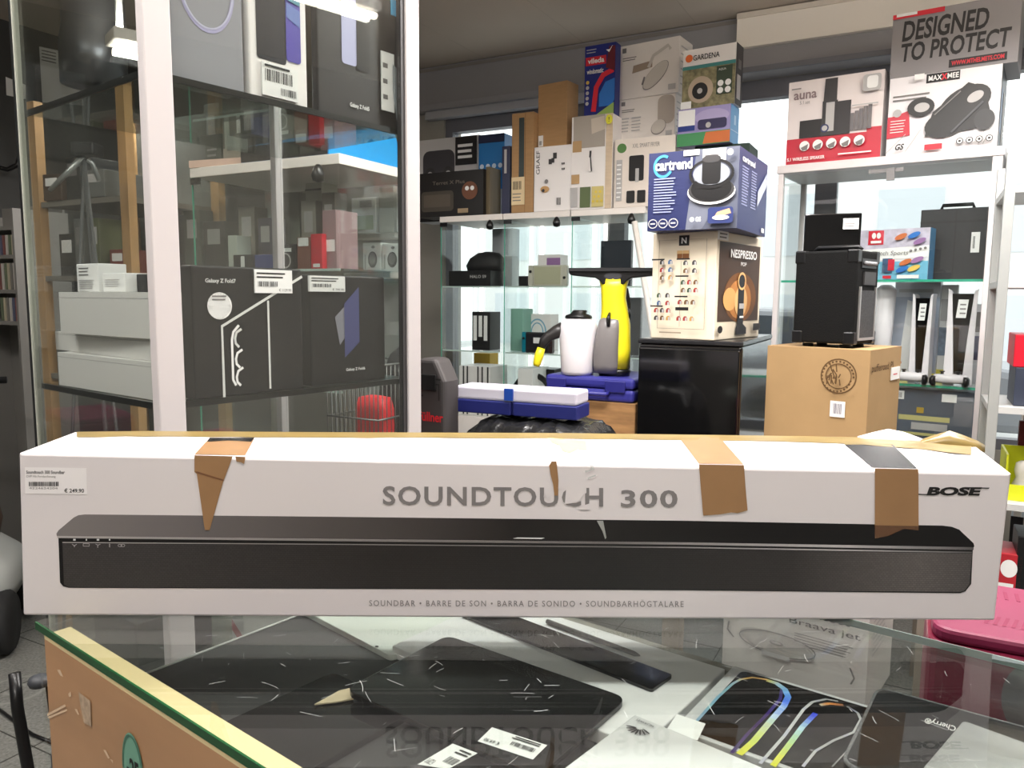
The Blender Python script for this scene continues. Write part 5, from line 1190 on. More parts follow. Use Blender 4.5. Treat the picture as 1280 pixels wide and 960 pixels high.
for x in (-1, 1):
    for z in (0.012, h + 0.012):
        for y in (-1, 1):
            mb = MB(); zz0 = z - 0.002 if z < 0.02 else z - 0.036; mb.box(x * w / 2 - (0.03 if x > 0 else 0.002), x * w / 2 + (0.002 if x > 0 else 0.03), y * d / 2 - (0.03 if y > 0 else 0.002), y * d / 2 + (0.002 if y > 0 else 0.03), zz0, zz0 + 0.038, PLASTIC_BLACK); mb.build('corner_cap', amp, bevel=0.004)
for x in (-1, 1):
    for y in (-1, 1):
        mb = MB(); mb.lathe([(0.016, 0), (0.016, 0.009)], PLASTIC_BLACK, 12); mb.build('foot', amp, (x * (w / 2 - 0.035), y * (d / 2 - 0.035), 0))
mb = MB(); mb.tube([(-0.07, 0.0, h + 0.0165), (-0.06, 0, h + 0.026), (0.06, 0, h + 0.026), (0.07, 0, h + 0.0165)], 0.006, PLASTIC_BLACK, 8); mb.build('handle', amp)
ft2 = fit(1004, 1075, 1075, 266, 2.36, ZC + h + 0.0165, -18, 0.05); lp = carton('flat_box', 'flat black box with small label standing on top of the guitar amplifier', 'box', ft2, M('gloss_black'))
patch('price_label', lp, 'f', 0.68, 0.58, 0.95, 0.86, PAPER, lambda g: g.lines(0.1, 0.15, 0.8, 0.6, 2, GREY_INK, 0.4))
# carton with the blue tool case, window cleaner and steam bottle
ft = fit(690, 792, 792, 505, 2.44, TZ0, -28, 0.26)
kc = carton('carton', 'worn brown carton under the blue tool case', 'box', ft, M('kraft_worn', (150, 112, 72), 0.85, mot=0.25, scale=12, stretch=(1, 1, 6)))
ZK = TZ0 + kc['_h'] + 0.0005
ft = fit(681, 792, 792, 474, 2.44, ZK, -28, 0.27); w, d, h = ft['w'], ft['d'], ft['h']
m_blue = M('blue_case_plastic', (48, 48, 128), 0.4)
tc_ = empty('tool_case', ft['c'], ft['a']); tag(tc_, 'closed blue plastic tool case under the yellow window cleaner', 'case')
mb = MB(); mb.box(-w / 2, w / 2, -d / 2, d / 2, 0, h * 0.52, m_blue); mb.build('lower_shell', tc_, bevel=0.012, seg=3)
mb = MB(); mb.box(-w / 2, w / 2, -d / 2, d / 2, h * 0.535, h, m_blue); mb.build('lid', tc_, bevel=0.012, seg=3)
for x in (-0.36, 0.30):
    mb = MB(); mb.box(x * w - 0.035, x * w + 0.035, -d / 2 - 0.007, -d / 2 - 0.0005, h * 0.40, h * 0.88, M('blue_latch', (40, 40, 112), 0.35)); mb.build('latch', tc_, bevel=0.003)
mb = MB(); mb.tube([(-0.07, -d / 2 - 0.001, h * 0.36), (-0.07, -d / 2 - 0.02, h * 0.34), (0.07, -d / 2 - 0.02, h * 0.34), (0.07, -d / 2 - 0.001, h * 0.36)], 0.008, m_blue, 8); mb.build('handle', tc_)
ZT_ = ZK + h + 0.0005
# yellow window cleaner
m_yel = M('yellow_plastic', (232, 218, 40), 0.32); m_tank = M('grey_tank', (116, 112, 112), 0.3)
Yk = W(tcol(W(0, 2.42, ZT_), D2, 765), 2.42, ZT_).y
kp = ATX(765, Yk, ZT_); sc = (trow(kp, (0, 0, 1), 334)) / 0.30      # real height / 0.30
kr = empty('window_cleaner', kp, R(-14)); tag(kr, 'yellow handheld window cleaner with black squeegee, standing on the blue case', 'window cleaner')
def S(v): return [tuple(x * sc for x in q) for q in v]
mb = MB(); mb.loft(S([(0.006, 0, 0.02, 0.044, 0.038), (0.006, 0, 0.07, 0.044, 0.036), (0.006, 0, 0.14, 0.042, 0.034), (0.004, 0, 0.18, 0.037, 0.032), (0.0, 0, 0.215, 0.034, 0.030), (0, 0, 0.245, 0.036, 0.030), (0, 0, 0.268, 0.042, 0.028)]), m_yel, 28, 2.4); mb.build('body', kr)
mb = MB(); mb.loft(S([(-0.013, -0.022, 0.008, 0.034, 0.022), (-0.014, -0.024, 0.03, 0.036, 0.024), (-0.014, -0.025, 0.08, 0.035, 0.024), (-0.010, -0.023, 0.13, 0.032, 0.022), (-0.006, -0.020, 0.155, 0.029, 0.017), (-0.005, -0.018, 0.162, 0.020, 0.010)]), m_tank, 24, 2.8); mb.build('water_tank', kr)
mb = MB(); mb.loft(S([(0.006, 0.002, 0.0, 0.042, 0.038), (0.006, 0.002, 0.012, 0.046, 0.040), (0.006, 0.002, 0.0195, 0.044, 0.037)]), PLASTIC_BLACK); mb.build('foot', kr)
mb = MB(); mb.tube(S([(-0.008, -0.044, 0.138), (-0.008, -0.046, 0.16), (-0.006, -0.036, 0.175)]), [0.005 * sc, 0.006 * sc, 0.003 * sc], PLASTIC_BLACK, 8); mb.build('tank_latch', kr)
hd = [(-0.122, 0.294), (-0.124, 0.284), (-0.118, 0.277), (-0.05, 0.270), (-0.036, 0.262), (-0.03, 0.252), (0.03, 0.252), (0.036, 0.262), (0.05, 0.270), (0.118, 0.277), (0.124, 0.284), (0.122, 0.294), (0.07, 0.298), (-0.07, 0.298)]
mb = MB(); mb.prism([(x * sc, z * sc) for x, z in hd], PLASTIC_BLACK, 'y', -0.026 * sc, 0.012 * sc); hq = mb.build('squeegee_head', kr, bevel=0.004)
mb = MB(); mb.box(-0.122 * sc, 0.122 * sc, -0.034 * sc, -0.0265 * sc, 0.288 * sc, 0.297 * sc, M('rubber_blade', (28, 28, 30), 0.7)); mb.build('rubber_blade', hq)
mb = MB(); f = Fr(mb, (-0.03 * sc, -0.0275 * sc, 0.266 * sc), (1, 0, 0), (0, 0, 1), 0.06 * sc, 0.02 * sc, 0.0006); f.ell(0.5, 0.45, 0.4, 0.5, M('head_badge', (54, 54, 58), 0.4)); mb.build('badge', hq)
mb = MB(); mb.tube(S([(0.026, 0.026, 0.24), (0.034, 0.040, 0.20), (0.034, 0.042, 0.14), (0.034, 0.038, 0.07)]), 0.011 * sc, M('handle_grey_black', (46, 44, 42), 0.5), 10); mb.build('handle', kr)
mb = MB(); mb.loft(S([(0.042, 0.004, 0.160, 0.006, 0.008), (0.043, 0.004, 0.172, 0.006, 0.010), (0.040, 0.004, 0.186, 0.004, 0.008)]), PLASTIC_BLACK, 12); mb.build('switch', kr)
# white steam bottle
bp_ = ATX(722, Yk + 0.02, ZT_); bs = trow(bp_, (0, 0, 1), 392) / 0.17
st = empty('steam_cleaner', bp_, R(-20)); tag(st, 'white steam cleaner bottle with black nozzle and yellow tip, on the blue case', 'steam cleaner')
def S(v): return [tuple(x * bs for x in q) for q in v]
m_wp = M('white_plastic', (226, 222, 226), 0.35)
mb = MB(); mb.loft(S([(0, 0, 0.0, 0.042, 0.038), (0, 0, 0.01, 0.046, 0.042), (0, 0, 0.06, 0.049, 0.045), (0.0, 0, 0.11, 0.053, 0.048), (0.0, 0, 0.135, 0.052, 0.047), (0.0, 0, 0.15, 0.045, 0.042), (0.0, 0, 0.157, 0.032, 0.032)]), m_wp, 32, 2.4); mb.build('bottle', st)
mb = MB(); mb.loft(S([(0.0, 0, 0.1575, 0.038, 0.036), (0.0, 0, 0.165, 0.036, 0.034), (0.0, 0, 0.17, 0.022, 0.022), (0.004, 0, 0.178, 0.02, 0.02), (0.004, 0, 0.18, 0.016, 0.016)]), PLASTIC_BLACK, 24, 2.2); mb.build('cap', st)
mb = MB(); mb.tube(S([(-0.040, -0.012, 0.128), (-0.058, -0.02, 0.118), (-0.078, -0.028, 0.106), (-0.090, -0.033, 0.092), (-0.096, -0.036, 0.074)]), [0.020 * bs, 0.019 * bs, 0.015 * bs, 0.014 * bs, 0.010 * bs], M('nozzle_black', (38, 36, 36), 0.35), 14); nz_ = mb.build('nozzle', st)
mb = MB(); mb.tube(S([(-0.0965, -0.0362, 0.073), (-0.102, -0.039, 0.052), (-0.107, -0.041, 0.030), (-0.109, -0.042, 0.022)]), [0.011 * bs, 0.013 * bs, 0.011 * bs, 0.008 * bs], m_yel, 14); mb.build('nozzle_tip', st)
# black bagged bundle with the parts organiser on it
bl = ATX(676, 2.02, TZ0); zo = PY(720, 526, 1.9).z; zbag = zo + 0.003
mb = MB(); nx, ny = 34, 14; rg = random.Random(3); vs = []; wdx, wdy = 0.42, 0.30; hgt = zbag - TZ0 - 0.012
for i in range(nx + 1):
    for j in range(ny + 1):
        x, y = (i / nx - 0.5) * wdx, (j / ny - 0.5) * wdy; e = max(0.0, 1 - (abs(2 * i / nx - 1)) ** 7) * max(0.0, 1 - (abs(2 * j / ny - 1)) ** 6)
        vs.append((x + rg.uniform(-1, 1) * 0.004, y + rg.uniform(-1, 1) * 0.006, 0.002 + e ** 0.5 * (hgt + rg.uniform(-0.008, 0.002))))
mb.add(vs, [(i * (ny + 1) + j, (i + 1) * (ny + 1) + j, (i + 1) * (ny + 1) + j + 1, i * (ny + 1) + j + 1) for i in range(nx) for j in range(ny)], M('black_wrap', (26, 26, 27), 0.22, bump=0.5, scale=40), True)
mb.box(-wdx / 2 + 0.005, wdx / 2 - 0.005, -wdy / 2 + 0.005, wdy / 2 - 0.005, 0, 0.003, BLACK)
bg_ = mb.build('wrapped_bundle', None, (bl.x, bl.y, TZ0), SA); tag(bg_, 'black plastic wrapped bundle under the see-through parts organiser', 'bundle')
ft = fit(567, 721, 721, 491, 1.90, zo, -24, 0.10); w, d, h = ft['w'], ft['d'], ft['h']
og = empty('parts_organiser', ft['c'], ft['a']); tag(og, 'blue parts organiser with a cloudy clear lid, on the black bundle', 'organiser')
mb = MB(); m_bl2 = M('organiser_blue', (32, 38, 104), 0.4)
mb.box(-w / 2, -w * 0.02, -d / 2, d / 2, 0, h * 0.50, m_bl2); mb.box(w * 0.0, w / 2, -d / 2, d / 2, 0, h * 0.50, m_bl2); mb.box(-w * 0.02, 0, -d / 2 + 0.006, d / 2, 0, h * 0.5, m_bl2); mb.build('tray', og, bevel=0.003)
m_cl = M('cloudy_lid', (214, 210, 222), 0.3, alpha=0.78)
mb = MB(); mb.box(-w / 2 + 0.002, w / 2 - 0.002, -d / 2 + 0.002, d / 2 - 0.002, h * 0.515, h, m_cl); mb.build('lid', og, bevel=0.006)
mb = MB(); mb.box(-w * 0.07, w * 0.0, -d / 2 - 0.004, -d / 2 + 0.0015, h * 0.56, h * 1.0, M('clip_blue', (30, 70, 160), 0.4)); mb.build('clip', og)
mb = MB(); mb.box(-w / 2 - 0.003, -w / 2 + 0.0015, -d / 2, d / 2 - 0.02, h * 0.53, h * 0.8, M('clip_blue')); mb.build('clip', og)
# dark tool case on the left with red lettering
ft = fit(514, 556, 575, 449, 1.98, TZ0, -30); w, d, h = ft['w'], ft['d'], ft['h']
m_tcg = M('dark_case_plastic', (62, 58, 58), 0.55)
ts = empty('drill_case', ft['c'], ft['a']); tag(ts, 'dark grey plastic tool case with red lettering, right behind the showcase', 'case')
mb = MB(); mb.prism([(-w / 2, 0), (w / 2, 0), (w / 2, h * 0.86), (w / 2 - 0.03, h), (-w / 2 + 0.03, h), (-w / 2, h * 0.86)], m_tcg, 'y', -d / 2, d / 2); tb_ = mb.build('shell', ts, bevel=0.012, seg=3)
mb = MB(); f = Fr(mb, (-w / 2, -d / 2 - 0.0005, 0), (1, 0, 0), (0, 0, 1), w, h, 0.0008)
for p_ in ([(0.35, 0.93), (0.35, 0.88), (0.9, 0.87)], [(0.5, 0.84), (0.85, 0.84), (0.85, 0.74)], [(0.1, 0.76), (0.4, 0.765)]): f.line(p_, 0.04, M('case_groove', (30, 28, 28), 0.6))
f.text('Füllner', 0.25, 0.605, 0.98, 0.665, M('red_letter', (210, 40, 50), 0.4), 0.02); mb.build('front_print', ts)
mb = MB(); mb.box(-0.03, 0.03, -d / 2 - 0.006, -d / 2 - 0.0005, h * 0.80, h * 0.90, PLASTIC_BLACK); mb.build('latch', ts, bevel=0.002)
# wire basket trolley with a red bag
bk = ATX(470, 1.98, 1.0); b0 = bk.dot(D2), bk.dot(N2); ztb = PY(470, 458, 1.95).z
bsk = empty('wire_trolley', W(b0[0] - 0.07, b0[1] + 0.10), SA); tag(bsk, 'dark wire basket trolley seen through the showcase glass', 'trolley')
m_wire = M('dark_wire', (92, 94, 92), 0.4, metal=0.5); mb = MB(); wx, wy, z0b = 0.085, 0.11, 0.84
for z in (z0b, (z0b + ztb) / 2, ztb): mb.tube([(-wx, -wy, z), (wx, -wy, z), (wx, wy, z), (-wx, wy, z)], 0.003, m_wire, 5, False, True)
for k in range(13):
    x = -wx + 2 * wx * k / 12; mb.tube([(x, -wy, ztb), (x, -wy, z0b), (x, wy, z0b), (x, wy, ztb)], 0.0016, m_wire, 4)
for k in range(1, 12):
    y = -wy + 2 * wy * k / 12; mb.tube([(-wx, y, ztb), (-wx, y, z0b), (wx, y, z0b), (wx, y, ztb)], 0.0016, m_wire, 4)
mb.build('basket', bsk)
for x in (-wx, wx):
    for y in (-wy, wy):
        mb = MB(); mb.tube([(x, y, 0.05), (x, y, z0b - 0.004)], 0.008, m_wire, 8); lg = mb.build('leg', bsk)
        mb = MB(); mb.lathe([(0.001, -0.01), (0.025, -0.01), (0.025, 0.01), (0.001, 0.01)], PLASTIC_BLACK, 12); o = mb.build('caster', lg, (x, y, 0.025)); o.rotation_euler = (R(90), 0, 0)
mb = MB(); mb.loft([(0, 0, 0, 0.045, 0.03), (0, 0, 0.05, 0.05, 0.034), (0.0, 0, 0.16, 0.05, 0.032), (0, 0, 0.19, 0.043, 0.025), (0, 0, 0.195, 0.02, 0.01)], M('red_pouch', (206, 30, 40), 0.45), 24, 4)
tag(mb.build('pouch', None, W(b0[0] - 0.035, b0[1] + 0.04, z0b + 0.004), SA), 'bright red pouch standing in the wire basket trolley', 'pouch')
mb = MB(); mb.loft([(0, 0, 0, 0.05, 0.045), (0, 0, 0.12, 0.06, 0.05), (0.01, 0, 0.24, 0.05, 0.05), (0.02, 0, 0.30, 0.035, 0.03), (0.02, 0, 0.32, 0.01, 0.01)], M('black_cloth', (28, 28, 30), 0.8, bump=0.5, scale=20), 18, 2.2)
tag(mb.build('jacket', None, W(b0[0] - 0.035, b0[1] + 0.14, z0b + 0.004), SA), 'rumpled black jacket heaped in the wire basket trolley', 'jacket')
# ------------------------------------------------------------------ tall cabinet at the right window
RA = -35
ft = fit(973, 1254, 1266, 100, 3.0, 1.85, RA, 0.4); w, d, rc, ra = ft['w'], ft['d'], ft['c'], ft['a']
d = min(max(d, 0.36), 0.44); RUX = Vector((math.cos(ra), math.sin(ra), 0)); RUY = Vector((-math.sin(ra), math.cos(ra), 0))
RE = ATX(1254, 3.0, 1.85); RE.z = 0; ZR = trow(RE, (0, 0, 1), 182); rc = RE - RUX * (w / 2) + RUY * (d / 2); rc.z = 0
def rline(px, o, z): return online(px, RE + RUY * o, RUX, z)
ZR1, ZR2 = rline(1165, 0.004, 0).y, 0
ZR1 = PY(1165, 349, rline(1165, 0.01, 1.3).y).z; ZR2 = PY(1165, 482, rline(1165, 0.01, 1.0).y).z
rcab = empty('glass_cabinet', rc, ra); tag(rcab, 'tall aluminium framed cabinet on the right with consoles inside and two picture boxes on top', 'cabinet')
m_cab = M('cabinet_grey_white', (214, 208, 208), 0.4)
def part(n, *bs, m, bevel=0, par=None):
    mb = MB()
    for b in bs: mb.box(*b, m)
    return mb.build(n, par or rcab, bevel=bevel)
part('top', (-w / 2 - 0.006, w / 2 + 0.006, -d / 2 - 0.006, d / 2 + 0.004, ZR - 0.035, ZR), m=m_cab, bevel=0.002)
for x0, x1 in ((-w / 2, -w / 2 + 0.022), (w / 2 - 0.034, w / 2)):
    for y0, y1 in ((-d / 2, -d / 2 + 0.03), (d / 2 - 0.03, d / 2)): part('post', (x0, x1, y0, y1, 0, ZR - 0.0355), m=m_cab, bevel=0.002)
part('glass_side', (-w / 2 + 0.008, -w / 2 + 0.013, -d / 2 + 0.031, d / 2 - 0.031, 0.64, ZR - 0.036), m=GLASS)
part('glass_side', (w / 2 - 0.013, w / 2 - 0.008, -d / 2 + 0.031, d / 2 - 0.031, 0.64, ZR - 0.036), m=GLASS)
part('glass_door', (-w / 2 + 0.023, w / 2 - 0.036, -d / 2 + 0.004, -d / 2 + 0.009, 0.64, ZR - 0.045), m=GLASS)
part('lock', (-0.05, 0.08, -d / 2 - 0.004, -d / 2 + 0.003, ZR - 0.065, ZR - 0.05), (0.02, 0.05, -d / 2 - 0.014, -d / 2 - 0.004, ZR - 0.10, ZR - 0.05), m=M('lock_grey', (120, 118, 118), 0.4))
part('base', (-w / 2 + 0.023, w / 2 - 0.035, -d / 2 + 0.002, d / 2 - 0.002, 0, 0.635), m=m_cab)
for z in (ZR1, ZR2):
    sh = part('shelf', (-w / 2 + 0.024, w / 2 - 0.036, -d / 2 + 0.034, d / 2 - 0.032, z - 0.008, z), m=GLASS)
    part('shelf_edge', (-w / 2 + 0.024, w / 2 - 0.036, -d / 2 + 0.0315, -d / 2 + 0.0335, z - 0.010, z), m=GLASS_EDGE, par=sh)
def rfit(pl, pr, pyt, o, z, dep, yaw=RA, pm=None):
    pm = pm or pr; return fit(pl, pm, pr, pyt, rline(pm, o, z).y, z, yaw, dep, 'r')
ZRs = ZR + 0.0005
m_au = M('audio_box_white', (226, 216, 214), 0.45); m_red2 = M('crimson_print', (186, 30, 52), 0.4)
def dr(F):
    f = F['f']; f.rect(0, 0, 1, 0.31, m_red2); f.rect(0.85, 0.0, 1, 0.36, m_red2); f.text('auna', 0.06, 0.78, 0.31, 0.86, M('grey_red_print', (130, 110, 112), 0.4), 0.02); f.text('5.1 set', 0.13, 0.72, 0.24, 0.76, GREY_INK)
    f.rect(0.14, 0.31, 0.38, 0.52, BLACK); f.rect(0.38, 0.34, 0.54, 0.72, BLACK); f.rect(0.50, 0.31, 0.68, 0.70, M('print_charcoal', (50, 48, 50), 0.45)); f.poly([(0.37, 0.31), (0.53, 0.31), (0.53, 0.98), (0.40, 0.98)], M('print_charcoal')); f.rect(0.42, 0.36, 0.51, 0.70, LGREY); f.circ(0.415, 0.40, 0.045, M('print_navy3', (34, 44, 90), 0.4)); f.circ(0.415, 0.40, 0.03, LGREY)
    for k in range(5): f.rect(0.68 + 0.045 * k, 0.34, 0.72 + 0.045 * k, 0.54 + 0.02 * k, M('print_mid_grey', (110, 106, 108), 0.45))
    for k in range(5): f.circ(0.21 + 0.145 * k, 0.21, 0.055, PAPER); f.poly([(0.17 + 0.145 * k, 0.19), (0.25 + 0.145 * k, 0.23), (0.24 + 0.145 * k, 0.16), (0.19 + 0.145 * k, 0.155)], GREY_INK)
    f.text('5.1 WIRELESS SPEAKER', 0.03, 0.035, 0.44, 0.075, PAPER, 0.02); f.lines(0.58, 0.055, 0.94, 0.085, 1, PAPER, 0.5); f.rrect(0.80, 0.76, 0.98, 0.95, LGREY, 0.03); f.rrect(0.84, 0.79, 0.95, 0.93, PAPER, 0.03); f.lines(0.7, 0.60, 0.98, 0.63, 1, LGREY, 0.5); f.lines(0.05, 0.88, 0.16, 0.91, 1, GREY_INK, 0.5)
carton('speaker_set_box', 'white and crimson box picturing black speakers, on the right cabinet', 'box', rfit(982, 1100, 86, 0.012, ZRs, 0.2), m_au, dr)
def dr(F):
    f = F['f']; f.rect(0.34, 0.88, 0.64, 0.995, INK); f.text('MAX', 0.36, 0.905, 0.48, 0.97, PAPER, 0.02); f.text('X', 0.475, 0.90, 0.53, 0.975, RED, 0.05); f.text('MEE', 0.53, 0.905, 0.63, 0.97, PAPER, 0.02)
    f.lines(0.04, 0.68, 0.40, 0.78, 2, GREY_INK, 0.4); f.poly([(0.0, 0.22), (0.22, 0.24), (0.20, 0.56), (0.04, 0.50), (0.0, 0.5)], m_red2); f.lines(0.03, 0.28, 0.18, 0.46, 5, PAPER, 0.25); f.circ(0.09, 0.54, 0.04, LGREY)
    for p_ in ([(0.0, 0.03), (0.18, 0.26)], [(0.18, 0.02), (0.32, 0.3)], [(0.84, 0.04), (0.92, 0.34)], [(0.88, 0.04), (0.97, 0.34)]): f.line(p_, 0.006, LGREY)
    f.ell(0.55, 0.34, 0.20, 0.17, BLACK, rot=0.25); f.poly([(0.36, 0.2), (0.8, 0.24), (0.92, 0.46), (0.86, 0.74), (0.72, 0.82), (0.58, 0.66), (0.42, 0.5)], BLACK); f.ell(0.70, 0.56, 0.24, 0.20, BLACK, rot=0.5); f.ell(0.88, 0.34, 0.09, 0.13, M('print_tyre', (40, 40, 42), 0.4)); f.ell(0.31, 0.58, 0.125, 0.12, BLACK); f.ell(0.32, 0.575, 0.07, 0.06, LGREY); f.ell(0.79, 0.63, 0.075, 0.06, LGREY, rot=0.5); f.line([(0.44, 0.46), (0.66, 0.72)], 0.012, GREY_INK); f.line([(0.6, 0.22), (0.86, 0.56)], 0.02, M('print_body_edge', (70, 70, 74), 0.4))
    for k in range(4): f.circ(0.68 + 0.085 * k, 0.10, 0.032, DGREY); f.circ(0.68 + 0.085 * k, 0.10, 0.024, PAPER); f.circ(0.68 + 0.085 * k, 0.10, 0.012, DGREY)
    f.text('GS', 0.09, 0.05, 0.17, 0.13, INK, 0.03, shear=0.2); f.rect(0.37, 0.02, 0.53, 0.09, RED); f.rect(0.24, 0.92, 0.33, 0.99, PAPER)
    F['r'].rect(0, 0, 1, 1, M('side_dark', (24, 24, 30), 0.4)); F['r'].rect(0.1, 0.2, 0.35, 0.75, M('side_blue', (50, 80, 130), 0.4)); F['r'].rect(0.45, 0.1, 0.75, 0.75, LGREY)
mx = carton('vacuum_cleaner_box', 'white box picturing a black floor vacuum cleaner, on the right cabinet', 'box', rfit(1107, 1280, 79, 0.006, ZRs, 0.3, RA, 1246), M('vacuum_box_white', (228, 224, 226), 0.4), dr)
zmx = ZRs + mx['_h'] + 0.0005
def dr(F):
    f = F['f']; f.text('DESIGNED', 0.085, 0.56, 0.76, 0.88, INK, 0.025, shear=0.04); f.text('TO PROTECT', 0.075, 0.24, 0.93, 0.53, INK, 0.025, shear=0.04); f.rect(0.48, 0.05, 0.92, 0.17, INK); f.text('WWW.MTHELMETS.COM', 0.50, 0.075, 0.90, 0.145, RED, 0.03)
    f.rect(0, 0.925, 0.42, 1, RED); f.rect(0.03, 0.955, 0.2, 1, PAPER)
carton('helmet_box', 'grey box with big black capital lettering, on top of the vacuum cleaner box', 'box', rfit(1112, 1282, -10, 0.012, zmx, 0.28, RA, 1272), M('helmet_box_grey', (134, 130, 132), 0.5), dr)
ZQ = ZR1 + 0.0005
def dr(F):
    f = F['f']; f.rect(0, 0.60, 1, 1, M('print_sports', (196, 190, 206), 0.4, mot=0.2, scale=30)); f.rect(0, 0, 1, 0.36, M('print_sky', (110, 178, 206), 0.4)); f.poly([(0, 0.36), (1, 0.44), (1, 0.66), (0, 0.60)], PAPER); f.rect(0.15, 0.70, 0.37, 0.98, RED); f.ell(0.23, 0.88, 0.03, 0.06, PAPER); f.ell(0.30, 0.88, 0.03, 0.06, PAPER); f.rect(0.19, 0.73, 0.34, 0.78, PAPER)
    f.text('Switch Sports', 0.20, 0.46, 0.72, 0.57, GREY_INK, 0.0, shear=0.1)
    for k in range(4): f.circ(0.76 + 0.065 * k, 0.56 + 0.015 * k, 0.02, GREY_INK)
    f.rect(0.38, 0.14, 0.52, 0.42, M('print_slate', (50, 80, 110), 0.4)); f.rect(0.46, 0.18, 0.55, 0.40, RED)
    for x, y, c in ((0.7, 0.34, 'print_orange'), (0.82, 0.22, 'print_gold'), (0.66, 0.2, 'print_sky_blue'), (0.86, 0.38, 'print_violet2'), (0.62, 0.84, 'print_orange'), (0.8, 0.86, 'print_sky_blue'), (0.88, 0.74, 'print_violet2')): f.ell(x, y, 0.09, 0.05, M(c), rot=0.4)
    f.rect(0.40, 0.02, 0.52, 0.08, RED); f.rect(0.6, 0.02, 0.9, 0.09, PAPER); F['r'].rect(0, 0, 1, 1, M('print_side_blue', (80, 130, 170), 0.4))
carton('game_bundle_box', 'colourful red, white and blue sports game box behind the amplifier', 'box', rfit(1070, 1166, 284, 0.05, ZQ, 0.09, RA - 6, 1159), M('game_box_white', (220, 222, 226), 0.4), dr)
kx = carton('hard_case', 'black hard case with a white tag standing on the upper shelf of the right cabinet', 'case', rfit(1146, 1234, 258, 0.20, ZQ, 0.12), M('hard_case_black', (40, 40, 43), 0.5), lambda F: (F['f'].rect(0.5, 0.02, 0.52, 0.98, BLACK), F['f'].rect(0.0, 0.80, 1, 0.83, BLACK)))
patch('price_label', kx, 'f', 0.74, 0.38, 0.86, 0.66, PAPER, lambda g: g.bars(0.2, 0.2, 0.5, 0.8, INK, 4))
mb = MB(); hw_ = kx['_w']; mb.tube([(-0.06, 0, kx['_h'] + 0.0005), (-0.055, 0, kx['_h'] + 0.02), (0.055, 0, kx['_h'] + 0.02), (0.06, 0, kx['_h'] + 0.0005)], 0.008, PLASTIC_BLACK, 8); mb.build('handle', kx)
# consoles with flared white plates
ZP_ = ZR2 + 0.0005
def console(px, pyt, o, label, yaw, k):
    y = rline(px, o, ZP_).y; b = ATX(px, y, ZP_); h = trow(b, (0, 0, 1), pyt); r = empty('game_console', b, R(yaw)); tag(r, label, 'game console', 'standing white consoles')
    D = 0.17
    core = [(-0.012 * k, 0.004), (0.014 * k, 0.004), (0.024 * k, h * 0.5), (0.036 * k, h * 0.95), (-0.036 * k, h * 0.95), (-0.024 * k, h * 0.5)]
    mb = MB(); mb.prism(core, m_gloss, 'y', 0.0, D - 0.02); c_ = mb.build('core', r)
    for s in (-1, 1):
        z0 = 0.0125 if s < 0 else 0.0145
        mb = MB(); pts = [(s * z0 * k, 0.0), (s * 0.050 * k, 0.0), (s * 0.048 * k, h * 0.5), (s * 0.050 * k, h * 0.98), (s * 0.052 * k, h), (s * 0.040 * k, h * 0.985), (s * 0.0365 * k, h * 0.95), (s * 0.0245 * k, h * 0.5)]
        mb.prism(pts, m_wp, 'y', -0.012, D); mb.build('side_plate', r, bevel=0.0015)
    mb = MB(); mb.add([(-0.020 * k, -0.0006, h * 0.70), (0.014 * k, -0.0006, h * 0.70), (0.020 * k, -0.0006, h * 0.89), (-0.014 * k, -0.0006, h * 0.89)], [(0, 1, 2, 3)], PAPER)
    for q in range(3): mb.box(-0.008 * k, 0.012 * k, -0.0012, -0.0008, h * (0.74 + 0.045 * q), h * (0.755 + 0.045 * q), GREY_INK)
    mb.build('price_label', c_); return r
console(1147, 367, 0.11, "left white game console with black core, on the right cabinet's lower shelf", -33, 0.75)
console(1196, 361, 0.10, 'right white game console with black core, nearer the cabinet post', -31, 1.05)
def controller(pl, pr, label):
    p = rline(pl, 0.045, ZP_); q = rline(pr, 0.045, ZP_); L = (q - p).length; c = (p + q) / 2; r = empty('game_controller', c, ra); tag(r, label, 'game controller', 'white game controllers')
    mb = MB(); mb.loft([(0, 0, 0.012, L * 0.36, 0.028), (0, 0, 0.02, L * 0.44, 0.036), (0, 0, 0.034, L * 0.45, 0.036), (0, 0, 0.044, L * 0.40, 0.03), (0, 0, 0.047, L * 0.25, 0.02)], m_wp, 28, 3.2); mb.build('body', r)
    for s in (-1, 1):
        mb = MB(); mb.loft([(s * L * 0.40, -0.018, 0.0, L * 0.06, 0.02), (s * L * 0.42, -0.022, 0.012, L * 0.085, 0.026), (s * L * 0.42, -0.022, 0.030, L * 0.085, 0.026), (s * L * 0.40, -0.02, 0.040, L * 0.06, 0.02)], PLASTIC_BLACK, 18, 2.2); g_ = mb.build('grip', r)
        mb = MB(); mb.lathe([(0.006, 0.0), (0.006, 0.008), (0.010, 0.010), (0.010, 0.013)], PLASTIC_BLACK, 12); mb.build('stick', r, (s * L * 0.2, -0.006, 0.0465))
controller(1116, 1160, 'left white controller lying before the consoles')
controller(1162, 1212, 'right white controller lying before the consoles')
m_pb = M('pale_box', (206, 208, 214), 0.45)
def dr(F):
    f = F['f']; f.rect(0, 0, 1, 0.85, M('print_pale_blue_grey', (168, 176, 192), 0.45)); f.poly([(0.2, 0.25), (0.5, 0.2), (0.55, 0.78), (0.3, 0.82)], PAPER); f.rect(0.0, 0.0, 0.45, 0.28, PAPER); f.circ(0.2, 0.16, 0.05, M('print_orange')); f.rect(0, 0, 1, 0.06, M('print_yellow2', (226, 214, 90), 0.4)); f.lines(0.1, 0.88, 0.9, 0.95, 1, LGREY, 0.5)
carton('gadget_box', 'pale grey box with white device picture behind the left console', 'box', rfit(1112, 1168, 353, 0.30, ZP_, 0.08), m_pb, dr)
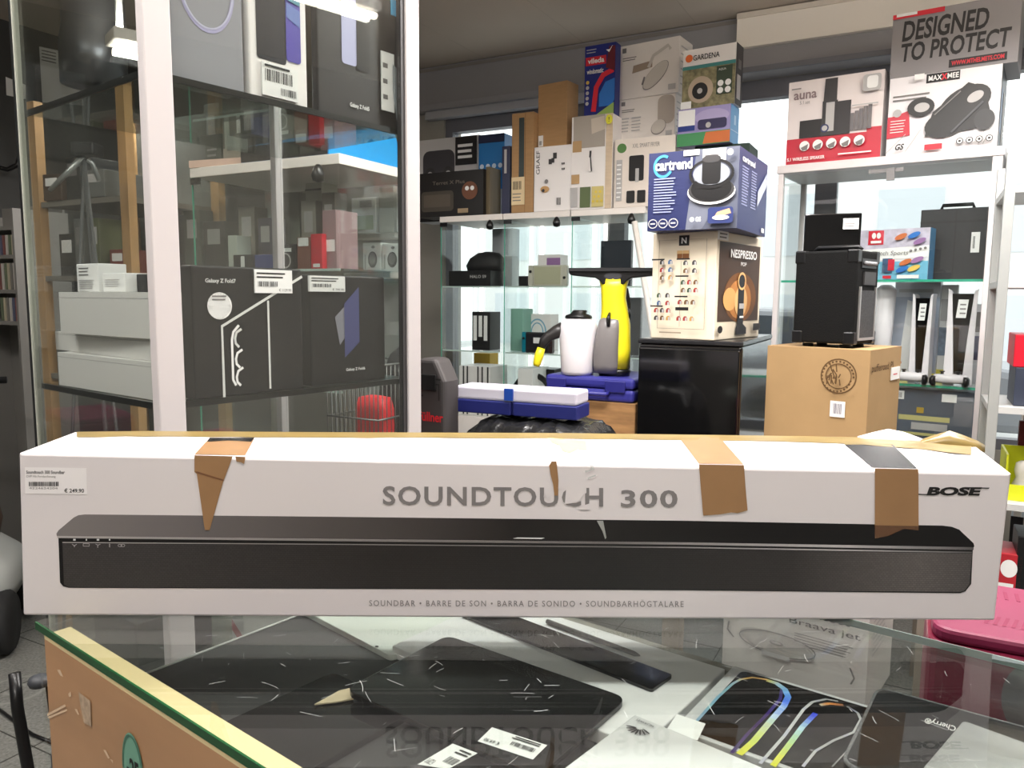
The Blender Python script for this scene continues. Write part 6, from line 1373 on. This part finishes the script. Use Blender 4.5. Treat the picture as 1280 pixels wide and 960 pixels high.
def dr(F):
    f = F['f']; f.rrect(0.1, 0.62, 0.7, 0.85, LGREY, 0.05); f.rect(0.05, 0.25, 0.9, 0.55, M('print_blue_photo', (120, 140, 160), 0.45, mot=0.4, scale=40)); f.rect(0, 0.0, 1, 0.10, M('print_yellow2'))
carton('gadget_box', 'white box with a bluish photo print between the two consoles', 'box', rfit(1168, 1190, 356, 0.345, ZP_, 0.04), PAPER, dr)
carton('gadget_box', 'pale box with small dark prints at the cabinet\'s right post', 'box', rfit(1209, 1224, 380, 0.20, ZP_, 0.08), m_pb, lambda F: (F['f'].rect(0.2, 0.3, 0.8, 0.6, M('print_navy4', (60, 66, 100), 0.4)), F['f'].rect(0.2, 0.65, 0.8, 0.9, GREY_INK)))
mb = MB(); b = rline(1101, 0.2, ZP_); h = trow(b, (0, 0, 1), 356)
mb.loft([(0, 0, 0, 0.03, 0.03), (0, 0, h * 0.4, 0.034, 0.034), (0, 0, h * 0.95, 0.042, 0.04), (0, 0, h, 0.02, 0.02)], m_wp, 20, 2.6); tag(mb.build('speaker_pillar', None, b, ra), 'white rounded pillar standing left of the consoles behind the amplifier', 'speaker')
m_crate = M('slate_case', (86, 94, 106), 0.35)
crd = carton('slate_case', 'slate coloured case with paper tags under the controllers\' glass shelf', 'case', rfit(1104, 1216, 491, 0.06, 0.6405, 0.2), m_crate, lambda F: (F['f'].rect(0.15, 0.55, 0.72, 0.62, M('case_yellow_line', (190, 184, 120), 0.5)), F['f'].rect(0.3, 0.42, 0.7, 0.52, LGREY), F['f'].rect(0.35, 0.66, 0.43, 0.74, M('case_gold', (180, 150, 60), 0.4)), F['f'].rect(0.16, 0.34, 0.66, 0.38, M('case_yellow_line'))))
patch('price_label', crd, 'f', 0.62, 0.84, 0.78, 0.95, PAPER); patch('price_label', crd, 'f', 0.08, 0.84, 0.2, 0.96, PAPER, lambda g: g.bars(0.2, 0.2, 0.8, 0.8, GREY_INK, 8))

# ------------------------------------------------------------------ metal shelf at the right edge
up = ATX(1264, 2.35, 1.4); us, un = up.dot(D2), up.dot(N2)
msh = empty('metal_shelf', W(us + 0.28, un + 0.16), SA); tag(msh, 'grey metal shelf unit at the right edge beside the console cabinet', 'shelf')
WX, WY, SHT = 0.30, 0.17, PY(1270, 236, 2.4).z
for x in (-1, 1):
    for y in (-1, 1):
        mb = MB(); mb.box(x * WX - 0.014, x * WX + 0.014, y * WY - 0.014, y * WY + 0.014, 0, SHT + 0.10, M('shelf_upright', (158, 160, 158), 0.4)); mb.build('upright', msh, bevel=0.002)
zsv = [0.36, PY(1268, 626, 2.35).z, PY(1268, 505, 2.4).z, PY(1268, 352, 2.4).z, SHT]
for z in zsv:
    mb = MB(); mb.box(-WX - 0.012, WX + 0.012, -WY - 0.012, WY + 0.012, z - 0.02, z, M('shelf_board_pale', (196, 196, 194), 0.45))
    for x in (-1, 1): pass
    mb.build('board', msh)
def mfit(pl, pr, pyt, o, z, dep): return fit(pl, pr, pr, pyt, YL(pl, un + o, z), z, -28, dep)
def mbox(name, label, cat, pl, pyt, o, z, ww, dep, mat, draw=None):
    a = R(-28); E = online(pl, W(0, un + o), D2, z); h = trow(E, (0, 0, 1), pyt)
    c = E + D2 * (ww / 2) + N2 * (dep / 2); return carton(name, label, cat, dict(w=ww, d=dep, h=h, c=c, a=a), mat, draw)
nb = mbox('storage_box', 'dark navy box on the metal shelf under a red box', 'box', 1266, 459, 0.02, zsv[2] + 0.0005, 0.30, 0.2, M('slate_navy', (50, 56, 72), 0.5))
rb = mbox('storage_box', 'red box lying on the navy box on the metal shelf', 'box', 1266, 418, 0.02, zsv[2] + nb['_h'] + 0.001, 0.30, 0.2, M('bright_red_box', (206, 26, 48), 0.4))
yt = zsv[1] + 0.0005; ytop = PY(1262, 570, 2.34).z
tr = empty('yellow_tray', W(us + 0.30, un + 0.13, yt), SA); tag(tr, 'yellow tray with small figures on the metal shelf beside the soundbar box', 'tray')
m_ty = M('tray_yellow', (214, 220, 40), 0.4); hh_ = ytop - yt
mb = MB(); mb.box(-0.27, 0.27, -0.10, 0.10, 0, 0.008, m_ty); mb.box(-0.27, 0.27, 0.094, 0.10, 0.008, hh_, m_ty); mb.box(-0.27, -0.264, -0.10, 0.094, 0.008, hh_, m_ty); mb.box(0.264, 0.27, -0.10, 0.094, 0.008, hh_, m_ty); mb.box(-0.264, 0.264, -0.10, -0.094, 0.008, 0.05, m_ty); mb.build('tray', tr)
for k in range(2):
    mb = MB(); mb.loft([(0, 0, 0, 0.03, 0.025), (0, 0, 0.03, 0.026, 0.022), (0, 0, 0.055, 0.016, 0.016), (0, 0, 0.075, 0.022, 0.02), (0, 0, 0.10, 0.018, 0.018), (0, 0, 0.108, 0.006, 0.006)], M(('figure_white', 'figure_dark')[k], ((226, 222, 216), (60, 56, 54))[k], 0.5), 16, 2)
    tag(mb.build('figurine', None, W(us + 0.08 + 0.10 * k, un + 0.10, yt + 0.0085), SA), ['small white figure standing in the yellow tray', 'small dark figure standing in the yellow tray'][k], 'figurine')
mb = MB(); zf_ = zsv[1] + hh_ + 0.001
pf = mbox('picture_frame', 'maroon framed picture leaning on the yellow tray\'s shelf', 'picture', 1268, 526, 0.24, zsv[1] + 0.0005, 0.24, 0.025, M('maroon_frame', (92, 24, 36), 0.4), lambda F: F['f'].rect(0.12, 0.12, 0.88, 0.9, M('picture_grey', (170, 166, 168), 0.5)))
mbox('toy_box', 'red and white toy box low on the metal shelf', 'box', 1240, 690, 0.0, 0.3605, 0.075, 0.15, M('toy_red', (180, 40, 50), 0.45), lambda F: (F['f'].ell(0.5, 0.7, 0.3, 0.18, PAPER), F['f'].rect(0.1, 0.1, 0.7, 0.4, PAPER)))
mbox('toy_box', 'black box beside the red and white toy box', 'box', 1266, 670, 0.0, 0.3605, 0.2, 0.15, BLACK)
# white strip of case spines beside the cabinet post
sp_ = ATX(1243, 2.85, 0.0); h = trow(sp_, (0, 0, 1), 300)
mb = MB(); mb.box(-0.012, 0.012, -0.05, 0.05, 0.5, h, M('spine_white', (226, 222, 216), 0.5)); f = Fr(mb, (-0.012, -0.0505, 0.5), (1, 0, 0), (0, 0, 1), 0.024, h - 0.5, 0.0006)
for k in range(3): f.rect(0.25, 0.35 + 0.2 * k, 0.75, 0.42 + 0.2 * k, GREY_INK)
mb.box(-0.02, 0.02, -0.05, 0.05, 0, 0.4995, BLACK)
tag(mb.build('narrow_board', None, sp_ + Vector((0.05, 0, 0)), ra), 'tall narrow white board with small marks beside the cabinet post', 'board')

# ------------------------------------------------------------------ deep background on the left, seen through the showcase
c2 = ATX(424, 2.25, 1.7); z2 = PY(424, 191, 2.25).z; lw = min(0.62, tcol(Vector((c2.x, c2.y, z2)), -D2, 205)); dep2 = 0.40
s2, n2 = c2.dot(D2), c2.dot(N2)
cabinet('dim glass cabinet with a blue box on its top, seen through the showcase', s2 - lw, s2, n2, n2 + dep2, z2, (1.02, PY(430, 336, 2.3).z), 0.60, glow_strips=False)
zS2 = PY(430, 336, 2.3).z + 0.0005
mb = MB(); p0, p1 = ATX(411, 2.27, z2), None; a = R(-28)
bw_ = tcol(Vector((p0.x, p0.y, z2)), N2, 508); h = trow(Vector((p0.x, p0.y, z2)), (0, 0, 1), 172)
L_ = min(bw_, 0.40); h2 = trow(Vector((p0.x, p0.y, z2)) + N2 * (L_ * 0.8), (0, 0, 1), 157) / 1.15
bb = MB(); bb.hexa([(-0.35, 0, 0), (0, 0, 0), (0, L_, 0), (-0.35, L_, 0), (-0.35, 0, h), (0, 0, h), (0, L_ * 0.8, h2 * 1.15), (-0.35, L_ * 0.8, h2 * 1.15)], M('azure_card', (24, 140, 206), 0.45))
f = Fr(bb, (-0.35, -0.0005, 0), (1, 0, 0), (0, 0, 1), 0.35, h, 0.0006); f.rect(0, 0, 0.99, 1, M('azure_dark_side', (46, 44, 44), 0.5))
tag(bb.build('blue_box', None, (p0.x, p0.y, z2 + 0.0005), SA), 'bright azure box lying on the dim glass cabinet behind the showcase', 'box')
bb = MB(); bb.box(-0.12, 0.12, -0.03, 0.03, 0, 0.022, M('pinkish_card', (206, 176, 160), 0.5)); p = W(s2 - 0.50, n2 + 0.04, z2 + 0.0005)
tag(bb.build('long_box', None, p, R(-20)), 'pinkish long carton lying on the dim glass cabinet', 'box')
for nm, lb, ds, ww, hh_, col in (('ceramic_cup', 'white cup beside the pinkish carton on the dim cabinet', -0.47, 0.022, 0.05, (206, 200, 196)), ('ceramic_cup', 'orange cup on the dim cabinet beside the white cup', -0.38, 0.022, 0.05, (190, 110, 50)), ('round_tin', 'small red tin at the left end of the dim cabinet', -0.62, 0.018, 0.035, (170, 40, 50))):
    mb = MB(); mb.lathe([(ww * 0.8, 0), (ww, 0.005), (ww, hh_ - 0.004), (ww * 0.9, hh_)], M('cup_%d' % col[1], col, 0.4), 18); tag(mb.build(nm, None, W(s2 + ds, n2 + 0.14, z2 + 0.0005)), lb, 'cup' if 'cup' in nm else 'tin')
def c2box(name, label, pl, pr, pyt, o, z, dep, mat, draw=None): return carton(name, label, 'box', fit(pl, pr, pr, pyt, YL(pr, n2 + o, z), z, -28, dep), mat, draw, None, 0.0015)
zz2 = zS2
c2box('game_box', 'dark red game box in the dim cabinet above the stickered phone boxes', 372, 388, 296, 0.04, zz2, 0.1, M('brown_red_card', (120, 70, 56), 0.5), lambda F: F['f'].rect(0.1, 0.72, 0.9, 0.98, PAPER))
c2box('game_box', 'crimson game box beside the dark red one in the dim cabinet', 389, 403, 292, 0.04, zz2, 0.1, RED, lambda F: F['f'].rect(0.2, 0.05, 0.8, 0.15, PAPER))
c2box('game_box', 'grey mauve box with a white tag in the dim cabinet', 404, 421, 262, 0.06, zz2, 0.1, M('mauve_card', (150, 120, 122), 0.5), lambda F: F['f'].rect(0.0, 0.3, 0.9, 0.5, PAPER))
c2box('gadget_box', 'black camera box with white logo in the dim cabinet', 345, 370, 305, 0.04, zz2, 0.1, BLACK, lambda F: (F['f'].rect(0.1, 0.7, 0.8, 0.85, PAPER), F['f'].ring(0.5, 0.35, 0.25, 0.28, 0.06, LGREY)))
c2box('gadget_box', 'pale bottle shaped carton in the dim cabinet', 286, 297, 294, 0.05, zz2, 0.06, M('pale_green_card', (190, 196, 186), 0.5))
c2box('gadget_box', 'blue soft box on the dim cabinet shelf', 318, 344, 318, 0.05, zz2, 0.1, M('dull_blue', (60, 70, 130), 0.5))
c2box('gadget_box', 'small black and red box on the dim cabinet shelf', 292, 316, 318, 0.04, zz2, 0.06, BLACK, lambda F: F['f'].rect(0.4, 0.05, 0.6, 0.9, PAPER))
c2box('gadget_box', 'tall greenish grey carton at the back of the dim cabinet', 345, 376, 240, 0.25, zz2, 0.08, M('grey_green_card', (118, 122, 110), 0.6))
c2box('gadget_box', 'stacked pale cartons at the back of the dim cabinet', 384, 404, 226, 0.25, zz2, 0.08, M('pale_stone', (170, 170, 162), 0.5), lambda F: [F['f'].rect(0, 0.3 * k, 1, 0.3 * k + 0.02, DGREY) for k in (1, 2, 3)])
for i, (pl, pr, pt, col, lb, dr_) in enumerate((
        (258, 277, 128, (70, 74, 66), 'dark moss', 1), (280, 300, 150, (128, 124, 112), 'sand grey', 0),
        (304, 326, 120, (60, 60, 60), 'charcoal', 1), (330, 352, 140, (140, 136, 126), 'pale stone', 0))):
    carton('stored_carton', lb + ' carton standing at the back on top of the dim cabinet', 'box', fit(pl, pr, pr, pt, YL(pr, n2 + 0.24, z2 + 0.001), z2 + 0.001, -28, 0.13), M('stored_' + lb.replace(' ', '_'), col, 0.6),
           (lambda F: (F['f'].rect(0.15, 0.6, 0.7, 0.85, LGREY), F['f'].lines(0.15, 0.15, 0.8, 0.45, 4, GREY_INK, 0.35))) if dr_ else (lambda F: (F['f'].rect(0.1, 0.1, 0.5, 0.3, PAPER), F['f'].rect(0.3, 0.5, 0.8, 0.8, DGREY))), 'cartons on the dim cabinet', 0.0015)
for i, (pl, pr, pt, col, lb) in enumerate(((232, 252, 262, (96, 100, 92), 'grey green'), (256, 282, 276, (64, 62, 60), 'soot grey'), (300, 320, 258, (124, 120, 112), 'ash'), (324, 342, 272, (84, 80, 92), 'slate violet'), (378, 396, 250, (150, 146, 136), 'chalk'), (404, 420, 240, (100, 96, 90), 'clay grey'))):
    carton('stored_carton', lb + ' carton in the back row inside the dim cabinet', 'box', fit(pl, pr, pr, pt, YL(pr, n2 + 0.17, zS2), zS2, -28, 0.06), M('stored_' + lb.replace(' ', '_'), col, 0.6), lambda F: (F['f'].rect(0.2, 0.55, 0.8, 0.85, LGREY),), 'cartons inside the dim cabinet', 0.0015)
# boxes on the shelf that continues right of the cabinet corner
zg1 = PY(470, 338, 2.55).z; zg2 = PY(470, 300, 2.6).z
sa, sb_2 = tcol(W(0, n2 + 0.45, zg1), D2, 432), tcol(W(0, n2 + 0.50, zg1), D2, 500); sw = (sb_2 - sa) / 2
rs_ = empty('side_shelf', W((sa + sb_2) / 2, n2 + 0.50), SA); tag(rs_, 'narrow white shelf of boxed gadgets between the dim cabinet and the window row', 'shelf')
mb = MB(); mb.box(-sw, sw, -0.06, 0.06, zg1 - 0.02, zg1, m_white_b); mb.build('board', rs_)
mb = MB(); mb.box(-sw, sw, -0.03, 0.06, zg2 + 0.02, zg2 + 0.035, m_white_b); mb.build('board', rs_)
mb = MB(); mb.box(-sw, sw, 0.061, 0.07, 0.0, zg1 + 0.40, M('shelf_back_pale', (150, 148, 146), 0.6)); mb.build('back_panel', rs_)
def gb2(name, label, pl, pr, pyt, o, z, dep, mat, draw=None): return carton(name, label, 'box', fit(pl, pr, pr, pyt, YL(pr, n2 + 0.45 + o, z), z, -28, dep), mat, draw, None, 0.001)
mouse = lambda F: (F['f'].ell(0.55, 0.42, 0.26, 0.28, DGREY), F['f'].ell(0.55, 0.45, 0.18, 0.2, GREY_INK), F['f'].ell(0.6, 0.85, 0.1, 0.05, GREY_INK), F['f'].rect(0.12, 0.1, 0.2, 0.6, LGREY))
gb2('mouse_box', 'left white box picturing a dark computer mouse, seen through the showcase', 454, 476, 303, -0.05, zg1 + 0.0005, 0.05, PAPER, mouse)
gb2('mouse_box', 'right white box picturing a dark computer mouse, by the showcase post', 478, 501, 304, -0.05, zg1 + 0.0005, 0.05, PAPER, mouse)
gb2('gadget_box', 'white and green boxed gadget above the mouse boxes', 440, 470, 246, 0.0, zg2 + 0.0355, 0.05, PAPER, lambda F: (F['f'].rect(0.1, 0.1, 0.9, 0.5, M('print_leaf')), F['f'].rect(0.35, 0.72, 0.85, 0.92, LGREY)))
gb2('gadget_box', 'plain pale carton beside the white and green box', 474, 492, 232, 0.0, zg2 + 0.0355, 0.05, M('pale_stone'))
gb2('gadget_box', 'slim white box with dark window at the showcase post', 496, 508, 232, -0.01, zg2 + 0.0355, 0.04, PAPER, lambda F: F['f'].rect(0.3, 0.4, 0.9, 0.7, INK))

# wooden shelf rack behind the left pane
tan = M('tan_wood', (176, 138, 92), 0.6, mot=0.1, scale=6, stretch=(6, 6, 1))
wl = ATX(57, 2.75, 1.3)
ws, wn = wl.dot(D2), wl.dot(N2); wr2 = tcol(Vector((wl.x, wl.y, 1.2)), D2, 168)
rk = empty('wooden_rack', W(ws + wr2 / 2, wn + 0.18), SA); tag(rk, 'tan wooden shelf rack with clutter behind the left showcase pane', 'shelf')
rt = PY(60, 128, 2.75).z
for x in (-wr2 / 2, wr2 / 2):
    for y in (-0.18, 0.18):
        mb = MB(); mb.box(x - 0.02, x + 0.02, y - 0.015, y + 0.015, 0, rt, tan); mb.build('upright', rk)
zrk = [0.45, PY(110, 468, 2.7).z, PY(110, 345, 2.7).z, PY(110, 252, 2.7).z]
for z in zrk:
    mb = MB(); mb.box(-wr2 / 2 + 0.021, wr2 / 2 - 0.021, -0.19, 0.19, z - 0.018, z, M('rack_board', (116, 112, 104), 0.6)); mb.build('board', rk)
mb = MB(); mb.box(-wr2 / 2 - 0.02, wr2 / 2 + 0.02, 0.196, 0.206, 0.2, rt, M('rack_back', (92, 94, 90), 0.8, mot=0.3, scale=6)); mb.build('back_panel', rk)
rg = random.Random(21)
cl2 = [('smoke grey', (96, 98, 96)), ('off-white', (186, 184, 176)), ('dark brown', (70, 54, 42)), ('olive', (88, 92, 62)), ('dull blue', (52, 62, 104)), ('charcoal', (44, 46, 46)), ('rust red', (120, 54, 44)), ('sand', (150, 130, 100))]
rows = ['second lowest', 'middle', 'top']
for j, z in enumerate(zrk[1:]):
    x = -wr2 / 2 + 0.05; k = 0; used = set()
    while x < wr2 / 2 - 0.10:
        ww, hh_, dd = rg.uniform(0.05, 0.10), rg.uniform(0.06, 0.20), rg.uniform(0.10, 0.2); cn, cc = cl2[(k * 3 + j * 5) % len(cl2)]
        mb = MB(); mb.box(-ww / 2, ww / 2, -dd / 2, dd / 2, 0, hh_, M('rack_' + cn.replace(' ', '_'), cc, 0.5)); f = Fr(mb, (-ww / 2, -dd / 2, 0), (1, 0, 0), (0, 0, 1), ww, hh_, 0.0006); f.rect(0.15, 0.55, 0.8, 0.85, (PAPER, GREY_INK, LGREY)[k % 3])
        c_ = W(ws + wr2 / 2 + x + ww / 2, wn + 0.08, z + 0.0005)
        tag(mb.build('stored_box', None, c_, SA + R(rg.uniform(-6, 6)), bevel=0.0015), '%s box on the %s board of the tan wooden rack' % (cn, rows[j]), 'box', 'boxes on the wooden rack'); x += ww + rg.uniform(0.015, 0.03); k += 1
# silver folding tripod lying across the rack top board
tp0, tp1 = PY(62, 238, 2.32), PY(105, 195, 2.32)
tpd = empty('camera_tripod', (tp1.x, tp1.y, tp1.z), 0); tag(tpd, 'silver folding tripod propped before the wooden rack', 'tripod')
m_sil = M('silver_metal', (150, 154, 152), 0.35, metal=0.6)
mb = MB(); mb.tube([tp0 - tp1, (0, 0, 0)], [0.006, 0.010], m_sil, 10); mb.build('arm', tpd)
mb = MB(); q = PY(124, 226, 2.34) - tp1; mb.tube([(0.01, 0, -0.01), (q.x * 0.6, 0.01, q.z * 0.3), q], 0.007, m_sil, 8); mb.build('arm', tpd)
mb = MB(); foot = Vector((0.04, 0.01, -tp1.z)); mb.tube([(0.0, 0, -0.01), foot], 0.006, M('tripod_dark', (70, 72, 72), 0.5), 8); mb.build('leg', tpd)
mb = MB(); foot = Vector((-0.14, -0.05, -tp1.z)); mb.tube([(0.0, 0, -0.02), foot], 0.005, M('tripod_dark'), 8); mb.build('leg', tpd)
mb = MB(); foot = Vector((0.16, -0.08, -tp1.z)); mb.tube([(0.0, 0, -0.02), foot], 0.005, M('tripod_dark'), 8); mb.build('leg', tpd)
mb = MB(); mb.box(-0.025, 0.045, -0.03, 0.03, 0.0, 0.035, PLASTIC_BLACK); mb.build('head', tpd, bevel=0.006)
# paper notices on the left wall, socket box, duct, hanging lamp
def wallpt(px, py, off=0.004):
    d_ = ray(px, py); A = W(S0 + off, 0, 0); t = (A - CP).dot(D2) / d_.dot(D2); return CP + d_ * t
def wall_sheet(name, pts, mat, label, cat, prints=()):
    P = [wallpt(x, y, 0.006) for x, y in pts]; o = P[0]; Q = [wallpt(x, y, 0.0015) for x, y in pts]
    mb = MB(); n = len(P); mb.add([p - o for p in P] + [q - o for q in Q], [tuple(range(n)), tuple(range(2 * n - 1, n - 1, -1))] + [(i, (i + 1) % n, (i + 1) % n + n, i + n) for i in range(n)], mat)
    for quad, m in prints: mb.add([wallpt(x, y, 0.0068) - o for x, y in quad], [tuple(range(len(quad)))], m)
    return tag(mb.build(name, None, o), label, cat)
wall_sheet('paper_notice', [(49, 58), (104, 70), (104, 132), (53, 128)], PAPER, 'large printed paper notice on the dark left wall', 'notice', [([(52, 62 + 4 * k), (70, 66 + 4 * k), (70, 67.5 + 4 * k), (52, 63.5 + 4 * k)], GREY_INK) for k in range(4)] + [([(80, 68), (101, 72), (101, 82), (80, 79)], GREY_INK)])
wall_sheet('paper_notice', [(74, 94), (145, 91), (145, 116), (76, 118)], M('paper_cream', (214, 208, 192), 0.6), 'cream paper notice overlapping the printed one on the left wall', 'notice')
wall_sheet('switch_box', [(7, 96), (32, 106), (32, 124), (8, 119)], PAPER, 'white switch box with hanging cable on the left wall', 'switch box')
mb = MB(); pts = [PY(22, 120, 4.0), PY(24, 160, 3.98), PY(26, 190, 3.97), PY(22, 206, 3.96), PY(10, 212, 3.95), PY(-6, 208, 3.94)]; o = pts[0]
sm = []
for k in range(len(pts) - 1):
    for t in range(5): sm.append(pts[k].lerp(pts[k + 1], t / 5) - o)
mb.tube(sm, 0.012, PLASTIC_BLACK, 6); tag(mb.build('cable', None, o), 'black cable looping down from the white switch box', 'cable')
dk = PY(118, 95, 3.4); mb = MB(); zc = CEIL - dk.z - 0.002
bend = [(0, 0, -0.02), (0, 0, 0.12)] + [(0.20 * (1 - math.cos(t)), 0.05 * (1 - math.cos(t)), 0.12 + 0.20 * math.sin(t)) for t in (0.4, 0.8, 1.2)] + [(0.18, 0.1, zc)]
mb.tube([(0, 0, -0.04), (0, 0, 0.12), (0.0, 0.02, 0.2), (-0.02, 0.05, zc)], [0.13, 0.13, 0.125, 0.12], M('duct_silver', (120, 124, 130), 0.3, metal=0.7, bump=0.6, scale=14, stretch=(0.1, 0.1, 3)), 20)
tag(mb.build('ventilation_duct', None, dk), 'silver ventilation duct coming down from the ceiling on the left', 'duct')
la = PY(137, 63, 2.9); lb_ = PZ(226, 80, la.z)
luminaire(la, lb_, 10, 'twin tube lamp hanging low at the left behind the white post', size_w=0.14)
# bookcase with disc cases at the far left
bcp = ATX(22, 3.3, 1.3); bs_, bn_ = bcp.dot(D2), bcp.dot(N2)
bkc = empty('bookcase', W(bs_ - 0.25, bn_ + 0.12), SA); tag(bkc, 'white bookcase of disc cases at the far left edge', 'bookcase')
zl = [PY(10, y, 3.3).z for y in (402, 362, 318, 282)]
mb = MB(); mb.box(0.235, 0.25, -0.12, 0.12, 0, 1.66, M('bookcase_grey', (128, 126, 122), 0.6)); mb.build('side', bkc)
mb = MB(); mb.box(-0.25, -0.235, -0.12, 0.12, 0, 1.66, M('bookcase_grey', (128, 126, 122), 0.6)); mb.build('side', bkc)
for z in zl:
    mb = MB(); mb.box(-0.234, 0.234, -0.12, 0.12, z - 0.016, z, M('bookcase_grey', (128, 126, 122), 0.6)); mb.build('board', bkc)
mb = MB(); mb.box(-0.234, 0.234, 0.105, 0.115, 0.1, 1.7, M('bookcase_grey', (128, 126, 122), 0.6)); mb.build('back', bkc)
cc_ = [(196, 192, 186), (130, 84, 80), (96, 100, 120), (186, 182, 176), (126, 124, 118), (180, 172, 150), (112, 122, 100)]
for j, z in enumerate(zl[:3]):
    for k in range(7):
        mb = MB(); hcs = min(0.13, (zl[j + 1] - z) - 0.035); mb.box(-0.007, 0.007, -0.06, 0.06, 0, hcs, M('disc_spine_%d' % ((k + j * 2) % 7), cc_[(k + j * 2) % 7], 0.4))
        tag(mb.build('disc_case', None, W(bs_ - 0.03 - 0.022 * k, bn_ + 0.08, z + 0.0005), SA), 'slim disc case standing in the white bookcase at the far left', 'disc case', 'disc cases in the bookcase')
# grey wheeled machine on the floor, low left
mp_ = PZ(-6, 790, 0); mach = empty('scooter', (mp_.x - 0.1, mp_.y - 0.05, 0), R(20)); tag(mach, 'grey wheeled scooter with brown bag at the left edge', 'scooter')
m_sg = M('scooter_grey', (176, 178, 174), 0.4)
mb = MB(); mb.loft([(0, 0, 0.16, 0.20, 0.26), (0, 0, 0.22, 0.22, 0.28), (0, 0, 0.30, 0.20, 0.26), (0, 0.02, 0.36, 0.12, 0.2)], m_sg, 24, 3); mb.build('deck', mach)
mb = MB(); mb.tube([(-0.02, 0.15, 0.34), (-0.02, 0.2, 0.95)], 0.022, m_sg, 10); mb.build('column', mach)
mb = MB(); mb.tube([(-0.2, 0.2, 0.96), (0.16, 0.2, 0.96)], 0.014, PLASTIC_BLACK, 8); mb.build('handlebar', mach)
for x in (-0.2, 0.2):
    for y in (-0.2, 0.2):
        mb = MB(); mb.lathe([(0.01, -0.03), (0.10, -0.03), (0.115, -0.015), (0.115, 0.015), (0.10, 0.03), (0.01, 0.03)], M('rubber_tyre', (34, 34, 34), 0.8), 20); o = mb.build('wheel', mach, (x, y, 0.115)); o.rotation_euler = (R(90), 0, R(90))
mb = MB(); mb.loft([(0, 0, 0.0, 0.13, 0.1), (0, 0, 0.10, 0.15, 0.12), (0, 0, 0.22, 0.13, 0.1), (0, 0, 0.26, 0.05, 0.05)], M('brown_leather', (80, 58, 44), 0.6, mot=0.2, scale=8), 20, 2.6); mb.build('bag', mach, (0.03, -0.08, 0.365))
# black folded stand behind the counter's wooden corner post
fs_ = PY(50, 856, 1.0); st_ = empty('folding_stand', (fs_.x, fs_.y, 0), R(10)); tag(st_, 'black and grey folding stand behind the wooden counter corner', 'stand')
zj = fs_.z
mb = MB(); mb.tube([(-0.02, 0.0, 0.0), (-0.01, 0, zj - 0.25), (-0.03, 0, zj - 0.03), (-0.035, 0.01, zj + 0.015)], 0.008, PLASTIC_BLACK, 8); mb.build('leg', st_)
mb = MB(); mb.tube([(0.03, 0.02, 0.0), (0.02, 0.02, zj - 0.25), (0.01, 0.01, zj - 0.002)], 0.008, PLASTIC_BLACK, 8); mb.build('leg', st_)
mb = MB(); mb.lathe([(0.013, 0), (0.015, 0.005), (0.013, 0.011), (0.006, 0.014)], M('stand_joint', (60, 62, 66), 0.5), 16); mb.build('joint', st_, (0.0, 0.0, zj))
mb = MB(); pts = [PZ(x, y, 0.006) for x, y in ((-20, 874), (6, 892), (24, 906), (40, 918), (70, 930))]; o = pts[0]; mb.tube([p - o for p in pts], 0.005, PLASTIC_BLACK, 6); tag(mb.build('floor_cable', None, o), 'thin black cable lying on the granite floor at the left', 'cable')
# pale round mark on the floor
mb = MB(); c_ = PZ(19, 862, 0.0008); f = Fr(mb, (c_.x - 0.1, c_.y - 0.1, 0.0006), (1, 0, 0), (0, 1, 0), 0.2, 0.2, 0.0004); m_mk = M('floor_mark', (150, 150, 144), 0.6); f.ring(0.5, 0.5, 0.46, 0.46, 0.06, m_mk); f.text('S', 0.38, 0.3, 0.62, 0.7, m_mk, 0.02)
tag(mb.build('floor_ring', None), 'pale round ring on the granite floor, lower left', 'sticker')
